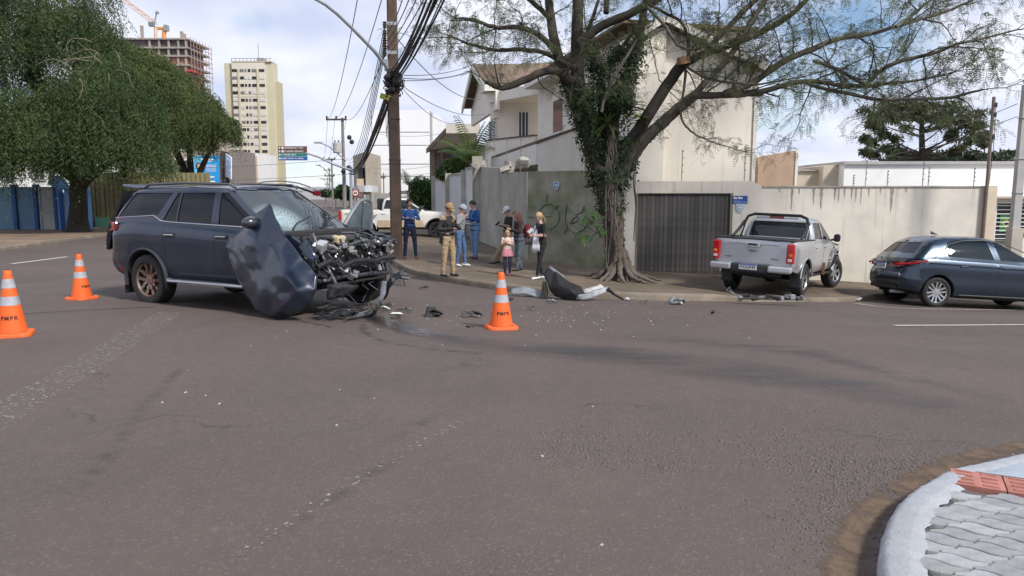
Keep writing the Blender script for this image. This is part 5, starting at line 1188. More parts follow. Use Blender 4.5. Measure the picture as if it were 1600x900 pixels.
# ivy
def onlimb(nm,n,lo,hi,off,thick=1.0):
 P_,Rr=LS[nm];C=[];Nn=[]
 for _ in range(n):
  t=lo+(hi-lo)*rg.random();x=t*(len(P_)-1);i=min(len(P_)-2,int(x));p=P_[i].lerp(P_[i+1],x-i);r=Rr[i]*(1-(x-i))+Rr[i+1]*(x-i)
  d=(P_[i+1]-P_[i]).normalized();a=Vector((rg.gauss(0,1),rg.gauss(0,1),rg.gauss(0,1)));a=(a-d*a.dot(d)).normalized()
  C.append(p+a*(r*thick+abs(rg.gauss(0,off))));Nn.append(a)
 return C,Nn
C=[];Nn=[]
for a in(('trunk',1900,.58,1.0,.06,1.0),('A',3600,0,.42,.09,1.1),('B',3000,0,.72,.10,1.15),('B2',2200,0,.62,.12,1.5),('B3',700,0,.6,.08,1.3),('A2',700,0,.3,.07,1.1),('C',900,0,.28,.07,1.0),('D',500,0,.25,.06,1.0),('D',160,.25,.6,.03,.9),('trunk',200,.3,.6,.04,1)):
 c,n_=onlimb(*a);C+=c;Nn+=n_
bl_=tp(965,155,-.25)
for _ in range(2200):
 d=Vector((rg.gauss(0,1),rg.gauss(0,1),rg.gauss(0,1))).normalized();f=rg.uniform(.75,1.05);C.append(bl_+Vector((d.x*.42*f,d.y*.38*f,d.z*.36*f)));Nn.append(d)
for k in range(16):
 s=tp(rg.choice((923,926,930,978,984)),rg.uniform(110,170),-.3)
 for j in range(30):C.append(s+Vector((rg.gauss(0,.05),rg.gauss(0,.05),-j*.03)));Nn.append(Vector((rg.gauss(0,1),-1,.2)).normalized())
C=np.array([tuple(c)for c in C],np.float32);Nn=np.array([tuple(c)for c in Nn],np.float32);n=len(C)
A=unit(np.cross(Nn,rdir(n,rs))+np.array([0,0,-.7])+Nn*.5)*rs.uniform(.025,.055,(n,1));B=unit(np.cross(A,Nn))*rs.uniform(.016,.03,(n,1))
V,F=quads_from(C,A,B);npmesh('ivy',V,F,leafmat('ivy_leaf',(.012,.026,.009),(.036,.066,.02),.12,1.5,.6),ft,kind='stuff')
# hanging aerial roots
ROOT=M('aerial_root',(.12,.10,.085),.9,var=.3,scale=8)
for k in range(20):
 u=rg.choice((948,952,956,958,961,964,990,992,994));v0=215+rg.uniform(-20,30);v1=v0+rg.uniform(90,200)if u<980 else 425+rg.uniform(-60,8)
 off=-.36 if u<980 else-.12
 pts=[tp(u+rg.uniform(-2,2),v0+(v1-v0)*j/8,off+.02*math.sin(j))for j in range(9)]
 MB().tube([p+Vector((rg.gauss(0,.02),rg.gauss(0,.015),0))for p in pts],rg.uniform(.007,.016),4).build('aerial_root',ROOT,ft)
 # split leaf philodendron and strap fern in the fork, broad leaf climber low on the trunk
def broad_leaf(mb,p,d,l,w,droop=.3,lobes=0):
 d=Vector(d).normalized();s=d.cross(Vector((0,0,1)));
 if s.length<.05:s=Vector((1,0,0))
 s.normalize();n=6;rows=[]
 for i in range(n+1):
  t=i/n;c=Vector(p)+d*l*t+Vector((0,0,-droop*l*t*t));ww=w*math.sin(math.pi*min(1,.08+t*.92))**.7
  if lobes and i%2:ww*=.45
  rows.append([c-s*ww+Vector((0,0,ww*.15)),c,c+s*ww+Vector((0,0,ww*.15))])
 mb.grid(rows)
PHI=leafmat('philodendron_leaf',(.05,.10,.018),(.13,.19,.04),.3,3,.4)
for k in range(14):
 s=tp(985+rg.uniform(-12,4),172+rg.uniform(-14,22),-.35);d=Vector((rg.uniform(.2,1.2),rg.uniform(-.8,.3),rg.uniform(-.1,.6)));mb=MB();broad_leaf(mb,s+d*.15,d,rg.uniform(.3,.5),.14,.5,1);mb.tube([s,s+d*.16],.01,4);mb.build('lobed_leaf',PHI,ft)
for k in range(16):
 s=tp(950,192,-.45);a=rg.uniform(0,6.28);d=Vector((math.cos(a),-.4,math.sin(a)*.8+.2));mb=MB();broad_leaf(mb,s,d,rg.uniform(.28,.5),.022,.4);mb.build('strap_leaf',PHI,ft)
CLM=leafmat('climber_leaf',(.03,.065,.02),(.07,.125,.035),.25,3,.35)
for k in range(26):
 s=tp(rg.uniform(905,952),rg.uniform(328,372),-.42+rg.uniform(-.1,.1));d=Vector((rg.uniform(-1,.6),rg.uniform(-.9,-.2),rg.uniform(-.5,.4)));mb=MB();broad_leaf(mb,s,d,rg.uniform(.16,.28),.055,.5);mb.build('broad_leaf',CLM,ft)
mb=MB();mb.tube([tp(948,420,-.4),tp(947,395,-.42),tp(941,370,-.45),tp(925,345,-.45)],.015,5);mb.tube([tp(941,370,-.45),tp(915,352,-.5),tp(905,350,-.5)],.01,4);mb.build('climber_stem',BARK,ft)
# ---------------------------------------------------------------- weeping trees on the left
def weeping(name,label,base,trunk,crowns,limbs_,mat,seed,leaf=.15,nl=14,ls=(.5,1.6)):
 rs=np.random.RandomState(seed);t=T(name,label,'tree',base);o=Vector(base)
 MB().tube(trunk[0],trunk[1],12).build('trunk',BARKD,t,True,True)
 for pts,r in limbs_:
  q,rr=subd([Vector(p)for p in pts],r);MB().tube(q,rr,8).build('limb',BARKD,t,True,True)
 S=[];Lh=[]
 for c,r,n in crowns:
  d=rdir(n,rs);d[:,2]=np.where(d[:,2]<-.35,-d[:,2]*.6,d[:,2]);d=unit(d);f=np.where(rs.random((n,1))<.8,rs.uniform(.82,1.08,(n,1)),rs.uniform(.45,.9,(n,1)))
  # uneven outline: big lobes
  lob=1+.10*np.sin(d[:,:1]*5+c[0])+.08*np.sin(d[:,1:2]*6+c[2])+.09*np.sin(d[:,2:]*7+c[1])
  S.append(np.array(c)+d*f*lob*np.array(r));Lh.append(d)
 S=np.concatenate(S);d=np.concatenate(Lh);n=len(S);Ls=rs.uniform(*ls,(n,1))
 Ls=np.where(rs.random((n,1))<.08,Ls*1.7,Ls)
 out=unit(d*np.array([1,1,.0])+1e-6);ph=rdir(n,rs)*np.array([1,1,.2])
 C=[];A=[];B=[]
 for k in range(nl):
  f=(k+rs.random((n,1)))/nl;p=S+out*Ls*(.28*np.sin(f*1.6))+ph*.18*f+np.array([0,0,-1])*Ls*f*f**.3+np.array([0,0,.16])*np.sin(f*3.14)*Ls
  s=unit(np.cross(out,np.array([0,0,1.0]))+rdir(n,rs)*.9);a=unit(s*(1 if k%2 else-1)+np.array([0,0,-1.1])+rdir(n,rs)*.45)*leaf*.5*rs.uniform(.6,1.3,(n,1))
  C.append(p+a);A.append(a);B.append(unit(np.cross(a,rdir(n,rs)))*leaf*.13)
 V,F=quads_from(np.concatenate(C),np.concatenate(A),np.concatenate(B))
 npmesh('crown',V,F,mat,t,'stuff',org=base)
 return t
def cr_(u,v,Y,ru,rv,ry,n):
 c=at(u,v,Y);s=Y/FPX;return(tuple(c),(ru*s,ry,rv*s),n)
bA=gp(122,362,.13);YA=bA.y
f_=lambda u,v,Y=YA:at(u,v,Y)
crA=[cr_(18,85,YA,125,105,4.2,3600),cr_(-60,130,YA-1,120,130,4,2600),cr_(122,78,YA,44,62,3.0,1400),cr_(165,180,YA-.5,76,66,3.2,2300),cr_(60,200,YA-1.5,110,60,3.0,2200),cr_(-20,215,YA-1.5,90,55,3,1300),cr_(72,0,YA,70,55,4,1300),cr_(176,132,YA,30,42,2.2,700),cr_(20,235,YA-2.5,70,30,1.8,900),cr_(-60,250,YA-2.5,60,35,1.8,600),cr_(95,222,YA-2.8,45,32,1.6,700),cr_(190,232,YA-1.5,46,32,1.8,900),cr_(150,236,YA-2,30,22,1.2,350),cr_(230,250,YA-1,30,30,1.4,450),cr_(50,245,YA-3,30,22,1.2,350)]
limA=[([f_(122,300),f_(118,260),f_(95,200),f_(60,130),f_(40,40)],[.34,.3,.24,.16,.06]),([f_(124,300),f_(140,250),f_(170,190),f_(190,120)],[.3,.26,.2,.06]),([f_(118,280),f_(60,240,YA-1),f_(0,200,YA-1.5),f_(-60,160,YA-1.5)],[.26,.2,.14,.05]),([f_(126,290),f_(175,250,YA-1),f_(215,215,YA-1)],[.22,.15,.05]),([f_(118,270),f_(116,200),f_(120,100),f_(125,10)],[.28,.2,.14,.05])]
PEP=leafmat('pepper_leaf',(.022,.046,.017),(.100,.148,.052),.30,.7)
weeping('pepper_tree','huge dark weeping tree with its trunk before the blue wall',bA,([f_(122,366),f_(122,356),f_(122,340),f_(123,320),f_(122,300),f_(121,280)],[.75,.5,.42,.38,.38,.3]),crA,limA,PEP,3)
bB=at(300,352,44);bB.z=hh(bB.x,bB.y)+.1
g_=lambda u,v,Y=44:at(u,v,Y)
crB=[cr_(222,150,43,54,60,2.8,1700),cr_(282,176,44,52,58,2.8,1700),cr_(324,198,44,38,36,2.0,1100),cr_(348,208,44.5,21,30,1.6,650),cr_(235,215,43,85,55,3,1700),cr_(290,222,43.5,40,24,2.0,800),cr_(252,136,44,40,40,2.2,800),cr_(218,108,43,36,36,2.0,900),cr_(190,95,43,30,36,2.0,600)]
limB=[([g_(300,320),g_(290,270),g_(260,200),g_(240,130)],[.3,.24,.16,.05]),([g_(300,310),g_(315,260),g_(335,225),g_(350,200)],[.24,.18,.1,.04]),([g_(300,290),g_(295,220),g_(285,150)],[.22,.15,.05])]
weeping('pepper_tree','lighter olive weeping tree behind the wreck, left of the tower block',bB,([g_(300,354),g_(300,320),g_(300,290)],[.4,.32,.28]),crB,limB,leafmat('pepper_leaf_olive',(.038,.058,.019),(.14,.178,.058),.30,.7),4,ls=(.35,1.0))
# bare twigs in the big crown
tw2=MB()
for k in range(14):
 s=f_(150+rg.uniform(-40,40),95+rg.uniform(-30,30),YA-4.2);pts=wander(s,Vector((rg.uniform(-1,1),-.3,.2)).normalized(),1.4,6,.3,-.25);tw2.tube(pts,[.014,.012,.01,.009,.008,.006,.004],3,False)
o=tw2.build('bare_twigs',M('dry_twig',(.24,.19,.15),.9),bpy.data.objects['pepper_tree'],True,kind='stuff')
# ---------------------------------------------------------------- araucaria and far greenery
AY=62.0
ab=at(1441,290,AY);ab.z=-3;ar=T('araucaria_tree','umbrella shaped araucaria pine beyond the white building','tree',ab);oA=Vector(ab)
q_=lambda u,v,dy=0:at(u,v,AY+dy)
MB().tube([q_(1441,330),q_(1441,250),q_(1440,200),q_(1441,160)],[.34,.27,.2,.08],9).build('trunk',BARKD,ar,True,True)
clumps=[]
def abranch(v0,u1,v1,dy,clump=1.0):
 s=q_(1441,v0);e=q_(u1,v1,dy);m1=s.lerp(e,.35)+Vector((0,0,-.25));m2=s.lerp(e,.72)+Vector((0,0,-.28));P_,Rr=subd([s,m1,m2,e],[.1,.08,.06,.04]);MB().tube(P_,Rr,5).build('branch',BARKD,ar,True,True)
 for k in range(3):p=P_[-1-k*2];clumps.append((tuple(p+Vector((rg.uniform(-.3,.3),rg.uniform(-.3,.3),.25))),(.62*clump,.62*clump,.45*clump),130))
for a in((248,1352,243,0),(246,1378,236,-1.5),(247,1400,240,1.5),(245,1348,222,1),(242,1385,214,-1),(240,1362,196,0),(246,1500,238,-1),(244,1525,218,0),(240,1490,214,1.5),(236,1532,198,1),(236,1505,196,-2)):abranch(*a)
for k in range(46):
 a=rg.uniform(0,6.28);rr_=math.sqrt(rg.random());u=1440+96*rr_*math.cos(a);v=174+10*rr_+rg.uniform(-14,16)-8*(1-rr_);dy=5*rr_*math.sin(a)
 clumps.append((tuple(q_(u,v,dy)),(.72,.72,.42),120))
 if k%3==0:MB().tube([q_(1441,v+26),q_((u+1441)/2,v+16,dy/2),q_(u,v+3,dy)],[.07,.055,.03],5).build('branch',BARKD,ar,True,True)
V,F=leafcloud(clumps,.26,rs,.22,0,.1);npmesh('crown',V,F,leafmat('araucaria_needles',(.040,.054,.026),(.12,.132,.062),.22,.8),ar,'stuff',org=ab)
def bush(name,label,cat,spots,size,mat,group=None,stems=True,aspect=.45):
 c0=spots[0][0];b=Vector((c0[0],c0[1],hh(c0[0],c0[1])+.1));t=T(name,label,cat,b,group=group)
 if stems:
  for c,r,n in spots[:6]:MB().tube([(c[0],c[1],b.z),(c[0]+.1,c[1],c[2])],[.06,.03],5).build('stem',BARKD,t,True)
 V,F=leafcloud(spots,size,rs,aspect);npmesh('crown',V,F,mat,t,'stuff',org=b);return t
DKG=leafmat('far_leaf',(.024,.045,.022),(.065,.10,.045),.2,.5);HG=leafmat('hedge_leaf',(.022,.055,.014),(.075,.15,.035),.25,1.2)
bush('far_tree','dark rounded treetops just above the white building under the araucaria','tree',[cr_(1440,250,75,55,14,4,900),cr_(1480,252,75,25,9,3,300),cr_(1400,255,75,25,8,3,300)],.35,DKG)
bush('far_tree','low dark tree line at the right edge behind the concrete post','tree',[cr_(1530,253,80,30,14,4,500),cr_(1580,250,80,35,16,4,600),cr_(1630,246,80,40,18,4,500)],.35,DKG)
bush('cypress_tree','small round bush clump in front of the thin steel pole top','tree',[cr_(1521,244,40,12,10,.5,320),cr_(1537,218,40,13,14,.5,400)],.13,leafmat('araucaria_side',(.03,.04,.02),(.08,.09,.045),.15,.8))
bush('hedge','tall green creeper hedge beside the white pickup','hedge',[cr_(660,305,47,20,26,1.2,2600),cr_(652,322,47,13,24,1,1600),cr_(672,320,46.5,12,28,1,1600)],.13,HG)
bush('garden_bush','leafy bush spilling over the wall in front of the grey house','bush',[cr_(712,262,41,22,13,.9,1500),cr_(696,272,41,14,10,.8,900),cr_(728,252,41,14,10,.8,800)],.12,leafmat('bush_leaf',(.03,.06,.016),(.10,.15,.04),.25,1.5))
bush('street_tree','small green tree low at the far end of the street','tree',[cr_(536,300,110,10,10,2,900),cr_(524,303,115,8,6,2,500),cr_(545,303,105,7,9,2,500)],.4,HG)
bush('street_tree','pale small bush at the vanishing end of the street','tree',[cr_(508,302,170,10,5,2,500)],.5,DKG)
def palm(label,base,top,nf,fl,mat,seed,arch=.7):
 r_=random.Random(seed);t=T('palm_tree',label,'palm tree',base);b=Vector(base);MB().tube([(0,0,0),Vector(top)-b],[.16,.13],8).build('trunk',M('palm_trunk',(.13,.09,.06),.9,var=.4,scale=10,bump=.8,bscale=20),t,smooth=True)
 c=Vector(top)-b
 for k in range(nf):
  a=2*math.pi*k/nf+r_.uniform(-.2,.2);el=r_.uniform(.5,1.45);d=Vector((math.cos(a)*math.cos(el),math.sin(a)*math.cos(el),math.sin(el)));L_=fl*r_.uniform(.8,1.1);pts=[]
  p=c.copy();n=10
  for i in range(n+1):
   pts.append(p.copy());d=(d+Vector((0,0,-arch*.24*(i/n+.35)))).normalized();p+=d*(L_/n)
  mb=MB();mb.tube(pts,[.025*(1-.08*i)for i in range(n+1)],4,False)
  for i in range(1,n+1):
   for h in(0,.5):
    q=pts[i-1].lerp(pts[i],h);dd=(pts[i]-pts[i-1]).normalized();s=dd.cross(Vector((0,0,1)));s=s.normalized()if s.length>.05 else Vector((1,0,0));ll=fl*.26*math.sin(math.pi*min(1,.12+.85*i/n))**.6
    for sg_ in(-1,1):
     e=q+(s*sg_*.9+dd*.5+Vector((0,0,-.55))).normalized()*ll;w=dd*.028;m_=q.lerp(e,.4);mb.add([q,m_+w,e,m_-w],[(0,1,2,3)])
  mb.build('frond',mat,t)
 return t
PLM=leafmat('palm_leaf',(.045,.09,.02),(.13,.19,.055),.3,1.5,.4)
pb=at(737,258,33.5);palm('young green palm with arching fronds above the grey wall',(pb.x,pb.y,-.3),at(737,250,33.5),13,2.3,PLM,2)
pb=at(268,300,62);palm('fan of palm fronds behind the wreck near the billboard',(pb.x,pb.y,-.3),at(262,278,62),14,2.2,PLM,5);pb=at(285,300,64);palm('second low palm just left of the billboard',(pb.x,pb.y,-.3),at(288,280,64),12,1.8,PLM,6)
pb=at(640,300,66);palm('thin grey palm top left of the hedge',(pb.x,pb.y,-.3),at(640,288,66),11,1.8,leafmat('palm_grey',(.06,.085,.05),(.12,.15,.09),.3),7)
# ================================================================== VEHICLES
from mathutils import noise as mnoise
from mathutils.geometry import delaunay_2d_cdt
RUB=M('tyre_rubber',(.022,.021,.021),.85,var=.25,scale=12,bump=.3,bscale=60);BLKP=M('black_plastic',(.022,.022,.024),.55,var=.2,scale=10);CHR=M('chrome',(.65,.66,.68),.15,metal=1.0,var=.05)
TINT=M('tinted_glass',(.004,.006,.010),.03,var=0,spec=.3);CARGL=M('car_glass',(.018,.024,.028),.03,var=.3,scale=2,spec=.5)
REDL=M('red_lens',(.42,.012,.015),.15,var=.15,scale=20,coat=.6);REDD=M('red_lens_dark',(.16,.008,.012),.15,var=.2,scale=20,coat=.6);WHL=M('clear_lens',(.55,.55,.55),.12,var=.15,scale=30,coat=.6);ORL=M('amber_lens',(.62,.20,.04),.2,var=.2,coat=.5)
BLKI=M('dark_interior',(.012,.012,.013),.8,var=.1);ALU=M('alloy',(.50,.51,.53),.3,metal=.85,var=.1,scale=8)
def interp(tab,x):
 if x<=tab[0][0]:return tab[0][1]
 for(a,p),(b,q)in zip(tab,tab[1:]):
  if x<=b:
   f=(x-a)/(b-a);return p+(q-p)*f
 return tab[-1][1]
def outline(xr,xf,w,rc,br,bf,ns=40,nc=6,nf=6,taper=None):
 o=[]
 for i in range(nf):y=(w-rc)*i/nf;o.append((xr+br*(y/w)**2,y))
 x0=xr+br*((w-rc)/w)**2;x1=xf-bf*((w-rc)/w)**2
 for i in range(nc):a=math.pi/2*i/nc;o.append((x0+rc-rc*math.cos(a),w-rc+rc*math.sin(a)))
 for i in range(ns+1):o.append((x0+rc+(x1-x0-2*rc)*i/ns,w))
 for i in range(1,nc+1):a=math.pi/2*i/nc;o.append((x1-rc+rc*math.sin(a),w-rc+rc*math.cos(a)))
 for i in range(1,nf+1):y=(w-rc)*(1-i/nf);o.append((xf-bf*(y/w)**2,y))
 if taper:o=[(x,y*interp(taper,x))for x,y in o]
 return o
def loft(levels,zf,rc,br,bf,crown=0.0,bottom=True,taper=None,nsub=8,ns=40):
 """levels: (t, xr, xf, w); zf(t, x) -> z; closed body shell as bmesh"""
 bm=bmesh.new();half=[]
 for t,xr,xf,w in levels:
  r=min(rc,w*.6);half.append([(x,y,zf(t,x))for x,y in outline(xr,xf,w,r,br,bf,ns=ns,taper=taper)])
 n=len(half[0])
 def vert(p):return bm.verts.new(p)
 L_=[[vert(p)for p in h]for h in half];Rr=[[vert((p[0],-p[1],p[2]))for p in h]for h in half]
 for S,fl in((L_,False),(Rr,True)):
  for k in range(len(levels)-1):
   for i in range(n-1):
    f=[S[k][i],S[k][i+1],S[k+1][i+1],S[k+1][i]];bm.faces.new(f[::-1]if fl else f)
 def cap(k,cr):
  rows=[]
  for i in range(n):
   a=half[k][i];row=[L_[k][i]]
   for j in range(1,nsub):
    y=a[1]*(1-2*j/nsub);row.append(vert((a[0],y,a[2]+cr*(1-(1-2*j/nsub)**2)*min(1,a[1]/.4))))
   row.append(Rr[k][i]);rows.append(row)
  for i in range(n-1):
   for j in range(nsub):bm.faces.new((rows[i][j],rows[i][j+1],rows[i+1][j+1],rows[i+1][j]))
 cap(len(levels)-1,crown)
 if bottom:cap(0,0)
 bmesh.ops.remove_doubles(bm,verts=bm.verts,dist=1e-5);bmesh.ops.dissolve_degenerate(bm,dist=1e-6,edges=bm.edges);bmesh.ops.recalc_face_normals(bm,faces=bm.faces)
 return bm
def arches(bm,wheels,r,depth=.34):
 me=bpy.data.meshes.new('t');bm.to_mesh(me);bm.free();o=bpy.data.objects.new('t',me);COL.objects.link(o);cut=[]
 for x,z,w in wheels:
  for s in(-1,1):
   mb=MB().lathe([(r,0),(r,depth+.4)],40,(0,0,0),'y');cm=mb.mesh('c');c=bpy.data.objects.new('c',cm);COL.objects.link(c)
   c.location=(x,(w-depth)if s>0 else-(w+.4),z);cut.append(c)
   m=o.modifiers.new('b','BOOLEAN');m.operation='DIFFERENCE';m.object=c;m.solver='EXACT'
 bpy.context.view_layer.update()
 res=bpy.data.meshes.new_from_object(o.evaluated_get(bpy.context.evaluated_depsgraph_get()))
 for c in cut+[o]:bpy.data.objects.remove(c)
 b2=bmesh.new();b2.from_mesh(res);return b2
def cutx(bm,p,d):
 """bisect by the plane through p spanned by d and the y axis"""
 d=Vector(d);n=Vector((d.z,0,-d.x)).normalized();bmesh.ops.bisect_plane(bm,geom=bm.verts[:]+bm.edges[:]+bm.faces[:],plane_co=Vector(p),plane_no=n,dist=1e-5)
def cutp(bm,p,n):bmesh.ops.bisect_plane(bm,geom=bm.verts[:]+bm.edges[:]+bm.faces[:],plane_co=Vector(p),plane_no=Vector(n),dist=1e-5)
def pieces(bm,fn,parent,names,mats,inset={},deform=None,sharp=32,solid={}):
 groups={}
 bm.normal_update()
 for f in bm.faces:
  k=fn(f.calc_center_median(),f.normal)
  if k is not None:groups.setdefault(k,[]).append(f)
 out={}
 for k,fs in groups.items():
  vm={};V=[];F=[]
  for f in fs:
   ids=[]
   for v in f.verts:
    if v.index not in vm or True:
     key=v
     if key not in vm:vm[key]=len(V);V.append(v)
    ids.append(vm[key])
   F.append(ids)
  nn=[Vector((0,0,0))for _ in V]
  for f,ids in zip(fs,F):
   for i in ids:nn[i]+=f.normal*f.calc_area()
  kk=k.split('#')[0];ofs=inset.get(kk,0);C=[]
  for v,n in zip(V,nn):
   p=v.co.copy();n=n.normalized()if n.length>0 else n
   if ofs:p-=n*ofs
   if deform:p=deform(kk,p,n)
   C.append(tuple(p))
  me=bpy.data.meshes.new(names.get(kk,kk));me.from_pydata(C,[],F);me.shade_smooth();me.set_sharp_from_angle(angle=R(sharp))
  o=link(names.get(kk,kk),me,mats(kk),parent);out[k]=o
  if k in solid:
   m=o.modifiers.new('solid','SOLIDIFY');m.thickness=solid[k];m.offset=-1
 bm.free();return out
def wheel(par,x,y,r,w,side,rim_r,spokes,rim_mat,steer=0,style='five',dark=None):
 we=bpy.data.objects.new('wheel',None)
 mb=MB();h=w/2
 mb.lathe([(rim_r,-h*.8),(rim_r+.02,-h*.95),(r-.05,-h),(r-.015,-h*.86),(r,-h*.6),(r,h*.6),(r-.015,h*.86),(r-.05,h),(rim_r+.02,h*.95),(rim_r,h*.8)],36,(0,0,0),'y',cap=False)
 o=mb.build('wheel',RUB,par,smooth=True,sharp=30);o.location=(x,y,r-.005);o.rotation_euler=(0,0,steer)
 s=side;d=MB();d.lathe([(rim_r*.98,-h*.75),(rim_r*.93,0),(rim_r*.98,h*.75)],30,(0,0,0),'y',cap=False);d.lathe([(.01,s*h*.2),(rim_r*.95,s*h*.25)],30,(0,0,0),'y',cap=False)
 d.build('rim_barrel',dark or BLKP,o,smooth=True)
 m=MB();m.lathe([(rim_r*.94,s*h*.7),(rim_r*1.0,s*h*.86),(rim_r*1.02,s*h*.8)],36,(0,0,0),'y',cap=False);m.lathe([(.0,s*h*.62),(.075,s*h*.6),(.085,s*h*.3)],14,(0,0,0),'y',cap=False)
 for k in range(spokes):
  a=2*math.pi*k/spokes+.3;c,q=math.cos(a),math.sin(a);t=Vector((-q,0,c));rd=Vector((c,0,q));yv=Vector((0,s,0))
  if style=='wide':
   for sg in(-1,1):
    p0=rd*.06+t*.03*sg;p1=rd*rim_r*.55+t*.05*sg;p2=rd*rim_r*.96+t*rim_r*.28*sg
    for A_,B_,wa,wb in((p0,p1,.020,.022),(p1,p2,.022,.026)):
     e=(B_-A_).normalized().cross(yv).normalized();m.add([A_-e*wa+yv*h*.55,A_+e*wa+yv*h*.55,B_+e*wb+yv*h*.7,B_-e*wb+yv*h*.7,A_-e*wa+yv*h*.3,A_+e*wa+yv*h*.3,B_+e*wb+yv*h*.4,B_-e*wb+yv*h*.4],[(0,1,2,3),(0,4,5,1),(1,5,6,2),(2,6,7,3),(3,7,4,0)])
  else:
   for sg in((-1,1)if style=='twin' else(0,)):
    A_=rd*.05+t*.022*sg;B_=rd*rim_r*.96+t*.045*sg;wa=.016 if style=='twin' else .035;e=(B_-A_).normalized().cross(yv).normalized()
    m.add([A_-e*wa+yv*h*.58,A_+e*wa+yv*h*.58,B_+e*wa*1.2+yv*h*.74,B_-e*wa*1.2+yv*h*.74,A_-e*wa+yv*h*.3,A_+e*wa+yv*h*.3,B_+e*wa+yv*h*.4,B_-e*wa+yv*h*.4],[(0,1,2,3),(0,4,5,1),(1,5,6,2),(2,6,7,3),(3,7,4,0)])
 m.build('rim',rim_mat,o,smooth=True,sharp=30)
 return o
def plate(par,loc,rot,txt,w=.40,h=.13):
 o=MB().box((0,0,0),(w,.012,h)).build('number_plate',M('plate_white',(.68,.69,.70),.4,var=.04),par);o.location=loc;o.rotation_euler=rot
 MB().box((0,-.008,h*.38),(w*.99,.004,h*.2)).build('plate_band',M('plate_blue',(.03,.09,.38),.4),o)
 me=text_mesh(txt,h*.72,'plate_lettering',.001,.0015);q=link('plate_lettering',me,BLKP,o);q.rotation_euler=(R(90),0,0);q.location=(0,-.008,-h*.1);return o
def crumple(p,amp,sc,seed=0.0):
 v=mnoise.noise_vector(Vector((p.x*sc+seed,p.y*sc,p.z*sc)));v2=mnoise.noise_vector(Vector((p.x*sc*2.3,p.y*sc*2.3+seed,p.z*sc*2.3)));return p+v*amp+v2*amp*.5
 # ---------------------------------------------------------------- the wrecked dark blue SUV
PAINT1=M('dark_blue_paint',(.016,.026,.050),.33,metal=.4,var=.10,scale=1.5,coat=.6,moss=((.05,.052,.06),.25))
rr_=gp(243,471);HD=R(-28);SS=1.07;FW=Vector((math.cos(HD),math.sin(HD),0));LF=Vector((-FW.y,FW.x,0))
SO=rr_+FW*1.372*SS+LF*.80*SS;SO.z=hh(SO.x,SO.y)
sv=T('wrecked_suv','dark blue SUV with its front end torn open and hood hanging on its side','car',SO,HD);sv.scale=(SS,SS,SS)
SM=Matrix.Translation(SO)@Matrix.Rotation(HD,4,'Z')@Matrix.Scale(SS,4);SI=SM.inverted()
ZB=[(-2.5,.50),(-2.0,.42),(-1,.40),(1,.40),(2.4,.48)];ZT=[(-2.5,1.20),(-1.6,1.28),(-.6,1.24),(.3,1.20),(1.05,1.16),(1.8,1.10),(2.4,1.0)]
zf=lambda t,x:interp(ZB,x)+(interp(ZT,x)-interp(ZB,x))*t
lv=[(0,-2.36,2.3,.84),(.04,-2.40,2.3,.885),(.15,-2.45,2.3,.915),(.28,-2.46,2.3,.925),(.45,-2.43,2.3,.925),(.62,-2.40,2.3,.93),(.78,-2.39,2.3,.935),(.88,-2.37,2.3,.925),(.95,-2.36,2.3,.905),(1,-2.35,2.3,.88)]
bm=loft(lv,zf,.28,.10,.14,0,True,[(-2.5,.965),(-1.8,1),(1.2,1),(2.35,.94)])
bm=arches(bm,[(-1.372,.385,.93),(1.372,.385,.93)],.455)
for x in(-.94,.12,1.12):cutx(bm,(x,0,0),(0.02,0,1))
cutx(bm,(1.86,0,0),(-.1,0,1));cutp(bm,(0,0,.72),(0,0,1));cutx(bm,(-2.2,0,0),(0,0,1));cutp(bm,(0,.72,0),(0,1,0));cutp(bm,(0,-.72,0),(0,1,0))
def inarch(c,r=.46):
 return any((c.x-x)**2+(c.z-.385)**2<r*r*.998 and abs(c.y)>.55 for x in(-1.372,1.372))
def fn(c,n):
 if inarch(c):return 'liner#%d%d'%(c.x>0,c.y>0)
 if c.x>1.86-(c.z)*.1 and c.z>.3:return None
 if n.z>.7 and c.z>1.0:return None if c.x>1.12 else 'deck'
 if n.z<-.6 and c.z<.6:return 'under'
 if c.x<-2.2 and abs(c.y)<.72 and c.z>.72:return 'gate_low'
 if c.x<-2.0 and c.z<.72:return 'bumper_r'
 if c.x>1.12:
  if c.y>0:return 'fender_l'
  return 'fender_r'
 if c.x>.12:return 'fdoor_l' if c.y>0 else 'fdoor_r'
 if c.x>-.94:return 'rdoor_l' if c.y>0 else 'rdoor_r'
 return 'quarter_l' if c.y>0 else 'quarter_r'
NM={'liner':'arch_liner','deck':'inner_deck','under':'underside','gate_low':'tailgate','bumper_r':'rear_bumper','fender_l':'crushed_fender','fender_r':'crushed_fender','fdoor_l':None,'fdoor_r':'front_door','rdoor_l':'rear_door','rdoor_r':'rear_door','quarter_l':'rear_quarter','quarter_r':'rear_quarter'}
def df(k,p,n):
 if k.startswith('fender'):
  f=sm(1.15,1.8,p.x);p=crumple(p,.16*f,3.1,4.0);p.x-=.12*f
 return p
def fn2(c,n):
 k=fn(c,n);return None if k in('fdoor_l','gate_low')else k
pcs=pieces(bm,fn2,sv,NM,lambda k:BLKI if k in('liner','deck','under')else PAINT1,{'fdoor_r':.004,'rdoor_r':.002},df)
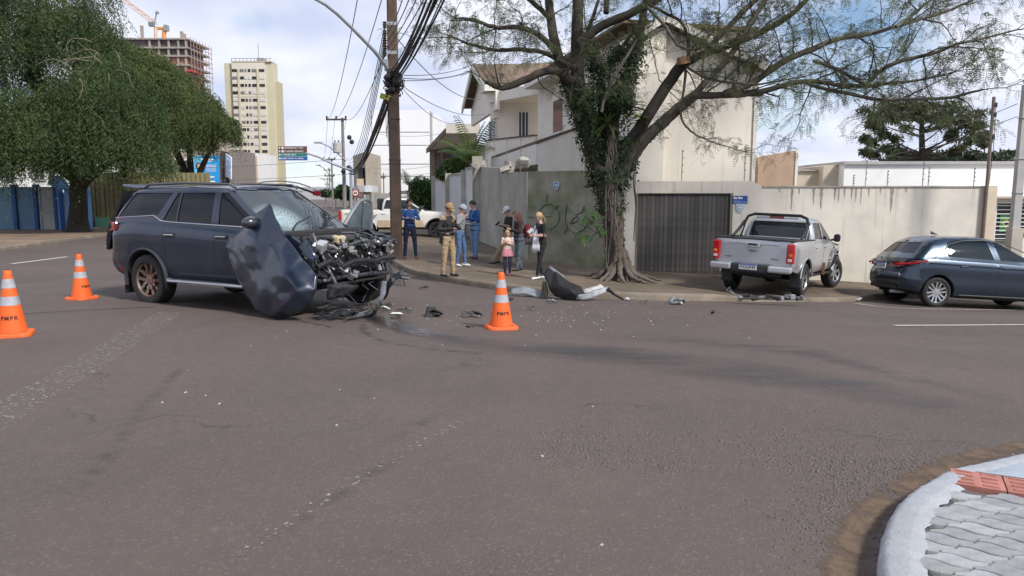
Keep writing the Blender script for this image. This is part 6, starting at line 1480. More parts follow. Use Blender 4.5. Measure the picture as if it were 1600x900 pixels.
# greenhouse
zg=lambda t,x:interp(ZT,min(x,1.05))-.01+(interp([(-2.4,1.70),(-1.6,1.775),(-.6,1.80),(.2,1.775),(1.1,1.70)],x)-interp(ZT,min(x,1.05)))*t
gv=[(0,-2.34,1.30,.885),(.12,-2.31,1.20,.872),(.35,-2.25,.97,.838),(.6,-2.17,.72,.795),(.8,-2.10,.52,.755),(.9,-2.05,.42,.73),(.96,-2.01,.37,.70),(1,-1.94,.30,.655)]
bm=loft(gv,zg,.20,.10,.16,.045,False)
zb_=1.285
lines=[((-2.08,1.30),(-1.74,1.72)),((-1.16,1.30),(-.88,1.72)),((-1.00,1.27),(-.76,1.72)),((-.70,1.27),(-.70,1.72)),((-.67,1.27),(-.67,1.72)),((.05,1.25),(.01,1.72)),((.19,1.25),(.13,1.72)),((1.12,1.23),(.44,1.72))]
for(x0,z0),(x1,z1)in lines:cutx(bm,(x0,0,z0),(x1-x0,0,z1-z0))
cutp(bm,(-1.3,0,1.365),(.06,0,-1));cutp(bm,(0,0,1.255),(-.035,0,-1));cutp(bm,(0,0,1.70),(.0,0,1));cutp(bm,(.7,0,1.68),(.16,0,1))
for s in(-1,1):cutp(bm,(0,s*.78,1.2),(0,1,s*.33))
def gfn(c,n):
 def rt(i):(x0,z0),(x1,z1)=lines[i];return c.x>x0+(x1-x0)*(c.z-z0)/(z1-z0)
 if n.x>.28 and abs(n.y)<.5:return 'windshield' if abs(c.y)<.78-.33*(c.z-1.2)and c.z<1.75 else 'frame'
 if n.z>.75:return 'roof'
 if abs(n.y)>.5:
  s='l' if c.y>0 else 'r'
  lowq=c.z>1.365+.06*(c.x+1.3);low=c.z>1.255-.035*c.x;top=c.z<1.70 and c.z<1.68-.16*(c.x-.7)
  if top:
   if lowq and rt(0)and not rt(1):return 'quarterglass_'+s
   if low and rt(2)and not rt(3):return 'ventglass_'+s
   if low and rt(4)and not rt(5):return 'rearglass_'+s
   if low and rt(6)and not rt(7):return 'frontglass_'+s
  return 'pillar_'+s
 if n.x>.2:return 'windshield' if abs(c.y)<.76-.33*(c.z-1.2)and c.z<1.74 else 'frame'
 if n.x<-.3:return 'gate_up'
 return 'frame'
GN={'roof':'roof','windshield':'windshield','frame':'pillar','gate_up':None,'pillar_l':'pillar','pillar_r':'pillar'}
for s in 'lr':GN.update({'quarterglass_'+s:'quarter_window','ventglass_'+s:'vent_window','rearglass_'+s:'rear_door_window','frontglass_'+s:'front_door_window'})
def cracked_glass():
 m=bpy.data.materials.new('cracked_windshield');m.use_nodes=True;t=m.node_tree;N=t.nodes;L=t.links;b=N['Principled BSDF'];b.inputs['Roughness'].default_value=.04;b.inputs['Specular IOR Level'].default_value=.8
 tc=N.new('ShaderNodeTexCoord');sp_=N.new('ShaderNodeMapping');sp_.inputs['Location'].default_value=(-.95,.42,-1.36);L.new(tc.outputs['Object'],sp_.inputs[0])
 ln=N.new('ShaderNodeVectorMath');ln.operation='LENGTH';L.new(sp_.outputs[0],ln.inputs[0]);mr_=N.new('ShaderNodeMapRange');mr_.inputs[1].default_value=.42;mr_.inputs[2].default_value=.08;L.new(ln.outputs['Value'],mr_.inputs[0])
 vo=N.new('ShaderNodeTexVoronoi');vo.feature='DISTANCE_TO_EDGE';vo.inputs['Scale'].default_value=22;L.new(tc.outputs['Object'],vo.inputs['Vector']);ce=N.new('ShaderNodeMapRange');ce.inputs[1].default_value=.12;ce.inputs[2].default_value=.0;L.new(vo.outputs['Distance'],ce.inputs[0])
 mu=N.new('ShaderNodeMath');mu.operation='MULTIPLY';L.new(mr_.outputs[0],mu.inputs[0]);ad2=N.new('ShaderNodeMath');ad2.operation='ADD';ad2.inputs[1].default_value=.55;L.new(ce.outputs[0],ad2.inputs[0]);L.new(ad2.outputs[0],mu.inputs[1])
 x=N.new('ShaderNodeMix');x.data_type='RGBA';x.inputs[6].default_value=(.020,.030,.036,1);x.inputs[7].default_value=(.34,.46,.47,1);x.clamp_factor=True;L.new(mu.outputs[0],x.inputs[0]);L.new(x.outputs[2],b.inputs['Base Color'])
 rg_=N.new('ShaderNodeMapRange');rg_.inputs[3].default_value=.04;rg_.inputs[4].default_value=.5;L.new(mu.outputs[0],rg_.inputs[0]);L.new(rg_.outputs[0],b.inputs['Roughness'])
 return m
WSG=cracked_glass()
pieces(bm,lambda c,n:None if gfn(c,n)=='gate_up' else gfn(c,n),sv,GN,lambda k:WSG if k=='windshield' else(TINT if 'glass' in k else PAINT1),{k:.010 for k in('quarterglass_l','quarterglass_r','ventglass_l','ventglass_r','rearglass_l','rearglass_r','frontglass_l','frontglass_r','windshield')})
# black B-pillar cover, chrome sill strips, rails
def swid(x,z):
 b=interp(ZT,x)-.01;t=(z-b)/(zg(1,x)-b);return interp([(q[0],q[3])for q in gv],max(0,min(1,t)))
def sidebar(name,pts,r,mat,par,flat=None,off=.004):
 for s in(-1,):MB().tube([(x,s*(swid(x,z)+off),z)for x,z in pts],r,5,True,flat).build(name,mat,par,smooth=True)
sidebar('chrome_strip',[(-2.10,1.315),(-1.20,1.36),(-1.02,1.285),(-.8,1.268),(0,1.245),(.5,1.23),(1.12,1.21)],.012,CHR,sv)
MB().add([(.04,-(swid(.04,1.25)+.003),1.25),(.20,-(swid(.2,1.25)+.003),1.25),(.14,-(swid(.14,1.70)+.003),1.70),(.01,-(swid(.01,1.70)+.003),1.70)],[(0,1,2,3)]).build('pillar_cover',BLKP,sv)
for s in(-1,1):MB().tube([(-1.75,s*.60,1.775),(-1.6,s*.61,1.83),(-.8,s*.62,1.845),(.15,s*.62,1.825),(.28,s*.61,1.77)],[.02,.022,.022,.02,.018],6).build('roof_rail',M('rail_grey',(.12,.125,.13),.4,metal=.5,var=.1),sv,smooth=True)
# door furniture
for x in(-.80,.30):
 MB().box((x,-.945,1.085),(.2,.03,.028)).build('door_handle',CHR,sv,bev=.01);MB().box((x,-.934,1.08),(.24,.012,.07)).build('handle_cup',BLKP,sv,bev=.01)
mo=MB().ball((1.04,-1.06,1.30),.14,12,8,(.75,.95,.62)).build('mirror',M('mirror_grey',(.055,.06,.07),.3,metal=.5,var=.1,coat=.6),sv,smooth=True);MB().tube([(1.08,-.86,1.24),(1.06,-.98,1.26)],.035,6).build('mirror_arm',BLKP,mo)
MB().tube([(-.78,-.98,.43),(-.70,-1.03,.42),(.85,-1.03,.42),(.95,-.98,.43)],.045,8,True,.6).build('running_board',ALU,sv,smooth=True);MB().box((.05,-.93,.42),(1.75,.15,.03)).build('step_pad',BLKP,sv)
MB().tube([(-.78,.98,.43),(.95,.98,.43)],.045,8,True,.6).build('running_board',ALU,sv,smooth=True)
for x in(-1.372,1.372):
 for s in(-1,1):
  if x>0 and s<0:continue
  MB().tube([(x+.475*math.cos(a),s*.935,.385+.475*math.sin(a))for a in[R(-12+204*k/20)for k in range(21)]],.032,6,True,.7).build('arch_trim',M('trim_dark',(.03,.034,.042),.5),sv,smooth=True)
for s in(-1,1):MB().box((-1.90,s*.80,.32),(.02,.24,.34),(0,.1,0)).build('mud_flap',BLKP,sv)
for s in(-1,1):
 MB().add([(-2.44,s*.62,1.10),(-2.32,s*.87,1.11),(-2.05,s*.935,1.13),(-2.05,s*.935,1.20),(-2.28,s*.89,1.26),(-2.40,s*.62,1.22)],[(0,1,2,3,4,5)]).build('tail_light',REDL,sv);MB().box((-2.20,s*.835,1.18),(.34,.06,.15),(0,0,s*.42)).build('tail_lamp_body',REDD,sv,bev=.02)
RIM1=M('bronze_rim',(.25,.175,.135),.35,metal=.6,var=.15,scale=6)
wheel(sv,-1.372,-.80,.39,.27,-1,.255,5,RIM1,0,'wide');wheel(sv,-1.372,.80,.39,.27,1,.255,5,RIM1,0,'wide');wheel(sv,1.30,-.76,.39,.27,-1,.255,5,RIM1,R(8),'wide');wheel(sv,1.34,.82,.39,.27,1,.255,5,RIM1,R(14),'wide')
# tailgate swung up a little, black inside
tg_=bpy.data.objects.new('tailgate',None);COL.objects.link(tg_);tg_.parent=sv
me=bpy.data.meshes.new('tailgate')
hz_,hx_=1.74,-2.02
pr=[(0,0),(-.10,-.12),(-.22,-.40),(-.30,-.55),(-.36,-.80),(-.33,-1.02),(-.24,-1.02),(-.20,-.56),(-.12,-.40),(-.02,-.14)]
mbt=MB();rows=[]
for y in(-.80,-.72,-.4,0,.4,.72,.80):
 k=1 if abs(y)<.75 else .8;rows.append([(hx_+a*k+.06*abs(y)**2,y,hz_+b)for a,b in pr+[pr[0]]])
mbt.grid(rows);mbt.f.append(tuple(range(10)));mbt.f.append(tuple(6*11+i for i in range(10)))
bpy.data.objects.remove(tg_)
tgo=mbt.build('tailgate',BLKI,sv,smooth=True,sharp=30)
def hinge(o,ang):
 o.matrix_local=Matrix.Translation((hx_,0,hz_))@Matrix.Rotation(ang,4,'Y')@Matrix.Translation((-hx_,0,-hz_))
hinge(tgo,R(15))
MB().grid([[(hx_+a*1.01-.006+.06*abs(y)**2,y,hz_+b)for a,b in pr[:6]]for y in(-.70,-.35,0,.35,.70)]).build('tailgate_skin',PAINT1,tgo,smooth=True)
MB().box((-2.10,0,1.80),(.36,1.22,.05),(0,R(6),0)).build('roof_spoiler',M('spoiler_paint',(.09,.11,.15),.35,metal=.5,var=.05,coat=.7),sv,bev=.02)
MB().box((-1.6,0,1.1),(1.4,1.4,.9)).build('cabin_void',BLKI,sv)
# open driver door on the far side
dpx=lambda px,Y:SI@at(px[0],px[1],Y)
dd=T('x',None,None);bpy.data.objects.remove(dd)
hA=Vector((.86,.90,-.10));dv_=(SI.to_3x3()@Vector((1,.15,0))).normalized()
dr=Vector((math.cos(R(93)),math.sin(R(93)),0));
def dq(s,z,o=0):return hA+dr*s*.86+Vector((-dr.y,dr.x,0))*o+Vector((0,0,z))
dro=MB();dro.prism([dq(0,.45),dq(1.0,.45),dq(1.04,.9),dq(1.02,1.2),dq(0,1.18)],Vector((-dr.y,dr.x,0))*.09);dro=dro.build('driver_door',PAINT1,sv)
MB().tube([dq(.05,1.16,.04),dq(.42,1.50,.02),dq(.62,1.66,.0),dq(.85,1.70,.0),dq(.98,1.66,.0),dq(1.03,1.45,.02),dq(1.03,1.2,.04)],.035,6).build('door_frame',M('door_frame_grey',(.22,.23,.24),.35,metal=.4,var=.1),dro,smooth=True)
MB().tube([dq(.70,1.20,.04),dq(.72,1.68,0)],.02,5).build('window_divider',BLKP,dro)
MB().prism([dq(.10,1.19,.03),dq(1.0,1.2,.03),dq(1.0,1.45,.01),dq(.95,1.64,-.01),dq(.62,1.63,-.01)],Vector((-dr.y,dr.x,0))*.006).build('door_window',M('door_glass',(.10,.13,.15),.05,var=.3,scale=3,trans=.0),dro)
MB().prism([dq(.03,.5,-.02),dq(.98,.5,-.02),dq(1.0,1.18,-.02),dq(.03,1.15,-.02)],Vector((-dr.y,dr.x,0))*.018).build('door_card',BLKI,dro)
# ---- torn open front: cowl, engine, radiator support, beam
def part(name,mb,mat,bev=0,smooth=False):return mb.build(name,mat,sv,bev=bev,smooth=smooth)
ENG=M('engine_plastic',(.045,.046,.05),.5,var=.25,scale=8);MET=M('bare_metal',(.26,.26,.27),.45,metal=.7,var=.35,scale=9);CRU=M('crumpled_dark',(.05,.055,.065),.4,metal=.4,var=.3,scale=6,coat=.3);TANK=M('reservoir',(.50,.43,.25),.5,var=.15)
part('cowl',MB().box((1.26,0,1.12),(.22,1.62,.10),(0,R(-8),0)),BLKP,.03)
part('firewall',MB().box((1.14,0,.86),(.06,1.66,.6)),BLKI)
for y0,l in((-.55,.62),(.02,.66)):part('wiper',MB().tube([(1.29,y0,1.19),(1.17,y0+.2,1.27),(1.04,y0+l,1.36)],[.014,.012,.008],5),BLKP)
part('engine_bay_floor',MB().box((1.45,0,.62),(.85,1.5,.08)),BLKI)
part('engine_cover',MB().box((1.42,.12,1.06),(.50,.62,.07),(0,R(3),R(4))),ENG,.03);part('engine_block',MB().box((1.42,.1,.86),(.52,.6,.34)),ENG,.03)
part('battery',MB().box((1.40,-.48,1.03),(.28,.38,.14),(0,R(4),R(-8))),M('battery_black',(.03,.03,.032),.45,var=.2),.015)
part('air_box',MB().box((1.42,.58,1.02),(.34,.34,.2),(0,.1,.2)),ENG,.04)
part('coolant_tank',MB().box((1.68,-.06,1.04),(.13,.20,.12),(0,.15,.1)),TANK,.03);part('tank_cap',MB().lathe([(.03,0),(.03,.03)],10,(1.68,-.06,1.10)),BLKP)
part('strut_tower',MB().lathe([(.17,.8),(.14,1.05),(.06,1.08)],14,(1.3,-.66,0)),MET,smooth=True);part('strut_tower',MB().lathe([(.17,.8),(.14,1.05),(.06,1.08)],14,(1.3,.68,0)),MET,smooth=True)
part('inner_fender',MB().box((1.45,.76,.9),(.8,.04,.36),(R(8),0,.05)),CRU);part('inner_fender',MB().box((1.45,-.74,.88),(.8,.04,.34),(R(-6),0,-.05)),CRU)
rg=random.Random(33)
def bent(a,b,n=7,j=.04):
 a=Vector(a);b=Vector(b);return[a.lerp(b,i/n)+(Vector((rg.gauss(0,j),rg.gauss(0,j),rg.gauss(0,j)))if 0<i<n else Vector((0,0,0)))for i in range(n+1)]
part('radiator_support',MB().tube(bent((1.88,-.78,.93),(1.98,.86,.99),9,.03),.026,6),CRU);part('lower_crossmember',MB().tube(bent((1.86,-.72,.52),(1.92,.74,.50),7,.02),.034,6),CRU)
part('crash_beam',MB().tube(bent((1.94,-.80,.72),(2.0,.80,.74),7,.03),[.03]*8,6,True,1.3),M('beam_dark',(.035,.036,.04),.45,metal=.4,var=.3,scale=5))
part('radiator',MB().box((1.80,.02,.74),(.05,1.2,.42),(0,R(6),R(3))),M('radiator_black',(.02,.02,.022),.6,var=.4,scale=25))
part('skid_panel',MB().box((1.68,.02,.42),(.5,1.25,.03),(0,R(-8),0)),BLKI)
part('gearbox_guard',MB().box((1.35,0,.44),(.5,.9,.18)),BLKI)
for k in range(24):
 y=-.72+k*.062+rg.uniform(-.03,.03);part('hose',MB().tube(bent((1.45+rg.uniform(-.2,.2),y,1.04+rg.uniform(-.04,.06)),(1.86+rg.uniform(-.05,.08),y+rg.uniform(-.25,.25),.80+rg.uniform(-.15,.18)),7,.045),rg.choice((.010,.014,.02,.024)),6),rg.choice((BLKP,BLKP,ENG,MET)),smooth=True)
for k in range(130):
 c=(1.66+rg.uniform(0,.34),rg.uniform(-.76,.80),.80+rg.uniform(-.30,.26));s=rg.uniform(.025,.10)
 part('engine_fragment',MB().box(c,(s*rg.uniform(.3,1),s*rg.uniform(.5,1.3),s*rg.uniform(.4,1.2)),(rg.uniform(-.6,.6),rg.uniform(-.6,.6),rg.uniform(0,3))),rg.choice((MET,MET,ENG,BLKP,ALU,M('dirty_grey_metal',(.30,.28,.25),.6,metal=.3,var=.4,scale=10))),.006)
for k in range(14):part('metal_bracket',MB().tube(bent((1.84,-.66+k*.1,1.0-rg.uniform(0,.2)),(1.98,-.70+k*.105+rg.uniform(-.15,.15),.70-rg.uniform(0,.2)),5,.04),rg.uniform(.007,.015),4),rg.choice((ALU,MET,BLKP)))
part('headlight_mount',MB().box((1.86,-.62,.98),(.12,.16,.14),(.3,.3,.4)),M('lamp_grey',(.42,.43,.45),.35,metal=.3,var=.3,scale=12),.02)
part('tie_strut',MB().tube([(1.86,-.60,.86),(2.0,-.46,.40),(2.06,-.38,.30)],.015,5),ALU)
part('bright_reinforcement',MB().tube([(1.80,.58,1.05),(1.92,.74,.95),(1.96,.82,.90)],.025,5),ALU)
for a_,b_,r_ in(((1.5,.2,1.12),(1.95,.72,.92),.018),((1.55,.4,1.13),(1.98,.9,.95),.016),((1.35,.75,1.15),(1.92,.80,1.0),.03),((1.2,.86,1.12),(1.86,.92,1.0),.04)):part('bent_rail',MB().tube(bent(a_,b_,6,.03),r_,5),CRU,smooth=True)
# torn left wing sticking out and bumper trim hanging to the ground
def crinkled(name,px,mat,thick=.004,seed=1,sub=2,amp=.02,soft=0):
 """panel from surveyed outline points (u, v, Y), crumpled, with thickness"""
 P3=[SI@at(u,v,Y)for u,v,Y,*_ in px];n_out=sum(1 for q in px if len(q)<4)
 co=[Vector((q[0],q[1]))for q in px];ed=[(i,(i+1)%n_out)for i in range(n_out)]
 res=delaunay_2d_cdt(co,ed,[],1,1e-6);bm=bmesh.new();vs=[bm.verts.new(P3[res[3][i][0]])for i in range(len(res[0]))]
 for f in res[2]:bm.faces.new([vs[i]for i in f])
 bmesh.ops.subdivide_edges(bm,edges=bm.edges[:],cuts=sub,use_grid_fill=True);bmesh.ops.triangulate(bm,faces=bm.faces[:])
 for _ in range(soft):bmesh.ops.smooth_vert(bm,verts=[v for v in bm.verts if not v.is_boundary],factor=.5,use_axis_x=True,use_axis_y=True,use_axis_z=True)
 for v in bm.verts:v.co=crumple(crumple(v.co,amp,3.7,seed),amp*.22,13,seed+3)
 bmesh.ops.recalc_face_normals(bm,faces=bm.faces);me=bpy.data.meshes.new(name);bm.to_mesh(me);bm.free();me.shade_smooth();me.set_sharp_from_angle(angle=R(26));o=link(name,me,mat,sv)
 m=o.modifiers.new('solid','SOLIDIFY');m.thickness=thick;return o
def oS(o):
 p0=SM@Vector((0,-.93-o,0));n=(SM.to_3x3()@Vector((0,-1,0))).normalized()
 def f(u,v):
  d=ray(u,v);c=Vector((0,0,CAMZ));t=(p0-c).dot(n)/d.dot(n);return(c+d*t).y
 return f
def hp(u,v,o,*x):return(u,v,oS(o)(u,v),*x)
hood_px=[hp(421,317,.02),hp(429,337,.05),hp(447,370,.08),hp(468,396,.10),hp(485,418,.10),hp(496,431,.10),hp(494,452,.16),hp(485,472,.2),hp(468,488,.22),hp(441,500,.22),hp(418,494,.24),hp(399,484,.24),hp(385,463,.18),hp(371,436,.14),hp(358,410,.08),hp(353,386,.05),hp(360,372,.04),hp(388,345,.03),hp(408,352,.12,1),hp(398,378,.22,1),hp(372,398,.14,1),hp(410,425,.26,1),hp(446,433,.36,1),hp(435,400,.26,1),hp(470,430,.22,1),hp(462,455,.36,1),hp(428,462,.34,1),hp(405,466,.30,1),hp(440,482,.36,1),hp(388,430,.2,1),hp(420,385,.18,1)]
crinkled('hood',hood_px,PAINT1,.006,2.0,5,.016,1)
crinkled('torn_wing',[(598,470,10.9),(604,446,10.9),(613,432,10.9),(626,425,10.8),(630,424,10.7),(618,440,10.7),(608,452,10.7),(606,464,10.8),(612,442,10.6,1)],CRU,.006,5,2,.03)
crinkled('torn_wing',[(478,372,9.75),(498,402,9.65),(486,412,9.6),(466,385,9.7)],PAINT1,.005,6,2,.02)
crinkled('torn_liner',[(512,470,10.1),(510,445,10.1),(540,440,10.3),(560,448,10.4),(540,466,10.2),(532,452,10.1,1)],BLKP,.006,7,2,.05)
wp=lambda u,v,Y:SI@at(u,v,Y)
gz_=lambda u,v:SI@gp(u,v,.04)
part('bumper_trim',MB().tube([wp(600,440,10.3),wp(598,458,10.2),wp(593,476,10.1),gz_(588,484),gz_(575,491),gz_(556,495),gz_(540,498)],[.035,.04,.045,.05,.04,.035,.02],6,True,.6),M('trim_silver_black',(.20,.21,.22),.3,metal=.6,var=.5,scale=7),smooth=True)
part('chrome_trim',MB().tube([gz_(578,489)+Vector((0,0,.05)),gz_(560,494)+Vector((0,0,.03)),gz_(545,497)],[.022,.025,.012],6),CHR,smooth=True)
for k in range(16):
 u=rg.uniform(490,560);v=rg.uniform(482,496);p=gz_(u,v);part('bumper_shard',MB().box(p+Vector((0,0,rg.uniform(0,.07))),(rg.uniform(.06,.3),rg.uniform(.04,.14),.012),(rg.uniform(-.5,.5),rg.uniform(-.5,.5),rg.uniform(0,3))),rg.choice((BLKP,BLKP,CRU,MET)))
for k in range(5):part('hanging_wire',MB().tube(bent(wp(520+k*16,440,9.9),wp(515+k*18+rg.uniform(-10,10),485,9.9),6,.05),.008,4),BLKP)
# ---------------------------------------------------------------- silver pickup with a crushed door and wing
def pickup(name,label,loc,rz,paint,crushed,txt,rim,bar=True,detail=True,group=None,tilt=0):
 t=T(name,label,'pickup truck',loc,rz,group)
 if tilt:t.rotation_euler=(R(tilt),0,rz)
 zb=[(-2.7,.62),(-2.1,.52),(-1.2,.48),(1.2,.46),(2.65,.50)];zt=[(-2.7,1.27),(-.85,1.27),(-.8,1.22),(1.0,1.20),(1.3,1.17),(2.2,1.10),(2.65,.98)]
 z1=lambda t_,x:interp(zb,x)+(interp(zt,x)-interp(zb,x))*t_
 l1=[(0,-2.55,2.5,.80),(.05,-2.58,2.55,.87),(.2,-2.60,2.62,.915),(.5,-2.60,2.64,.925),(.75,-2.60,2.60,.93),(.9,-2.60,2.52,.925),(1,-2.59,2.44,.895)]
 bm=loft(l1,z1,.16,.03,.22,.02,True,[(-2.6,.985),(-2.2,1),(1.5,1),(2.6,.9)])
 bm=arches(bm,[(-1.5,.39,.93),(1.58,.39,.93)],.47)
 for x in(-.84,-.02,1.0):cutx(bm,(x,0,0),(.01,0,1))
 cutx(bm,(-2.5,0,0),(0,0,1));cutp(bm,(0,0,.74),(0,0,1));cutp(bm,(0,.70,0),(0,1,0));cutp(bm,(0,-.70,0),(0,1,0))
 def f1(c,n):
  if any((c.x-x)**2+(c.z-.39)**2<.4695**2 and abs(c.y)>.55 for x in(-1.5,1.58)):return 'liner#%d%d'%(c.x>0,c.y>0)
  if n.z>.75 and c.z>1.0:return 'cover' if c.x<-.84 else('deck' if c.x<1.0 else 'hood')
  if n.z<-.6:return 'under'
  if c.x<-2.5:return 'bumper' if c.z<.74 else('gate' if abs(c.y)<.70 else 'bed#%d'%(c.y>0))
  if c.x>1.0:return 'wing_r' if c.y<0 else 'wing_l'
  if c.x>-.02:return 'fd_r' if c.y<0 else 'fd_l'
  if c.x>-.84:return 'rd_r' if c.y<0 else 'rd_l'
  return 'bed#%d'%(c.y>0)
 nm={'liner':'arch_liner','cover':'bed_cover','deck':'inner_deck','hood':'hood','under':'underside','bumper':'bumper_skin','gate':'tailgate','bed':'bed_side','wing_r':'front_wing','wing_l':'front_wing','fd_r':'front_door','fd_l':'front_door','rd_r':'rear_door','rd_l':'rear_door'}
 crm=M('crushed_silver',(.47,.48,.50),.34,metal=.35,var=.4,scale=6,coat=.4)
 def d1(k,p,n):
  if crushed and k in('wing_r','fd_r'):
   f=sm(.15,1.2,p.x)*sm(.0,.55,-p.y);p=crumple(p,.10*f,3.9,9.0);p.y+=.08*f*sm(.4,1.0,p.x)*(1-.5*abs(p.z-.75));p.x-=.10*f*sm(1.6,2.5,p.x)
  return p
 if crushed:
  pass
 pieces(bm,f1,t,nm,lambda k:BLKI if k in('liner','under','deck')else(BLKP if k=='cover' else(crm if crushed and k=='wing_r' else paint)),{'gate':.004,'rd_r':.003},d1,26)
 gz=lambda t_,x:interp(zt,min(x,1.05))-.02+(interp([(-.9,1.74),(-.3,1.80),(.3,1.79),(1.1,1.7)],x)-interp(zt,min(x,1.05)))*t_
 g1=[(0,-.84,1.25,.885),(.3,-.83,.95,.85),(.6,-.81,.66,.80),(.85,-.76,.42,.75),(.95,-.70,.33,.715),(1,-.62,.24,.66)]
 bm=loft(g1,gz,.14,.05,.16,.03,False)
 ln=[((-.72,1.25),(-.60,1.70)),((-.06,1.25),(-.06,1.70)),((.06,1.25),(.04,1.70)),((1.0,1.25),(.42,1.70))]
 for(x0,z0),(x1,z1_)in ln:cutx(bm,(x0,0,z0),(x1-x0,0,z1_-z0))
 cutp(bm,(0,0,1.29),(-.02,0,-1));cutp(bm,(0,0,1.68),(0,0,1))
 for s in(-1,1):cutp(bm,(0,s*.73,1.25),(0,1,s*.25))
 def f2(c,n):
  rt=lambda i:c.x>ln[i][0][0]+(ln[i][1][0]-ln[i][0][0])*(c.z-ln[i][0][1])/(ln[i][1][1]-ln[i][0][1])
  if n.x>.28 and abs(n.y)<.5:return 'ws' if abs(c.y)<.73-.25*(c.z-1.25)and c.z<1.74 else 'fr'
  if n.z>.75:return 'roof'
  if abs(n.y)>.5:
   s='l' if c.y>0 else 'r'
   if 1.29-.02*c.x<c.z<1.68:
    if rt(0)and not rt(1):return 'rw_'+s
    if rt(2)and not rt(3):return 'fw_'+s
   return 'pil_'+s
  ins=abs(c.y)<.73-.25*(c.z-1.25)
  if n.x>.2:return 'ws' if ins and c.z<1.72 else 'fr'
  return 'bw' if ins and 1.29<c.z<1.68 else 'fr#b'
 pieces(bm,f2,t,{'roof':'roof','rw_l':'rear_door_window','rw_r':'rear_door_window','fw_l':'front_door_window','fw_r':'front_door_window','pil_l':'pillar','pil_r':'pillar','ws':'windshield','fr':'cab_frame','bw':'rear_window'},lambda k:CARGL if k in('rw_l','rw_r','fw_l','fw_r','ws','bw')else paint,{k:.012 for k in('rw_l','rw_r','fw_l','fw_r','ws','bw')})
 for x,y,st in((-1.5,-.79,0),(-1.5,.79,0),(1.58,-.77 if not crushed else-.80,R(-14)if crushed else 0),(1.58,.79,R(-10)if crushed else 0)):wheel(t,x,y,.385,.26,1 if y>0 else-1,.235,6,rim,st)
 for s in(-1,1):
  MB().box((-.75,s*.80,1.0),(.01,.01,.01))
  lo=MB().box((-2.575,s*.835,1.00),(.13,.17,.44)).build('tail_light',REDL,t,bev=.03)
  MB().box((-2.645,s*.85,.97),(.012,.075,.06)).build('amber_lens',ORL,lo,bev=.02);MB().box((-2.645,s*.84,.86),(.012,.09,.06)).build('reverse_lens',WHL,lo,bev=.02)
  MB().box((-2.70,s*.66,.64),(.20,.50,.15),(0,0,s*-.10)).build('bumper_corner',paint,t,bev=.04)
  MB().tube([(.9,s*.86,1.26),(.92,s*.95,1.28)],.03,6).build('mirror_arm',BLKP,t);MB().box((.88,s*1.01,1.32),(.12,.16,.20)).build('mirror',BLKP,t,bev=.05)
  for x in(-.72,.12):MB().box((x,s*.94,1.10),(.2,.03,.03)).build('door_handle',paint,t,bev=.01)
  MB().box((-1.92,s*.79,.36),(.02,.24,.28)).build('mud_flap',BLKP,t)
  MB().tube([(-1.5+.49*math.cos(a),s*.935,.39+.49*math.sin(a))for a in[R(5+170*k/16)for k in range(17)]],.02,5,True,.6).build('arch_lip',paint,t,smooth=True)
  MB().box((0,s*.82,.43),(1.9,.14,.06)).build('sill_step',BLKP,t,bev=.02)
 MB().box((-2.69,0,.62),(.18,.86,.20)).build('rear_bumper',BLKP,t,bev=.04);MB().box((-2.6,0,.52),(.2,1.3,.08)).build('tow_beam',BLKI,t)
 MB().box((-.2,0,.5),(4.2,.9,.2)).build('chassis',BLKI,t);MB().box((-1.5,0,.40),(.12,1.4,.12)).build('axle',BLKI,t);MB().box((1.58,0,.40),(.12,1.4,.12)).build('axle',BLKI,t)
 if detail:
  plate(t,(-2.79,.02,.66),(0,0,R(-90)),txt)
  MB().box((-2.625,0,1.15),(.03,.32,.11)).build('handle_bezel',paint,t,bev=.015);MB().box((-2.645,0,1.16),(.02,.22,.045)).build('tailgate_handle',BLKP,t,bev=.012)
  MB().tube([(-2.625,y,1.165-.03*(abs(y)<.18))for y in(-.6,-.4,-.22,-.17,.17,.22,.4,.6)],.006,4).build('tailgate_crease',M('silver_shadow',(.22,.225,.24),.4,metal=.6),t)
  MB().box((-2.622,0,1.02),(.012,.20,.032)).build('emblem',CHR,t);MB().box((-2.623,0,1.02),(.014,.07,.055)).build('emblem',CHR,t)
  for y in(.55,-.5):MB().box((-2.62,y,.86),(.008,.15,.03)).build('badge',M('silver_shadow'),t)
  MB().box((-2.60,0,1.285),(.06,1.76,.03)).build('bed_rail',BLKP,t,bev=.01)
  for s in(-1,1):MB().box((-1.7,s*.87,1.285),(1.75,.08,.03)).build('bed_rail',BLKP,t,bev=.01)
  for y in(-.28,.28):MB().ball((-.35,y,1.45),.12,10,7,(.5,1,1)).build('headrest',BLKI,t,smooth=True)
 if bar:
  hb=MB().tube([(-1.15,-.80,1.28),(-1.02,-.76,1.62),(-.97,-.70,1.78),(-.95,-.55,1.84),(-.95,.55,1.84),(-.97,.70,1.78),(-1.02,.76,1.62),(-1.15,.80,1.28)],.037,8).build('roll_bar',BLKP,t,smooth=True)
  for s in(-1,1):
   MB().tube([(-1.0,s*.77,1.66),(-1.35,s*.79,1.45),(-1.7,s*.80,1.29)],.035,7).build('bar_brace',BLKP,t,smooth=True);MB().tube([(-1.06,s*.78,1.55),(-1.3,s*.79,1.29)],.018,6).build('bar_strut',CHR,t,smooth=True)
  MB().box((-.985,0,1.775),(.04,.34,.06)).build('brake_light',REDD,t,bev=.01)
  MB().box((-.955,0,1.77),(.05,1.0,.05)).build('light_bar',ALU,t,bev=.01)
 return t
SILV=M('silver_paint',(.50,.515,.54),.32,metal=.55,var=.06,scale=2,coat=.7)
HP=R(90-36);pf=Vector((math.cos(HP),math.sin(HP),0));pl_=Vector((-pf.y,pf.x,0))
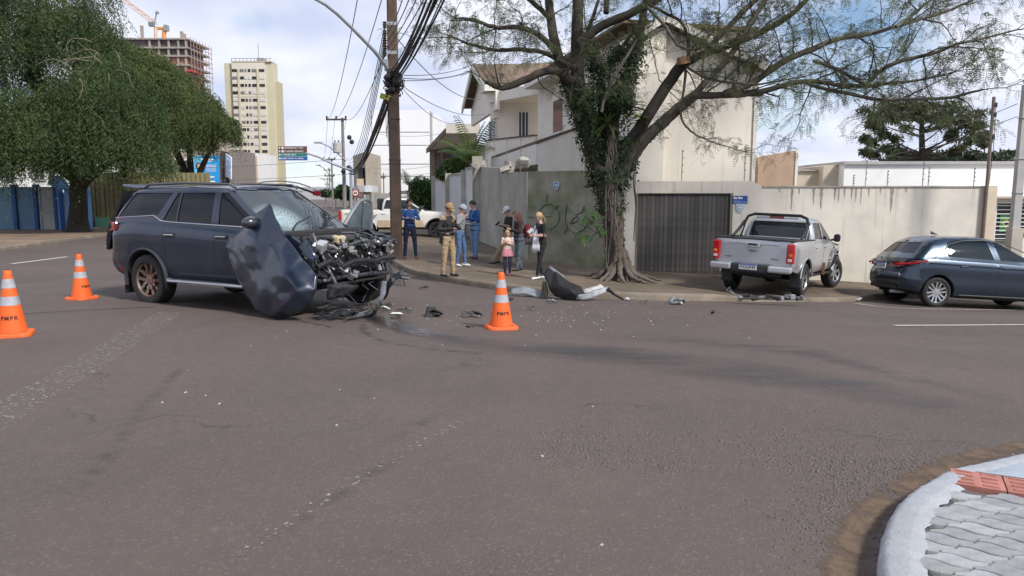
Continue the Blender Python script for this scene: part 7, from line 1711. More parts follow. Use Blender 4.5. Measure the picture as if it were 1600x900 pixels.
prr=gp(1247,461,.12);PO=prr+pf*1.5+pl_*.79;PO.z=prr.z+.01
ptk=pickup('silver_pickup','silver double cab pickup with crushed front door, up on the footway',PO,HP,SILV,True,'FXA3F43',ALU)
def settle(o,wb,hw,rz,gz,s=1.0):
 f_=Vector((math.cos(rz),math.sin(rz),0));l_=Vector((-f_.y,f_.x,0));c=Vector(o.location)
 g={(a,b):gz(*(c+f_*a+l_*b).xy)for a in wb for b in(-hw,hw)}
 fr=(g[wb[1],-hw]+g[wb[1],hw])/2;re=(g[wb[0],-hw]+g[wb[0],hw])/2;le=(g[wb[0],hw]+g[wb[1],hw])/2;ri=(g[wb[0],-hw]+g[wb[1],-hw])/2
 o.location.z=sum(g.values())/4;o.rotation_euler=(math.atan2(le-ri,2*hw),-math.atan2(fr-re,wb[1]-wb[0]),rz)
settle(ptk,(-1.5,1.58),.79,HP,lambda x,y:hh(x,y)+.12+.03*sm(17,19,y))
for k in range(26):
 c=Vector((1.0+rg.uniform(-.3,.9),-.86+rg.uniform(-.05,.10),.78+rg.uniform(-.3,.32)));MB().add([c+Vector((rg.uniform(-.2,.2),rg.uniform(-.05,.05),rg.uniform(-.15,.15)))for _ in range(4)],[(0,1,2),(0,2,3)]).build('torn_sheet',rg.choice((M('crushed_silver'),M('crushed_silver'),MET,BLKP)),ptk)
MB().box((.12,-.92,.56),(.14,.05,.3),(0,.2,.1)).build('rusty_sill_tear',M('torn_rust',(.16,.07,.04),.8,var=.4,scale=12),ptk)
# ---------------------------------------------------------------- white pickup on the side street
WHT=M('dusty_white_paint',(.70,.69,.66),.4,var=.05,scale=1.5,coat=.4)
wt_=gp(628,371,.1);wpk=pickup('white_pickup','dusty white pickup with light bar parked across the side street footway',Vector((at(628,360,33).x,33,-.24)),R(4),WHT,False,'',M('black_rim',(.03,.03,.032),.5),False,False)
MB().box((.02,-.938,.66),(1.95,.012,.30)).build('dust_band',M('beige_stripe',(.47,.36,.24),.6,var=.2,scale=3),wpk);
for s in(-1,1):MB().tube([(1.58+.5*math.cos(a),s*.945,.39+.5*math.sin(a))for a in[R(180*k/16)for k in range(17)]],.04,5,True,.6).build('arch_trim',BLKP,wpk)
MB().add([(-2.3,-.944,1.02),(-1.6,-.944,.86),(-1.1,-.944,.9),(-.95,-.944,1.08),(-1.3,-.944,.97),(-1.7,-.944,.95)],[(0,1,2,3,4,5)]).build('swoosh_decal',M('decal_grey',(.22,.25,.30),.5),wpk)
MB().add([(-2.4,-.946,1.1),(-1.9,-.946,.98),(-1.7,-.946,1.0),(-2.3,-.946,1.14)],[(0,1,2,3)]).build('swoosh_decal',M('decal_green',(.38,.42,.12),.5),wpk)
MB().box((-1.55,-.95,.70),(.44,.03,.12)).build('side_vent',BLKP,wpk,bev=.02)
MB().box((-.92,0,1.52),(.14,1.5,.46)).build('headboard_rack',BLKP,wpk,bev=.03)
for z in(1.38,1.5,1.62):MB().box((-1.0,0,z),(.04,1.4,.04)).build('rack_bar',MET,wpk)
MB().box((.1,0,1.87),(.28,1.1,.12)).build('roof_light_bar',M('lightbar',(.50,.52,.55),.3,var=.3,scale=5),wpk,bev=.03)
# ---------------------------------------------------------------- dark hatchback
PAINT3=M('blue_grey_paint',(.026,.042,.066),.28,metal=.6,var=.06,scale=2,coat=.9)
hr=gp(1458,479.5);HH=R(1.5);hf=Vector((math.cos(HH),math.sin(HH),0));hl=Vector((-hf.y,hf.x,0));HO=hr+hf*1.30*1.07+hl*.75*1.07;HO.z=hh(HO.x,HO.y)
def hatch(name,label,loc,rz,paint,txt,open_gate=0,detail=True):
 t=T(name,label,'car',loc,rz)
 zb=[(-2.2,.34),(-1.7,.26),(-.8,.20),(1.0,.19),(2.25,.24)];zt=[(-2.2,.98),(-1.4,1.0),(0,.97),(1.0,.93),(1.5,.89),(2.0,.80),(2.25,.70)]
 z1=lambda t_,x:interp(zb,x)+(interp(zt,x)-interp(zb,x))*t_
 l1=[(0,-1.98,2.1,.76),(.06,-2.05,2.16,.82),(.2,-2.11,2.22,.86),(.38,-2.12,2.24,.868),(.55,-2.10,2.22,.865),(.66,-2.05,2.18,.875),(.80,-2.04,2.1,.878),(.90,-2.02,2.0,.865),(1,-1.98,1.9,.82)]
 bm=loft(l1,z1,.34,.16,.30,.015,True,[(-2.15,.96),(-1.5,1),(1.2,1),(2.2,.9)])
 bm=arches(bm,[(-1.30,.31,.875),(1.30,.31,.875)],.365,.30)
 for x in(-.95,-.02,.98):cutx(bm,(x,0,0),(.02,0,1))
 cutp(bm,(0,0,.56),(0,0,1));cutx(bm,(-1.72,0,0),(0,0,1));cutp(bm,(0,.55,0),(0,1,0));cutp(bm,(0,-.55,0),(0,1,0))
 def f1(c,n):
  if any((c.x-x)**2+(c.z-.31)**2<.3645**2 and abs(c.y)>.5 for x in(-1.3,1.3)):return 'liner#%d%d'%(c.x>0,c.y>0)
  if n.z>.75 and c.z>.7:return 'deck' if-1.85<c.x<1.05 else('hood' if c.x>0 else 'gate')
  if n.z<-.6:return 'under'
  if c.x<-1.72 and c.z<.56:return 'bumper'
  if c.x<-1.72 and abs(c.y)<.55:return 'gate'
  if c.x>.98:return 'wing_r' if c.y<0 else 'wing_l'
  if c.x>-.02:return 'fd_r' if c.y<0 else 'fd_l'
  if c.x>-.95:return 'rd_r' if c.y<0 else 'rd_l'
  return 'q_r' if c.y<0 else 'q_l'
 pieces(bm,f1,t,{'liner':'arch_liner','deck':'inner_deck','hood':'hood','gate':'tailgate','under':'underside','bumper':'rear_bumper','wing_r':'front_wing','wing_l':'front_wing','fd_r':'front_door','fd_l':'front_door','rd_r':'rear_door','rd_l':'rear_door','q_r':'rear_quarter','q_l':'rear_quarter'},lambda k:BLKI if k in('liner','deck','under')else paint,{'rd_r':.003,'gate':.003})
 rz_=[(-2.0,1.22),(-1.6,1.40),(-1.0,1.46),(-.3,1.48),(.3,1.42),(1.0,1.2)]
 gz=lambda t_,x:interp(zt,x)-.015+(interp(rz_,x)-interp(zt,x))*t_
 g1=[(0,-1.98,1.30,.835),(.15,-1.93,1.16,.81),(.4,-1.82,.88,.755),(.65,-1.70,.62,.69),(.82,-1.61,.42,.63),(.92,-1.55,.30,.585),(1,-1.45,.18,.52)]
 bm=loft(g1,gz,.26,.14,.22,.035,False)
 ln=[((-1.42,1.03),(-1.02,1.34)),((-1.16,1.03),(-1.10,1.40)),((-1.12,1.03),(-1.06,1.40)),((-.10,1.01),(-.20,1.40)),((.04,1.0),(-.05,1.40)),((1.02,.98),(.42,1.34))]
 for(x0,z0),(x1,z1_)in ln:cutx(bm,(x0,0,z0),(x1-x0,0,z1_-z0))
 cutp(bm,(0,0,1.015),(-.03,0,-1));cutp(bm,(-.25,0,1.40),(.0,0,1));cutp(bm,(.3,0,1.335),(.28,0,1));cutp(bm,(-.9,0,1.375),(-.24,0,1))
 for s in(-1,1):cutp(bm,(0,s*.66,1.0),(0,1,s*.42))
 cutp(bm,(0,0,1.08),(0,0,1))
 def f2(c,n):
  rt=lambda i:c.x>ln[i][0][0]+(ln[i][1][0]-ln[i][0][0])*(c.z-ln[i][0][1])/(ln[i][1][1]-ln[i][0][1])
  if n.x>.30 and abs(n.y)<.5:return 'ws' if abs(c.y)<.66-.42*(c.z-1.0)and c.z<1.41 else 'fr#f%d'%(c.y>0)
  if n.z>.78:return 'roof'
  if abs(n.y)>.48:
   s='l' if c.y>0 else 'r';top=c.z<1.40 and c.z<1.335-.28*(c.x-.3)and c.z<1.375+.24*(c.x+.9)
   if c.z>1.015-.03*c.x and top:
    if rt(0)and not rt(1):return 'vw_'+s
    if rt(2)and not rt(3):return 'rw_'+s
    if rt(4)and not rt(5):return 'fw_'+s
   return 'pil_'+s
  ins=abs(c.y)<.66-.42*(c.z-1.0)
  if n.x>.2:return 'ws' if ins and c.z<1.40 else 'fr#s%d'%(c.y>0)
  return('bw' if c.z>1.08 else 'gate')if ins and c.z<1.36 else 'fr#%d'%(c.y>0)
 gl=('vw_l','vw_r','rw_l','rw_r','fw_l','fw_r','ws','bw')
 pieces(bm,f2,t,{'roof':'roof','vw_l':'vent_window','vw_r':'vent_window','rw_l':'rear_door_window','rw_r':'rear_door_window','fw_l':'front_door_window','fw_r':'front_door_window','pil_l':'pillar','pil_r':'pillar','ws':'windshield','fr':'roof_frame','bw':'rear_window','gate':'tailgate'},lambda k:(TINT if k=='bw' else CARGL)if k in gl else paint,{k:.010 for k in gl})
 rim=M('polished_rim',(.55,.56,.58),.25,metal=.8,var=.1,scale=8)
 for x,y in((-1.30,-.75),(-1.30,.75),(1.30,-.75),(1.30,.75)):wheel(t,x,y,.312,.20,1 if y>0 else-1,.218,6,rim,0,'twin')
 for s in(-1,1):
  MB().add([(-2.11,s*.30,.80),(-2.06,s*.55,.79),(-1.90,s*.79,.82),(-1.62,s*.885,.90),(-1.55,s*.886,.965),(-1.85,s*.80,.93),(-2.02,s*.57,.91),(-2.07,s*.3,.87)],[(0,1,2,3,4,5,6,7)]).build('tail_light',REDD,t)
  lo=MB().tube([(-2.09,s*.56,.845),(-1.96,s*.74,.865),(-1.75,s*.865,.905)],.03,6,True,.8).build('light_bar',REDL,t,smooth=True)
  MB().ball((.80,s*.98,1.02),.105,12,8,(.9,1.0,.65)).build('mirror',paint,t,smooth=True);MB().tube([(.86,s*.82,.99),(.82,s*.92,1.0)],.025,6).build('mirror_arm',BLKP,t)
  for x in(-.78,.16):MB().box((x,s*.885,.86),(.18,.03,.03)).build('door_handle',paint,t,bev=.01)
  MB().tube([(-1.55,s*.884,.905),(-.6,s*.886,.88),(.6,s*.885,.845),(1.6,s*.86,.80)],.008,4).build('shoulder_crease',M('crease_dark',(.02,.026,.036),.4,metal=.4),t)
  MB().tube([(-.85,s*.872,.27),(.85,s*.872,.26)],.02,5).build('sill_strip',M('sill_grey',(.03,.033,.036),.7,metal=0),t)
 MB().tube([(-1.42,-(.83),1.0),(-1.05,-.70,1.30),(-.75,-.655,1.385),(-.2,-.635,1.415),(.2,-.66,1.36),(.6,-.73,1.2),(1.03,-.82,.99)],.010,5).build('window_trim',BLKP,t,smooth=True)
 MB().add([(-1.05,-.015,1.50),(-.88,-.015,1.50),(-1.06,-.006,1.57),(-1.05,.015,1.50),(-.88,.015,1.50),(-1.06,.006,1.57)],[(0,1,2),(5,4,3),(0,2,5,3),(1,4,5,2)]).build('shark_fin_antenna',paint,t)
 plate(t,(-2.13,0,.80),(R(-8),0,R(-90)),txt)if detail else None
 MB().box((-2.10,0,.965),(.02,.12,.07)).build('emblem',CHR,t,bev=.01);MB().box((-2.12,0,.88),(.02,.5,.03)).build('plate_garnish',paint,t,bev=.01)
 MB().box((-2.02,0,.36),(.10,1.0,.08)).build('diffuser',BLKP,t,bev=.02)
 MB().box((-.2,0,.28),(3.2,1.2,.1)).build('floor_pan',BLKI,t);MB().tube([(-2.12,-.45,.27),(-1.8,-.45,.27)],.035,8).build('exhaust',ALU,t)
 return t
hbk=hatch('dark_hatchback','dark blue grey hatchback parked along the kerb at the right edge',HO,HH,PAINT3,'BCX2D38');hbk.scale=(1.07,1.07,1.12);settle(hbk,(-1.39,1.39),.8,HH,hh)
# car hidden behind the wreck with its tailgate raised
cO=onroad(at(395,350,17.5).x,17.5)
gc=hatch('grey_car','grey car behind the wrecked SUV with its tailgate raised above the roofline',cO,R(188),M('grey_paint',(.22,.225,.235),.35,metal=.5,var=.08,coat=.6),'',detail=False)
ga=Matrix.Translation(cO)@Matrix.Rotation(R(188),4,'Z');gi=ga.inverted()
pts=[(396,287.5),(412,283),(440,281.5),(466,285),(484,291),(498,298)]
rows=[[gi@at(u,v,Y)for u,v in pts]for Y in(16.7,17.0,17.5,18.0,18.2)]
o=MB().grid(rows).build('raised_tailgate',M('grey_paint'),gc,smooth=True);m=o.modifiers.new('solid','SOLIDIFY');m.thickness=.03
rows=[[gi@at(u,v+6,Y)for u,v in pts[1:]]for Y in(16.68,17.0,17.5,18.0,18.2)]
o=MB().grid(rows).build('tailgate_lining',BLKI,gc,smooth=True);m=o.modifiers.new('solid','SOLIDIFY');m.thickness=.05
MB().box(gi@at(495,302,16.7),(.16,.1,.1)).build('tail_light',REDD,gc)
for y0 in(16.75,18.1):MB().tube([gi@at(405,294,y0),gi@(at(415,325,y0))],.015,5).build('gas_strut',BLKP,gc)
# ================================================================== PEOPLE
from mathutils.kdtree import KDTree
SK1=M('skin_tan',(.42,.25,.175),.55,var=.08,scale=12);SK2=M('skin_pale',(.52,.33,.26),.55,var=.08,scale=12)
def person(label,loc,face,H,pose,col,extra=None,name='person',group=None,voxel=.0105):
 """pose: joints in a 1.75 m figure, x forward, y left, z up"""
 k=H/1.75;rz=math.atan2(face[1],face[0]);t=T(name,label,'person',loc,rz,group)
 J=dict(pel=(0,0,.95),chest=(0,0,1.27),neck=(0,0,1.46),head=(.025,0,1.63),hipL=(0,.085,.93),hipR=(0,-.085,.93),knL=(.03,.10,.51),knR=(.03,-.10,.51),anL=(0,.11,.09),anR=(0,-.11,.09),toL=None,toR=None,elL=(-.03,.25,1.14),elR=(-.03,-.25,1.14),haL=(.08,.25,.90),haR=(.08,-.25,.90),shL=None,shR=None)
 J.update(pose);J={a:(Vector(b)if b is not None else None)for a,b in J.items()}
 up=(J['neck']-J['pel']).normalized();lat=Vector((0,1,0))
 if J['shL']is None:J['shL']=J['neck']-up*.055+lat*.175;J['shR']=J['neck']-up*.055-lat*.175
 comps=[]
 def add(lb,f):mb=MB();f(mb);comps.append((lb,mb))
 fat=pose.get('fat',1.0)if isinstance(pose.get('fat',1.0),float)else 1.0
 fwd=lat.cross(up).normalized()
 def ring(c,w,d):return[c+lat*w*math.cos(a)+fwd*d*math.sin(a)*-1 for a in[2*math.pi*i/16 for i in range(17)]]
 P_,C_,N_=J['pel'],J['chest'],J['neck']
 st=[(-.10,.15,.11,'pants'),(-.02,.172,.122,'pants'),(.06,.165,.118,'top'),(.16,.155,.112,'top'),(.30,.175,.122,'top'),(.40,.182,.115,'top'),(.455,.15,.09,'top'),(.49,.085,.07,'top')]
 def along(z):
  return P_+up*z if z<.32 else P_+up*z
 for lb in('pants','top'):
  sel=[q for q in st if q[3]==lb]
  if lb=='pants':sel=sel+[(.07,.163,.117,'pants')]
  def f(mb,sel=sel):
   rows=[ring(along(z),w*fat,d*fat)for z,w,d,_ in sel];mb.grid(rows);n0=len(rows)
   mb.f.append(tuple(range(16))[::-1]);mb.f.append(tuple((n0-1)*17+i for i in range(16)))
  add(lb,f)
 def cap(lb,a,b,ra,rb):
  a,b=Vector(a),Vector(b)
  def f(mb):mb.tube([a.lerp(b,i/4)for i in range(5)],[ra+(rb-ra)*i/4 for i in range(5)],10);mb.ball(a,ra*.99,10,6);mb.ball(b,rb*.99,10,6)
  add(lb,f)
 slv='sleeve' if 'sleeve' in col else 'top';low='cuff' if 'cuff' in col else slv
 sw=1.12 if col.get('loose')else 1.0
 for s in 'LR':
  cap(slv,J['sh'+s],J['el'+s],.058*sw,.046*sw);w_=J['ha'+s];d=(w_-J['el'+s]).normalized();wr=w_-d*.06
  cap(low,J['el'+s],wr,.044*sw,.033*sw)
  nd=d.cross(Vector((0,0,1)));nd=nd.normalized()if nd.length>.1 else Vector((1,0,0));sg=1 if s=='L' else-1
  dn=d.cross(nd)
  add('skin',lambda mb,c=w_-d*.01,d=d,nd=nd:mb.tube([c-d*.055,c,c+d*.035],[.028,.036,.032],8,True,.62))
  for i in range(4):
   o=nd*(i-1.5)*.019;b0=w_+d*.025+o;l=(.058,.066,.062,.048)[i];cur=-dn if dn.z>0 else dn
   add('skin',lambda mb,b0=b0,d=d,l=l,cur=cur:mb.tube([b0,b0+d*l*.5+cur*.006,b0+d*l*.85+cur*.026],[.0098,.0092,.008],6))
  b0=w_-d*.02+nd*.03;add('skin',lambda mb,b0=b0,d=d,nd=nd:mb.tube([b0,b0+nd*.022+d*.03,b0+nd*.022+d*.06],[.013,.011,.009],6))
  hp_,kn,an=J['hip'+s],J['kn'+s],J['an'+s];pw=col.get('leg',1.0)*1.09
  cap('pants',hp_,kn,.088*fat*pw,.062*pw);cap(col.get('shin','pants'),kn,an+Vector((0,0,.02)),.060*pw,.046*pw)
  to=J['to'+s]or an+Vector((.15,.02*sg,-.052));fd=(to-an);fd.z=0;fd.normalize()
  add('shoes',lambda mb,an=an,fd=fd:mb.tube([an+Vector((0,0,-.048))-fd*.075,an+Vector((0,0,-.045))-fd*.02,an+Vector((0,0,-.052))+fd*.08,an+Vector((0,0,-.06))+fd*.165],[.035,.043,.040,.028],10,True,.85));add('shoes',lambda mb,an=an:mb.tube([an+Vector((0,0,-.04)),an+Vector((0,0,.02))],[.045,.042],8))
 hd=J['head'];nk=N_;hf=Vector(col.get('look',(1,0,-.05))).normalized();hl_=Vector((0,0,1)).cross(hf).normalized();hu=hf.cross(hl_)
 Mh=Matrix((hf,hl_,hu)).transposed()
 def hpnt(x,y,z):return hd+Mh@Vector((x,y,z))
 cap('skin',nk-up*.03,hd+Vector((0,0,-.06)),.055,.05)
 def head(mb):
  n,m=18,12;n0=len(mb.v)
  for i in range(m+1):
   ph=math.pi*i/m
   for j in range(n):
    a=2*math.pi*j/n;x,y,z=math.sin(ph)*math.cos(a),math.sin(ph)*math.sin(a),-math.cos(ph)
    jaw=1-.20*max(0,-z-.2);p=Vector((x*.098*jaw+(.012*max(0,-z)),y*.077*jaw,z*.118));mb.v.append(tuple(hpnt(*p)))
  for i in range(m):
   for j in range(n):a0=n0+i*n+j;a1=n0+i*n+(j+1)%n;mb.f.append((a0,a1,a1+n,a0+n))
 add('skin',head);add('skin',lambda mb:mb.tube([hpnt(.086,0,.02),hpnt(.108,0,-.022),hpnt(.094,0,-.034)],[.010,.015,.012],6))
 for y in(-.076,.076):add('skin',lambda mb,y=y:mb.ball(hpnt(-.008,y,-.005),.026,8,6,(.7,.4,1.1)))
 if col.get('skirt'):
  def f(mb):rows=[ring(P_+up*z,w,w*.8)for z,w in((.10,.15),(.0,.19),(-.16,.235),(-.22,.24))];mb.grid(rows);mb.f.append(tuple(range(16))[::-1]);mb.f.append(tuple(3*17+i for i in range(16)))
  add('skirt',f)
 if col.get('hem'):
  def f(mb):rows=[ring(P_+up*z,w*fat,w*.78*fat)for z,w in((.20,.165),(.05,.185),(col['hem'],.19))];mb.grid(rows);mb.f.append(tuple(range(16))[::-1]);mb.f.append(tuple(2*17+i for i in range(16)))
  add('top',f)
  # one continuous surface
 big=MB();lab=[]
 for lb,mb in comps:
  lab+=[lb]*len(mb.v);big.add(mb.v,mb.f)
 me=big.mesh('body');o=bpy.data.objects.new('body',me);COL.objects.link(o)
 m=o.modifiers.new('r','REMESH');m.mode='VOXEL';m.voxel_size=voxel;m.use_smooth_shade=True;sm_=o.modifiers.new('s','SMOOTH');sm_.iterations=2;sm_.factor=.4
 bpy.context.view_layer.update();res=bpy.data.meshes.new_from_object(o.evaluated_get(bpy.context.evaluated_depsgraph_get()));bpy.data.objects.remove(o)
 kd=KDTree(len(big.v))
 for i,v in enumerate(big.v):kd.insert(v,i)
 kd.balance();keys=['skin','top','pants','shoes','sleeve','cuff','vest','skirt','shin'];ms=[];idx={}
 zone=col.get('zone')
 fi=[]
 for f in res.polygons:
  c=f.center;lb=lab[kd.find(c)[1]]
  if zone:lb=zone(lb,c,J)or lb
  if lb not in idx:idx[lb]=len(ms);ms.append(col[lb])
  fi.append(idx[lb])
 res.materials.clear()
 for q in ms:res.materials.append(q)
 res.polygons.foreach_set('material_index',fi)
 vl=[False]*len(res.vertices)
 for f,q in zip(res.polygons,fi):
  if ms[q]not in(SK1,SK2):
   for i in f.vertices:vl[i]=True
 n=len(res.vertices);nv=np.empty(n*3,np.float32);res.vertices.foreach_get('normal',nv);nv=nv.reshape(-1,3);co=np.empty(n*3,np.float32);res.vertices.foreach_get('co',co);co=co.reshape(-1,3)
 dsp=np.array([(.010*mnoise.noise(Vector((c[0]*9,c[1]*9,c[2]*16+H*7)))+.005*mnoise.noise(Vector(c*28)))if vl[i]else 0 for i,c in enumerate(co)],np.float32)
 res.vertices.foreach_set('co',(co+nv*dsp[:,None]).ravel());co=np.empty(n*3,np.float32);res.vertices.foreach_get('co',co);co*=k;res.vertices.foreach_set('co',co);res.update();res.shade_smooth()
 link('body',res,None,t)
 S=lambda p:Vector(p)*k
 # face
 DK=M('eye_dark',(.02,.015,.012),.3,var=0);LIP=M('lip',(.30,.12,.10),.6,var=.1)
 for y in(-.031,.031):MB().ball(S(hpnt(.083,y,.012)),.0105*k,8,6).build('eye',DK,t,smooth=True);MB().tube([S(hpnt(.087,y-.018,.034)),S(hpnt(.092,y,.037)),S(hpnt(.085,y+.018,.034))],.0045*k,4).build('eyebrow',col['hairm'],t)
 MB().tube([S(hpnt(.088,-.022,-.058)),S(hpnt(.097,0,-.058)),S(hpnt(.088,.022,-.058))],.0055*k,5).build('mouth',LIP,t)
 # hair
 hs_=col.get('hair','short')
 mb=MB();rows=[]
 for i in range(9):
  ph=math.pi*(i/8)*(.56 if hs_=='short' else .62);row=[]
  for j in range(21):
   a=2*math.pi*j/20;x,y,z=math.sin(ph)*math.cos(a),math.sin(ph)*math.sin(a),math.cos(ph)
   if x>.35 and z<.45:z=.45+.1*(z-.45);
   r_=1.09+.015*math.sin(j*5+i*3);row.append(S(hpnt(x*.098*r_-.006,y*.077*r_*1.02,z*.118*r_+.004)))
  rows.append(row)
 mb.grid(rows);ho=mb.build('hair',col['hairm'],t,smooth=True,sharp=80,weld=True);q=ho.modifiers.new('s','SOLIDIFY');q.thickness=.012*k
 if hs_ in('long','bob','pony'):
  mb=MB();l={'long':.30,'bob':.20,'pony':.14}[hs_]
  for j in range(26):
   a=math.pi*(.42+1.16*j/25);x0,y0=math.cos(a)*.098,math.sin(a)*.086
   if hs_=='pony':pts=[hpnt(x0,y0,.02),hpnt(-.09,y0*.4,-.01),hpnt(-.125,y0*.1,-.05),hpnt(-.12,y0*.2,-.05-l)]
   else:pts=[hpnt(x0,y0,.03),hpnt(x0*1.12-.01,y0*1.12,-.06),hpnt(x0*1.1-.012,y0*1.08,-.06-l*.5),hpnt(x0*.95-.02,y0*.95,-.06-l*(.9+.1*math.sin(j*3)))]
   mb.tube([S(p)for p in pts],[.02*k,.022*k,.018*k,.008*k],5)
  mb.build('hair_length',col['hairm'],t,smooth=True)
 if extra:extra(t,k,J,hpnt,S,up,fwd,lat)
 return t
def cloth(n,c,v=.18):return M('cloth_'+n,c,.9,var=v,scale=9,bump=.5,bscale=22)
HDK=M('hair_dark',(.025,.017,.013),.6,var=.3,scale=30);HBR=M('hair_auburn',(.10,.04,.022),.6,var=.3,scale=30);HBL=M('hair_blonde',(.40,.27,.14),.6,var=.3,scale=30)
DEN=cloth('denim',(.075,.135,.27));DEN2=cloth('light_denim',(.15,.25,.42));NAV=cloth('navy',(.012,.018,.05));KHK=cloth('khaki',(.33,.245,.15));BLK=cloth('black',(.014,.014,.017));LBR=M('brown_leather',(.14,.065,.035),.5,var=.2,scale=15);BLT=M('black_leather',(.018,.018,.02),.4,var=.2);WSH=M('white_shoe',(.66,.66,.66),.6,var=.08)
CREW='people gathered on the footway'
def cap_hat(mat,brim=True,badge=None):
 def f(t,k,J,hp,S,up,fwd,lat):
  mb=MB();rows=[]
  for i in range(7):
   ph=math.pi*.52*i/6;rows.append([S(hp(math.sin(ph)*math.cos(a)*.116-.004,math.sin(ph)*math.sin(a)*.096,math.cos(ph)*.125+.022))for a in[2*math.pi*j/20 for j in range(21)]])
  mb.grid(rows);o=mb.build('cap',mat,t,smooth=True,weld=True,sharp=80);q=o.modifiers.new('s','SOLIDIFY');q.thickness=.006
  if brim:
   rows=[[S(hp(.085+r*(.105 if r else 0)*math.cos(a),.08*math.sin(a)*(1 if r else 1),.03-.02*r))for a in[R(-80+160*j/10)for j in range(11)]]for r in(0,.5,1)]
   b=MB().grid(rows).build('cap_brim',mat,o,smooth=True);q=b.modifiers.new('s','SOLIDIFY');q.thickness=.005
  if badge:MB().ball(S(hp(.108,0,.065)),.018*k,8,6,(.4,1,1)).build('cap_badge',badge,o)
 return f
def world_pt(t,p):return Matrix.Translation(t.location)@Matrix.Rotation(t.rotation_euler.z,4,'Z')@Vector(p)
PHN=M('phone_black',(.012,.012,.014),.2,var=0)
def held(name,label,cat,t,p,size,mat,rot=(0,0,0),bev=.004):
 o=MB().box((0,0,0),size).build(name,mat,None,bev=bev);o.location=world_pt(t,p);o.rotation_euler=(rot[0],rot[1],rot[2]+t.rotation_euler.z);return tag(o,label,cat)
def feet(u,v):return gp(u,v,.155)
# 1 man with crossed arms by the pole
p1=person('man in blue shirt and navy trousers standing with crossed arms by the brown pole',feet(641,404),(.25,-1),1.74,dict(elL=(.04,.27,1.17),haL=(.17,-.07,1.20),elR=(.04,-.27,1.17),haR=(.19,.09,1.17),anL=(0,.17,.09),anR=(0,-.15,.09),knL=(.02,.14,.5),knR=(.02,-.13,.5)),dict(skin=SK1,top=cloth('royal_blue',(.025,.085,.24)),pants=NAV,shoes=LBR,hairm=HDK,look=(1,.75,-.02)),None,group=CREW)
# 2 policeman in khaki with black vest
VST=M('vest_black',(.018,.018,.02),.8,var=.25,scale=12,bump=.4,bscale=30)
def ex2(t,k,J,hp,S,up,fwd,lat):
 cap_hat(cloth('khaki_cap',(.30,.20,.10)),True,M('badge_gold',(.5,.35,.08),.4,metal=.5))(t,k,J,hp,S,up,fwd,lat)
 c=J['pel']+up*.075
 MB().tube([S(c+lat*.178*math.cos(a)+fwd*-.13*math.sin(a))for a in[2*math.pi*i/20 for i in range(21)]],.024*k,6,False,1.3).build('duty_belt',BLT,t,smooth=True)
 MB().box(S(c+Vector((-.02,-.205,-.13))),(.09*k,.05*k,.20*k),(0,R(8),0)).build('holster',BLT,t,bev=.02);MB().box(S(c+Vector((.02,-.205,.0))),(.10*k,.035*k,.06*k)).build('pistol_grip',BLT,t,bev=.012)
 MB().box(S(c+Vector((-.10,.16,-.03))),(.07*k,.05*k,.10*k)).build('pouch',BLT,t,bev=.015)
 for y in(-.08,.08):MB().box(S(J['pel']+up*.26+fwd*.0+Vector((.125,y,0))),(.035*k,.085*k,.11*k)).build('vest_pouch',VST,t,bev=.012)
 MB().box(S(J['pel']+up*.385+Vector((.118,.055,0))),(.01*k,.06*k,.045*k)).build('chest_badge',M('badge_gold'),t)
def vestzone(lb,c,J):
 if lb=='top' and c.z>1.08 and c.z<1.44 and not(c.z>1.36 and abs(c.y)>.13):return 'vest'
p2_=person('police officer in khaki uniform, black vest and khaki cap looking at a phone',feet(700,432),(.80,-.60),1.72,dict(elL=(.02,.27,1.15),haL=(.27,.08,1.17),elR=(-.02,-.29,1.14),haR=(.25,-.02,1.15),neck=(.02,0,1.46),head=(.06,0,1.62),anL=(.06,.11,.09),anR=(-.06,-.11,.09),knL=(.06,.11,.5),knR=(-.01,-.11,.5)),dict(skin=SK1,top=KHK,vest=VST,pants=KHK,shoes=BLT,hairm=HDK,look=(1,.05,-.45),leg=1.12,loose=1,zone=vestzone),ex2,group=CREW)
held('phone','black phone held low by the khaki uniformed officer','phone',p2_,(.30,.03,1.17),(.075,.075,.15),PHN,(0,R(-50),0))
# 3 man in grey sweater and cap
p3_=person('man in grey sweater, blue jeans, white shoes and pale cap looking down',feet(719,416),(.85,-.35),1.70,dict(elL=(.02,.24,1.15),haL=(.30,.05,1.18),elR=(.05,-.25,1.17),haR=(.22,-.06,1.42),neck=(.04,0,1.45),head=(.09,0,1.60),anL=(.10,.10,.09),anR=(-.06,-.10,.09),knL=(.09,.10,.5)),dict(skin=SK2,top=cloth('grey_knit',(.24,.25,.265)),pants=DEN,shoes=WSH,hairm=HDK,look=(1,0,-.45),leg=.95),cap_hat(cloth('pale_cap',(.35,.39,.45)),False),group=CREW)
held('paper_sheet','white paper held by the man in the grey sweater','paper',p3_,(.36,.04,1.18),(.20,.14,.004),M('paper',(.75,.75,.73),.8,var=.02),(0,R(-15),0),0)
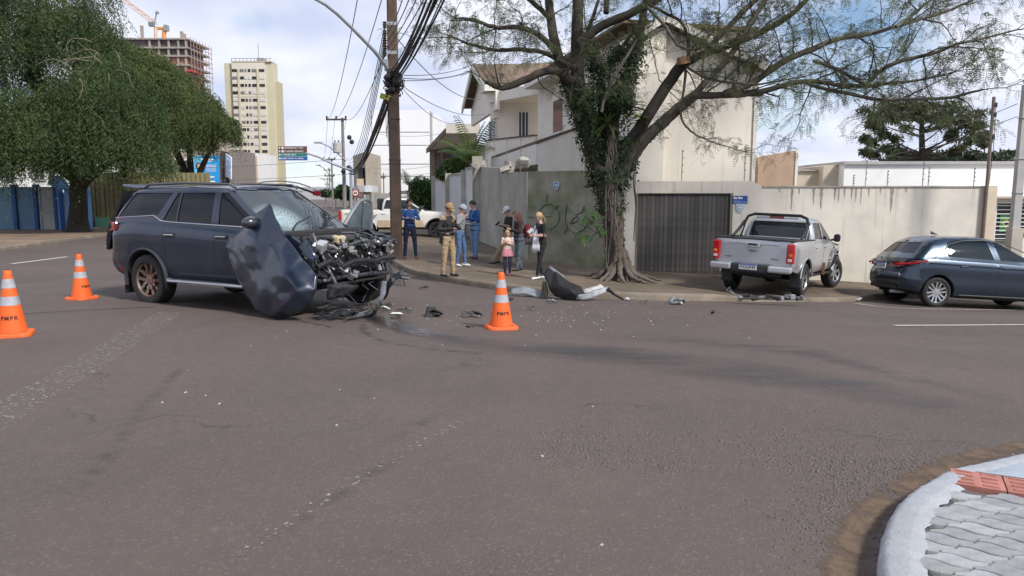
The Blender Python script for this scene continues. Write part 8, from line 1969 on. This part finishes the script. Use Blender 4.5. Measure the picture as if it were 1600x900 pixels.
# 4 tall man in blue jacket with folder
def ex4(t,k,J,hp,S,up,fwd,lat):MB().tube([S(J['neck']+Vector((.06,.05,.0))),S(J['neck']+Vector((.11,.02,-.16))),S(J['neck']+Vector((.125,0,-.30)))],.008*k,4).build('lanyard',M('lanyard',(.35,.5,.45),.8),t)
p4_=person('tall man in blue jacket and light jeans reading from a dark folder',feet(743,404),(-.85,-.50),1.80,dict(elL=(.03,.27,1.16),haL=(.30,.07,1.20),elR=(.03,-.27,1.16),haR=(.30,-.04,1.20),neck=(.03,0,1.46),head=(.085,0,1.61),anL=(.05,.12,.09),anR=(-.04,-.12,.09)),dict(skin=SK2,top=cloth('blue_jacket',(.022,.085,.27)),pants=DEN2,shoes=LBR,hairm=HDK,look=(1,0,-.42),leg=1.12,loose=1,hem=-.10),ex4,group=CREW)
held('folder','dark folder held by the tall man in the blue jacket','folder',p4_,(.40,.02,1.24),(.24,.30,.02),M('folder_black',(.03,.02,.018),.6,var=.1),(0,R(-20),0))
# 5 officer leaning at the wall
def ex5(t,k,J,hp,S,up,fwd,lat):
 cap_hat(M('white_cap',(.70,.72,.75),.8,var=.06),True,M('badge_dark',(.08,.08,.1),.5))(t,k,J,hp,S,up,fwd,lat)
 c=J['pel']+up*.07;MB().tube([S(c+lat*.178*math.cos(a)+fwd*-.13*math.sin(a))for a in[2*math.pi*i/20 for i in range(21)]],.024*k,6,False,1.3).build('duty_belt',BLT,t,smooth=True)
 MB().box(S(c+Vector((.0,-.20,-.12))),(.09*k,.05*k,.2*k)).build('holster',BLT,t,bev=.02);MB().ball(S(J['pel']+up*.36+Vector((.12,-.05,0))),.03*k,8,6,(.4,1,1)).build('chest_emblem',M('badge_gold'),t)
p5_=person('officer in white cap and black vest leaning back against the wall',feet(790,411.5),(-.95,-.35),1.72,dict(pel=(-.06,0,.90),neck=(-.10,0,1.40),head=(-.045,0,1.565),hipL=(-.06,.085,.88),hipR=(-.06,-.085,.88),knL=(.20,.12,.48),anL=(.42,.14,.09),knR=(.12,-.10,.50),anR=(.20,-.12,.09),elL=(-.08,.25,1.08),haL=(.19,.10,1.16),elR=(-.08,-.26,1.08),haR=(.20,-.05,1.15),chest=(-.08,0,1.2)),dict(skin=SK2,top=VST,pants=KHK,sleeve=VST,cuff=cloth('camo',(.30,.24,.16),.4),shoes=BLT,hairm=HDK,look=(1,0,-.4),leg=1.1),ex5,group=CREW)
held('phone','phone in the hands of the officer wearing the white cap','phone',p5_,(.26,.03,1.18),(.07,.075,.145),PHN,(0,R(-50),0))
# 6 woman in brown jacket with maroon backpack
p6_=person('auburn haired woman in dark brown jacket beside the officer at the wall',feet(811,423),(-.95,-.25),1.62,dict(elL=(.05,.25,1.12),haL=(.28,.09,1.20),elR=(.05,-.26,1.12),haR=(.30,-.04,1.22),neck=(.04,0,1.45),head=(.09,0,1.60),anL=(.08,.10,.09),anR=(-.08,-.10,.09)),dict(skin=SK2,top=cloth('brown_jacket',(.035,.022,.022)),pants=cloth('grey_denim',(.085,.11,.14)),shoes=BLT,hairm=HBR,hair='bob',look=(1,0,-.3),loose=1,hem=-.08),None,group=CREW)
bp=T('backpack','maroon backpack hanging on the back of the woman in the brown jacket','bag',world_pt(p6_,(-.26,-.05,1.03)),p6_.rotation_euler.z)
MAR=M('maroon_fabric',(.17,.02,.03),.8,var=.2,scale=8,bump=.4,bscale=25)
o=MB().ball((0,0,0),.22,14,10,(.62,.75,1.0)).build('bag_body',MAR,bp,smooth=True);MB().ball((-.10,0,-.05),.13,12,8,(.6,1.0,.9)).build('front_pocket',MAR,bp,smooth=True)
for y in(-.10,.10):MB().tube([(.12,y,.17),(.2,y*1.2,.30),(.34,y*1.3,.26),(.36,y*1.4,.05)],.018,5,True,.6).build('strap',MAR,bp,smooth=True)
# 7 little girl
LEG=M('patterned_leggings',(.03,.035,.09),.9,var=.9,scale=26,moss=((.30,.16,.20),.5))
p7_=person('small blonde girl in pale top, pink skirt and patterned leggings facing the road',feet(793,430),(-.12,-1),1.14,dict(head=(.02,0,1.60),elL=(.04,.21,1.17),haL=(.16,.03,1.24),elR=(.04,-.21,1.17),haR=(.16,-.03,1.28),anL=(.06,.09,.09),anR=(-.02,-.10,.09)),dict(skin=SK2,top=cloth('pale_pink',(.62,.50,.46)),cuff=SK2,pants=LEG,skirt=cloth('pink_skirt',(.60,.24,.28)),shoes=M('pink_shoe',(.55,.16,.25),.6,var=.1),hairm=HBL,hair='long',look=(1,.1,-.1),zone=lambda lb,c,J:('skin' if abs(c.y)>.16 and .9<c.z<1.30 and lb in('top','cuff')else('top' if lb in('top','pants','skirt')and c.z>1.03 else('skirt' if lb in('top','pants','skirt')and c.z>.73 else None)))),None,group=CREW,voxel=.012)
p7_.children[0].scale=(1,1,1)
# 8 woman in black with a white jacket over her arm
p8_=person('blonde woman in black top and leggings with white shoes beside the torn bumper',feet(846,436),(-.92,-.38),1.64,dict(elL=(.02,.23,1.14),haL=(.25,.10,1.12),elR=(.0,-.25,1.14),haR=(.26,-.06,1.14),neck=(.03,0,1.45),head=(.075,0,1.60),anL=(.14,.04,.09),anR=(-.04,-.05,.09),knL=(.08,.07,.5),knR=(.02,-.08,.5)),dict(skin=SK2,top=BLK,pants=BLK,shoes=WSH,hairm=HBL,hair='pony',look=(1,0,-.35),leg=.88,sleeve=BLK,cuff=SK2),None,group=CREW)
jk=T('white_jacket','white jacket draped over the arm of the blonde woman in black','jacket',world_pt(p8_,(.02,-.2,.95)),p8_.rotation_euler.z)
rows=[]
for i in range(12):
 a=-2.6+i*.42;r_=.19+.03*math.sin(i*2.1)
 rows.append([(r_*.85*math.cos(a)*(1+.07*j),r_*.85*math.sin(a)*(1+.05*j)+.12,.22-.12*j+.05*math.sin(i*1.7+j)+.04*math.cos(i*3.1))for j in range(5)])
o=MB().grid(rows).build('cloth_drape',M('white_cloth',(.68,.69,.74),.9,var=.06,bump=.5,bscale=14),jk,smooth=True);q=o.modifiers.new('s','SOLIDIFY');q.thickness=.012
o=MB().tube([(.0,-.05,.30),(.02,-.10,.12),(.0,-.12,-.10),(-.04,-.11,-.34)],[.07,.10,.11,.07],10,True,.8).build('hanging_sleeve',M('white_cloth'),jk,smooth=True)
hb_=T('handbag','dark brown handbag hanging in front of the blonde woman','bag',world_pt(p8_,(.24,-.12,.93)),p8_.rotation_euler.z)
MB().box((0,0,0),(.30,.10,.20),taper=.75).build('bag_body',M('dark_bag',(.05,.04,.045),.5,var=.2,scale=12),hb_,bev=.03);MB().tube([(-.1,0,.09),(-.06,0,.24),(.06,0,.24),(.1,0,.09)],.010,5).build('handle',BLT,hb_,smooth=True)
held('phone','pale phone held by the blonde woman in black','phone',p8_,(.31,.02,1.17),(.07,.07,.14),M('phone_pale',(.5,.5,.52),.3),(0,R(-50),0))
# ================================================================== CONES
ORG=M('cone_orange',(.82,.125,.014),.6,var=.12,scale=6,moss=((.50,.10,.03),.45),bump=.2,bscale=30);RFL=M('cone_reflective',(.38,.40,.44),.45,var=.3,scale=10,bump=.4,bscale=40,moss=((.26,.24,.24),.5))
def cone(label,u,v,s,ang):
 b=gp(u,v);t=T('traffic_cone',label,'traffic cone',b,ang,'traffic cones around the wreck');t.scale=(s,s,s)
 prof=lambda z:.155-(z-.05)/.70*.117
 bs=MB();P4=[]
 for i in range(32):
  a=2*math.pi*i/32;c,q=math.cos(a),math.sin(a);r_=.205/max(abs(c),abs(q));r_=min(r_,.25);P4.append((c*r_,q*r_))
 bs.grid([[(x*f,y*f,z)for x,y in P4+[P4[0]]]for f,z in((1,0),(1.0,.028),(.96,.042),(.70,.05))]);bs.build('base',ORG,t,smooth=True,sharp=50)
 segs=[(.05,.36,'body',ORG),(.36,.46,'reflective_band',RFL),(.46,.555,'body_ring',ORG),(.555,.66,'reflective_band',RFL),(.66,.75,'top',ORG)]
 for z0,z1,nm,m_ in segs:
  e=.0025 if nm=='reflective_band' else 0
  MB().lathe([(prof(z0)+e,z0),(prof((z0+z1)/2)+e,(z0+z1)/2),(prof(z1)+e,z1)]+([(.03,.757),(.012,.76)]if nm=='top' else[]),32,cap=False).build(nm,m_,t,smooth=True)
 MB().lathe([(.022,.745),(.024,.765)],14).build('tip_hole',BLKI,t)
 me=text_mesh('PMPR',.062,extrude=.0008,bold=.0012,space=1.25)
 for vv in me.vertices:
  z=.215+vv.co.y;r_=prof(z)+.003+vv.co.z;a=-math.pi/2+vv.co.x/prof(.215);vv.co=(r_*math.cos(a),r_*math.sin(a),z)
 link('lettering',me,BLKI,t);return t
def face_cam(u,v,off):p=gp(u,v);return math.atan2(-p.y,-p.x)+math.pi/2+off
cone('nearest orange traffic cone cut by the left picture edge',20,524,1.04,face_cam(20,524,-.18))
cone('orange traffic cone standing behind the tail of the wrecked SUV',128,467,1.01,face_cam(128,467,.75))
cone('orange traffic cone in the open road between wreck and pickup',783,513,.985,face_cam(783,513,.25))
# ================================================================== DEBRIS
def panel(name,label,px,mat,amp=.02,thick=.012,seed=1,cat='car part',sub=4):
 P3=[at(u,v,Y)for u,v,Y,*_ in px];n_out=sum(1 for q in px if len(q)<4);b=P3[0].copy();b.z=min(p.z for p in P3)
 co=[Vector((q[0],q[1]))for q in px];res=delaunay_2d_cdt(co,[(i,(i+1)%n_out)for i in range(n_out)],[],1,1e-6);bm=bmesh.new();vs=[bm.verts.new(P3[res[3][i][0]]-b)for i in range(len(res[0]))]
 for f in res[2]:bm.faces.new([vs[i]for i in f])
 bmesh.ops.subdivide_edges(bm,edges=bm.edges[:],cuts=sub,use_grid_fill=True);bmesh.ops.triangulate(bm,faces=bm.faces[:])
 bmesh.ops.smooth_vert(bm,verts=[v for v in bm.verts if not v.is_boundary],factor=.5,use_axis_x=True,use_axis_y=True,use_axis_z=True)
 for v in bm.verts:v.co=crumple(v.co,amp,4,seed)
 bmesh.ops.recalc_face_normals(bm,faces=bm.faces);me=bpy.data.meshes.new(name);bm.to_mesh(me);bm.free();me.shade_smooth();me.set_sharp_from_angle(angle=R(30));o=link(name,me,mat);o.location=b
 m=o.modifiers.new('s','SOLIDIFY');m.thickness=thick;m.offset=0
 return tag(o,label,cat)
BMP=M('bumper_black',(.009,.009,.010),.75,var=.25,scale=8);GRP=M('bumper_grey',(.20,.215,.235),.45,var=.25,scale=6)
bY=gp(880,468).y
bt=T('torn_bumper','torn black and grey car bumper standing on the kerb beside the tree','car part',gp(890,469))
def sub_panel(*a,**k):
 o=panel(*a,**k);del o['label'];del o['category'];o.parent=bt;o.location=Vector(o.location)-Vector(bt.location);return o
sub_panel('bumper_shell','x',[(848,430,bY+.3),(858,417,bY+.35),(868,424,bY+.3),(884,438,bY+.2),(896,445,bY+.1),(908,449,bY),(913,460,bY-.1),(904,469,bY-.15),(885,469,bY-.15),(868,462,bY-.05),(858,450,bY+.1),(874,445,bY-.1,1),(892,456,bY-.25,1)],BMP,amp=.02,thick=.03,seed=3)
sub_panel('painted_skin','x',[(899,468,bY-.2),(903,461,bY-.25),(920,458,bY-.1),(927,453,bY),(940,450,bY+.1),(950,448,bY+.15),(949,456,bY+.1),(935,461,bY),(925,466,bY-.1),(910,468,bY-.2)],GRP,amp=.015,thick=.02,seed=4)
sub_panel('grey_lining','x',[(911,458,bY+.15),(912,452,bY+.2),(930,448,bY+.25),(936,444,bY+.3),(944,450,bY+.25),(926,456,bY+.15)],M('pale_plastic',(.42,.42,.42),.6,var=.3,scale=8),amp=.02,thick=.015,seed=5)
sub_panel('edge_strip','x',[(857,418,bY+.33),(860,415.5,bY+.33),(885,434,bY+.22),(882,437,bY+.22)],GRP,amp=.004,thick=.02,seed=6)
for k in range(3):MB().tube([at(950,451+k,bY+.1)-Vector(bt.location),at(960,460,bY-.05)-Vector(bt.location),at(970+k*2,466+k,bY-.15)-Vector(bt.location)],[.03,.025,.02],5).build('bracket',BMP,bt)
for k in range(4):MB().tube([at(849+k,440,bY+.2)-Vector(bt.location),at(847+k*3,455,bY+.1)-Vector(bt.location),at(845+k*3,466,bY)-Vector(bt.location)],.018,5).build('torn_tab',BMP,bt)
gY=gp(820,465).y
panel('torn_bumper_strip','long grey bumper strip lying along the kerb behind the centre cone',[(797,459,gY+.2),(800,451,gY+.3),(818,448,gY+.35),(836,452,gY+.3),(848,460,gY+.15),(849,467,gY),(838,464,gY+.05),(818,459,gY+.15)],GRP,.02,.02,8)
def junk(name,label,u,v,pieces_,cat='debris'):
 b=gp(u,v);t=T(name,label,cat,b,group='crash debris on the road')
 for nm,mat,c,d,rot in pieces_:MB().box(c,d,rot,taper=.6).build(nm,mat,t)
 return t
WP_=M('white_plastic',(.62,.62,.60),.5,var=.15,scale=10)
rg=random.Random(77)
def rr3(a=.5):return(rg.uniform(-a,a),rg.uniform(-a,a),rg.uniform(0,3.1))
def shards(n,mats,sp,s,h=.03):return[('shard',rg.choice(mats),(rg.uniform(-sp,sp),rg.uniform(-sp,sp)*.6,s*.25+rg.uniform(0,h)),(s*rg.uniform(.6,1.5),s*rg.uniform(.25,.7),s*rg.uniform(.06,.22)),rr3(.6))for _ in range(n)]
JK=[('plastic_part','black crushed plastic part right of the wreck, nearest to it',600,482,(BLKP,CRU),.12,.16,4),('lamp_piece','white broken lamp piece lying by the front wheel of the wreck',605,486,(WP_,),.02,.13,1),('trim_piece','thin white trim strip on the road right of the wreck',622,496,(WP_,),.04,.14,2),('plastic_part','pointed black plastic shard on the road left of the centre cone',677,494,(BLKP,),.10,.20,3),('plastic_part','flat black bracket on the road just left of the centre cone',737,495,(BLKP,ENG),.12,.15,4),('plastic_part','small black lump on the road right of the centre cone',831,485,(BLKP,),.04,.11,2),('plastic_part','tiny dark scrap below the black bracket near the centre cone',735,512,(BLKP,),.04,.06,2),('wire_piece','bent dark wire lying near the kerb left of the people',658,452,(BLKP,),.14,.10,3),('lamp_piece','white and dark lamp fragment by the kerb before the pickup',1050,466,(WP_,BLKP),.06,.17,3),('mirror_piece','long grey light unit lying on the road before the pickup',1060,476,(GRP,GRP,ALU),.16,.22,5),('plastic_part','small dark fragment between torn bumper and grey light unit',1008,474,(BLKP,),.10,.09,3),('foam_piece','crumpled pale foam scrap at the kerb near the tree',984,470,(M('pale_plastic'),),.05,.14,2),('plastic_part','small dark scrap alone on the road left of the hatchback',1112,492,(BLKP,),.03,.10,2),('headlight_piece','clear round lamp piece at the kerb left of the hatchback',1342,471,(WHL,ALU),.04,.16,2),('plastic_part','dark thin scrap under the torn bumper on the road',795,470,(BLKP,),.12,.10,3),('plastic_part','grey clip lying below the grey bumper strip',858,474,(GRP,),.05,.13,2),('plastic_part','dark curved scrap between the wreck and the black shard',633,487,(BLKP,CRU),.10,.10,3),('plastic_part','white chip on the road beside the dark curved scrap',614,479,(WP_,),.02,.06,1),('brick_piece','broken reddish brick at the foot of the tree roots',976,448,(M('brick_red',(.30,.11,.07),.9,var=.3,scale=12),),.03,.16,2)]
for nm,lb,u,v,mats,sp,s,n in JK:junk(nm,lb,u,v,shards(n,mats,sp,s))
gk=T('broken_grille','row of broken grille and bumper pieces on the kerb below the pickup','car part',gp(1205,469,.1))
for k in range(13):
 MB().box(((k-6)*.105+rg.uniform(-.02,.02),rg.uniform(-.05,.05),.05+rg.uniform(-.02,.03)),(rg.uniform(.07,.16),rg.uniform(.05,.12),rg.uniform(.04,.11)),rr3(.4)).build('grille_piece',rg.choice((BLKP,BLKP,ALU,MET,GRP,ENG)),gk,bev=.01)
MB().box((0,0,.03),(1.3,.08,.04),(0,.02,.03)).build('grille_bar',BLKP,gk,bev=.01)
for k in range(3):MB().tube([(-.6,0,.05),(-.75-.1*k,-.05,.12+.05*k),(-.85,.02*k,.2+.03*k)],.012,5).build('bent_strip',MET,gk)
# broken lamp unit dangling beside the pole base
lY=gp(628,446).y;lu=T('broken_lamp_unit','broken dark lamp unit with torn strips at the kerb by the pole','car part',gp(628,450))
lb_=Vector(lu.location)
MB().box(at(626,431,lY)-lb_,(.34,.12,.14),(.1,.12,.2)).build('lamp_case',CRU,lu,bev=.03);MB().box(at(634,434,lY-.05)-lb_,(.2,.06,.05),(0,.15,0)).build('case_rim',MET,lu,bev=.01)
for a in(((618,436),(617,444),(622,452)),((624,438),(629,447),(632,455)),((630,438),(634,448),(633,460)),((620,436),(625,446),(628,450))):MB().tube([at(u,v,lY)-lb_ for u,v in a],[.03,.022,.008],5,True,.5).build('torn_strip',rg.choice((CRU,ALU)),lu)
# leaves and litter on the footway
sp=[]
for _ in range(260):
 x=rg.uniform(-3.5,11.5);y=rg.uniform(17.2,21.0)if x>1.5 else rg.uniform(18.5,22.5)
 sp.append((x,y))
V=[];F=[]
for i,(x,y)in enumerate(sp):
 a=rg.uniform(0,6.28);s=rg.uniform(.02,.055);z=hh(x,y)+.168;c,q=math.cos(a)*s,math.sin(a)*s
 V+=[(x-c,y-q,z),(x+q*.5,y-c*.5,z+.008),(x+c,y+q,z+.004),(x-q*.5,y+c*.5,z+.01)];F.append((4*i,4*i+1,4*i+2,4*i+3))
tag(npmesh('fallen_leaves',V,F,M('dead_leaf',(.13,.075,.035),.9,var=.5,scale=3),kind='stuff'),'dry fallen leaves scattered on the footway','leaves')
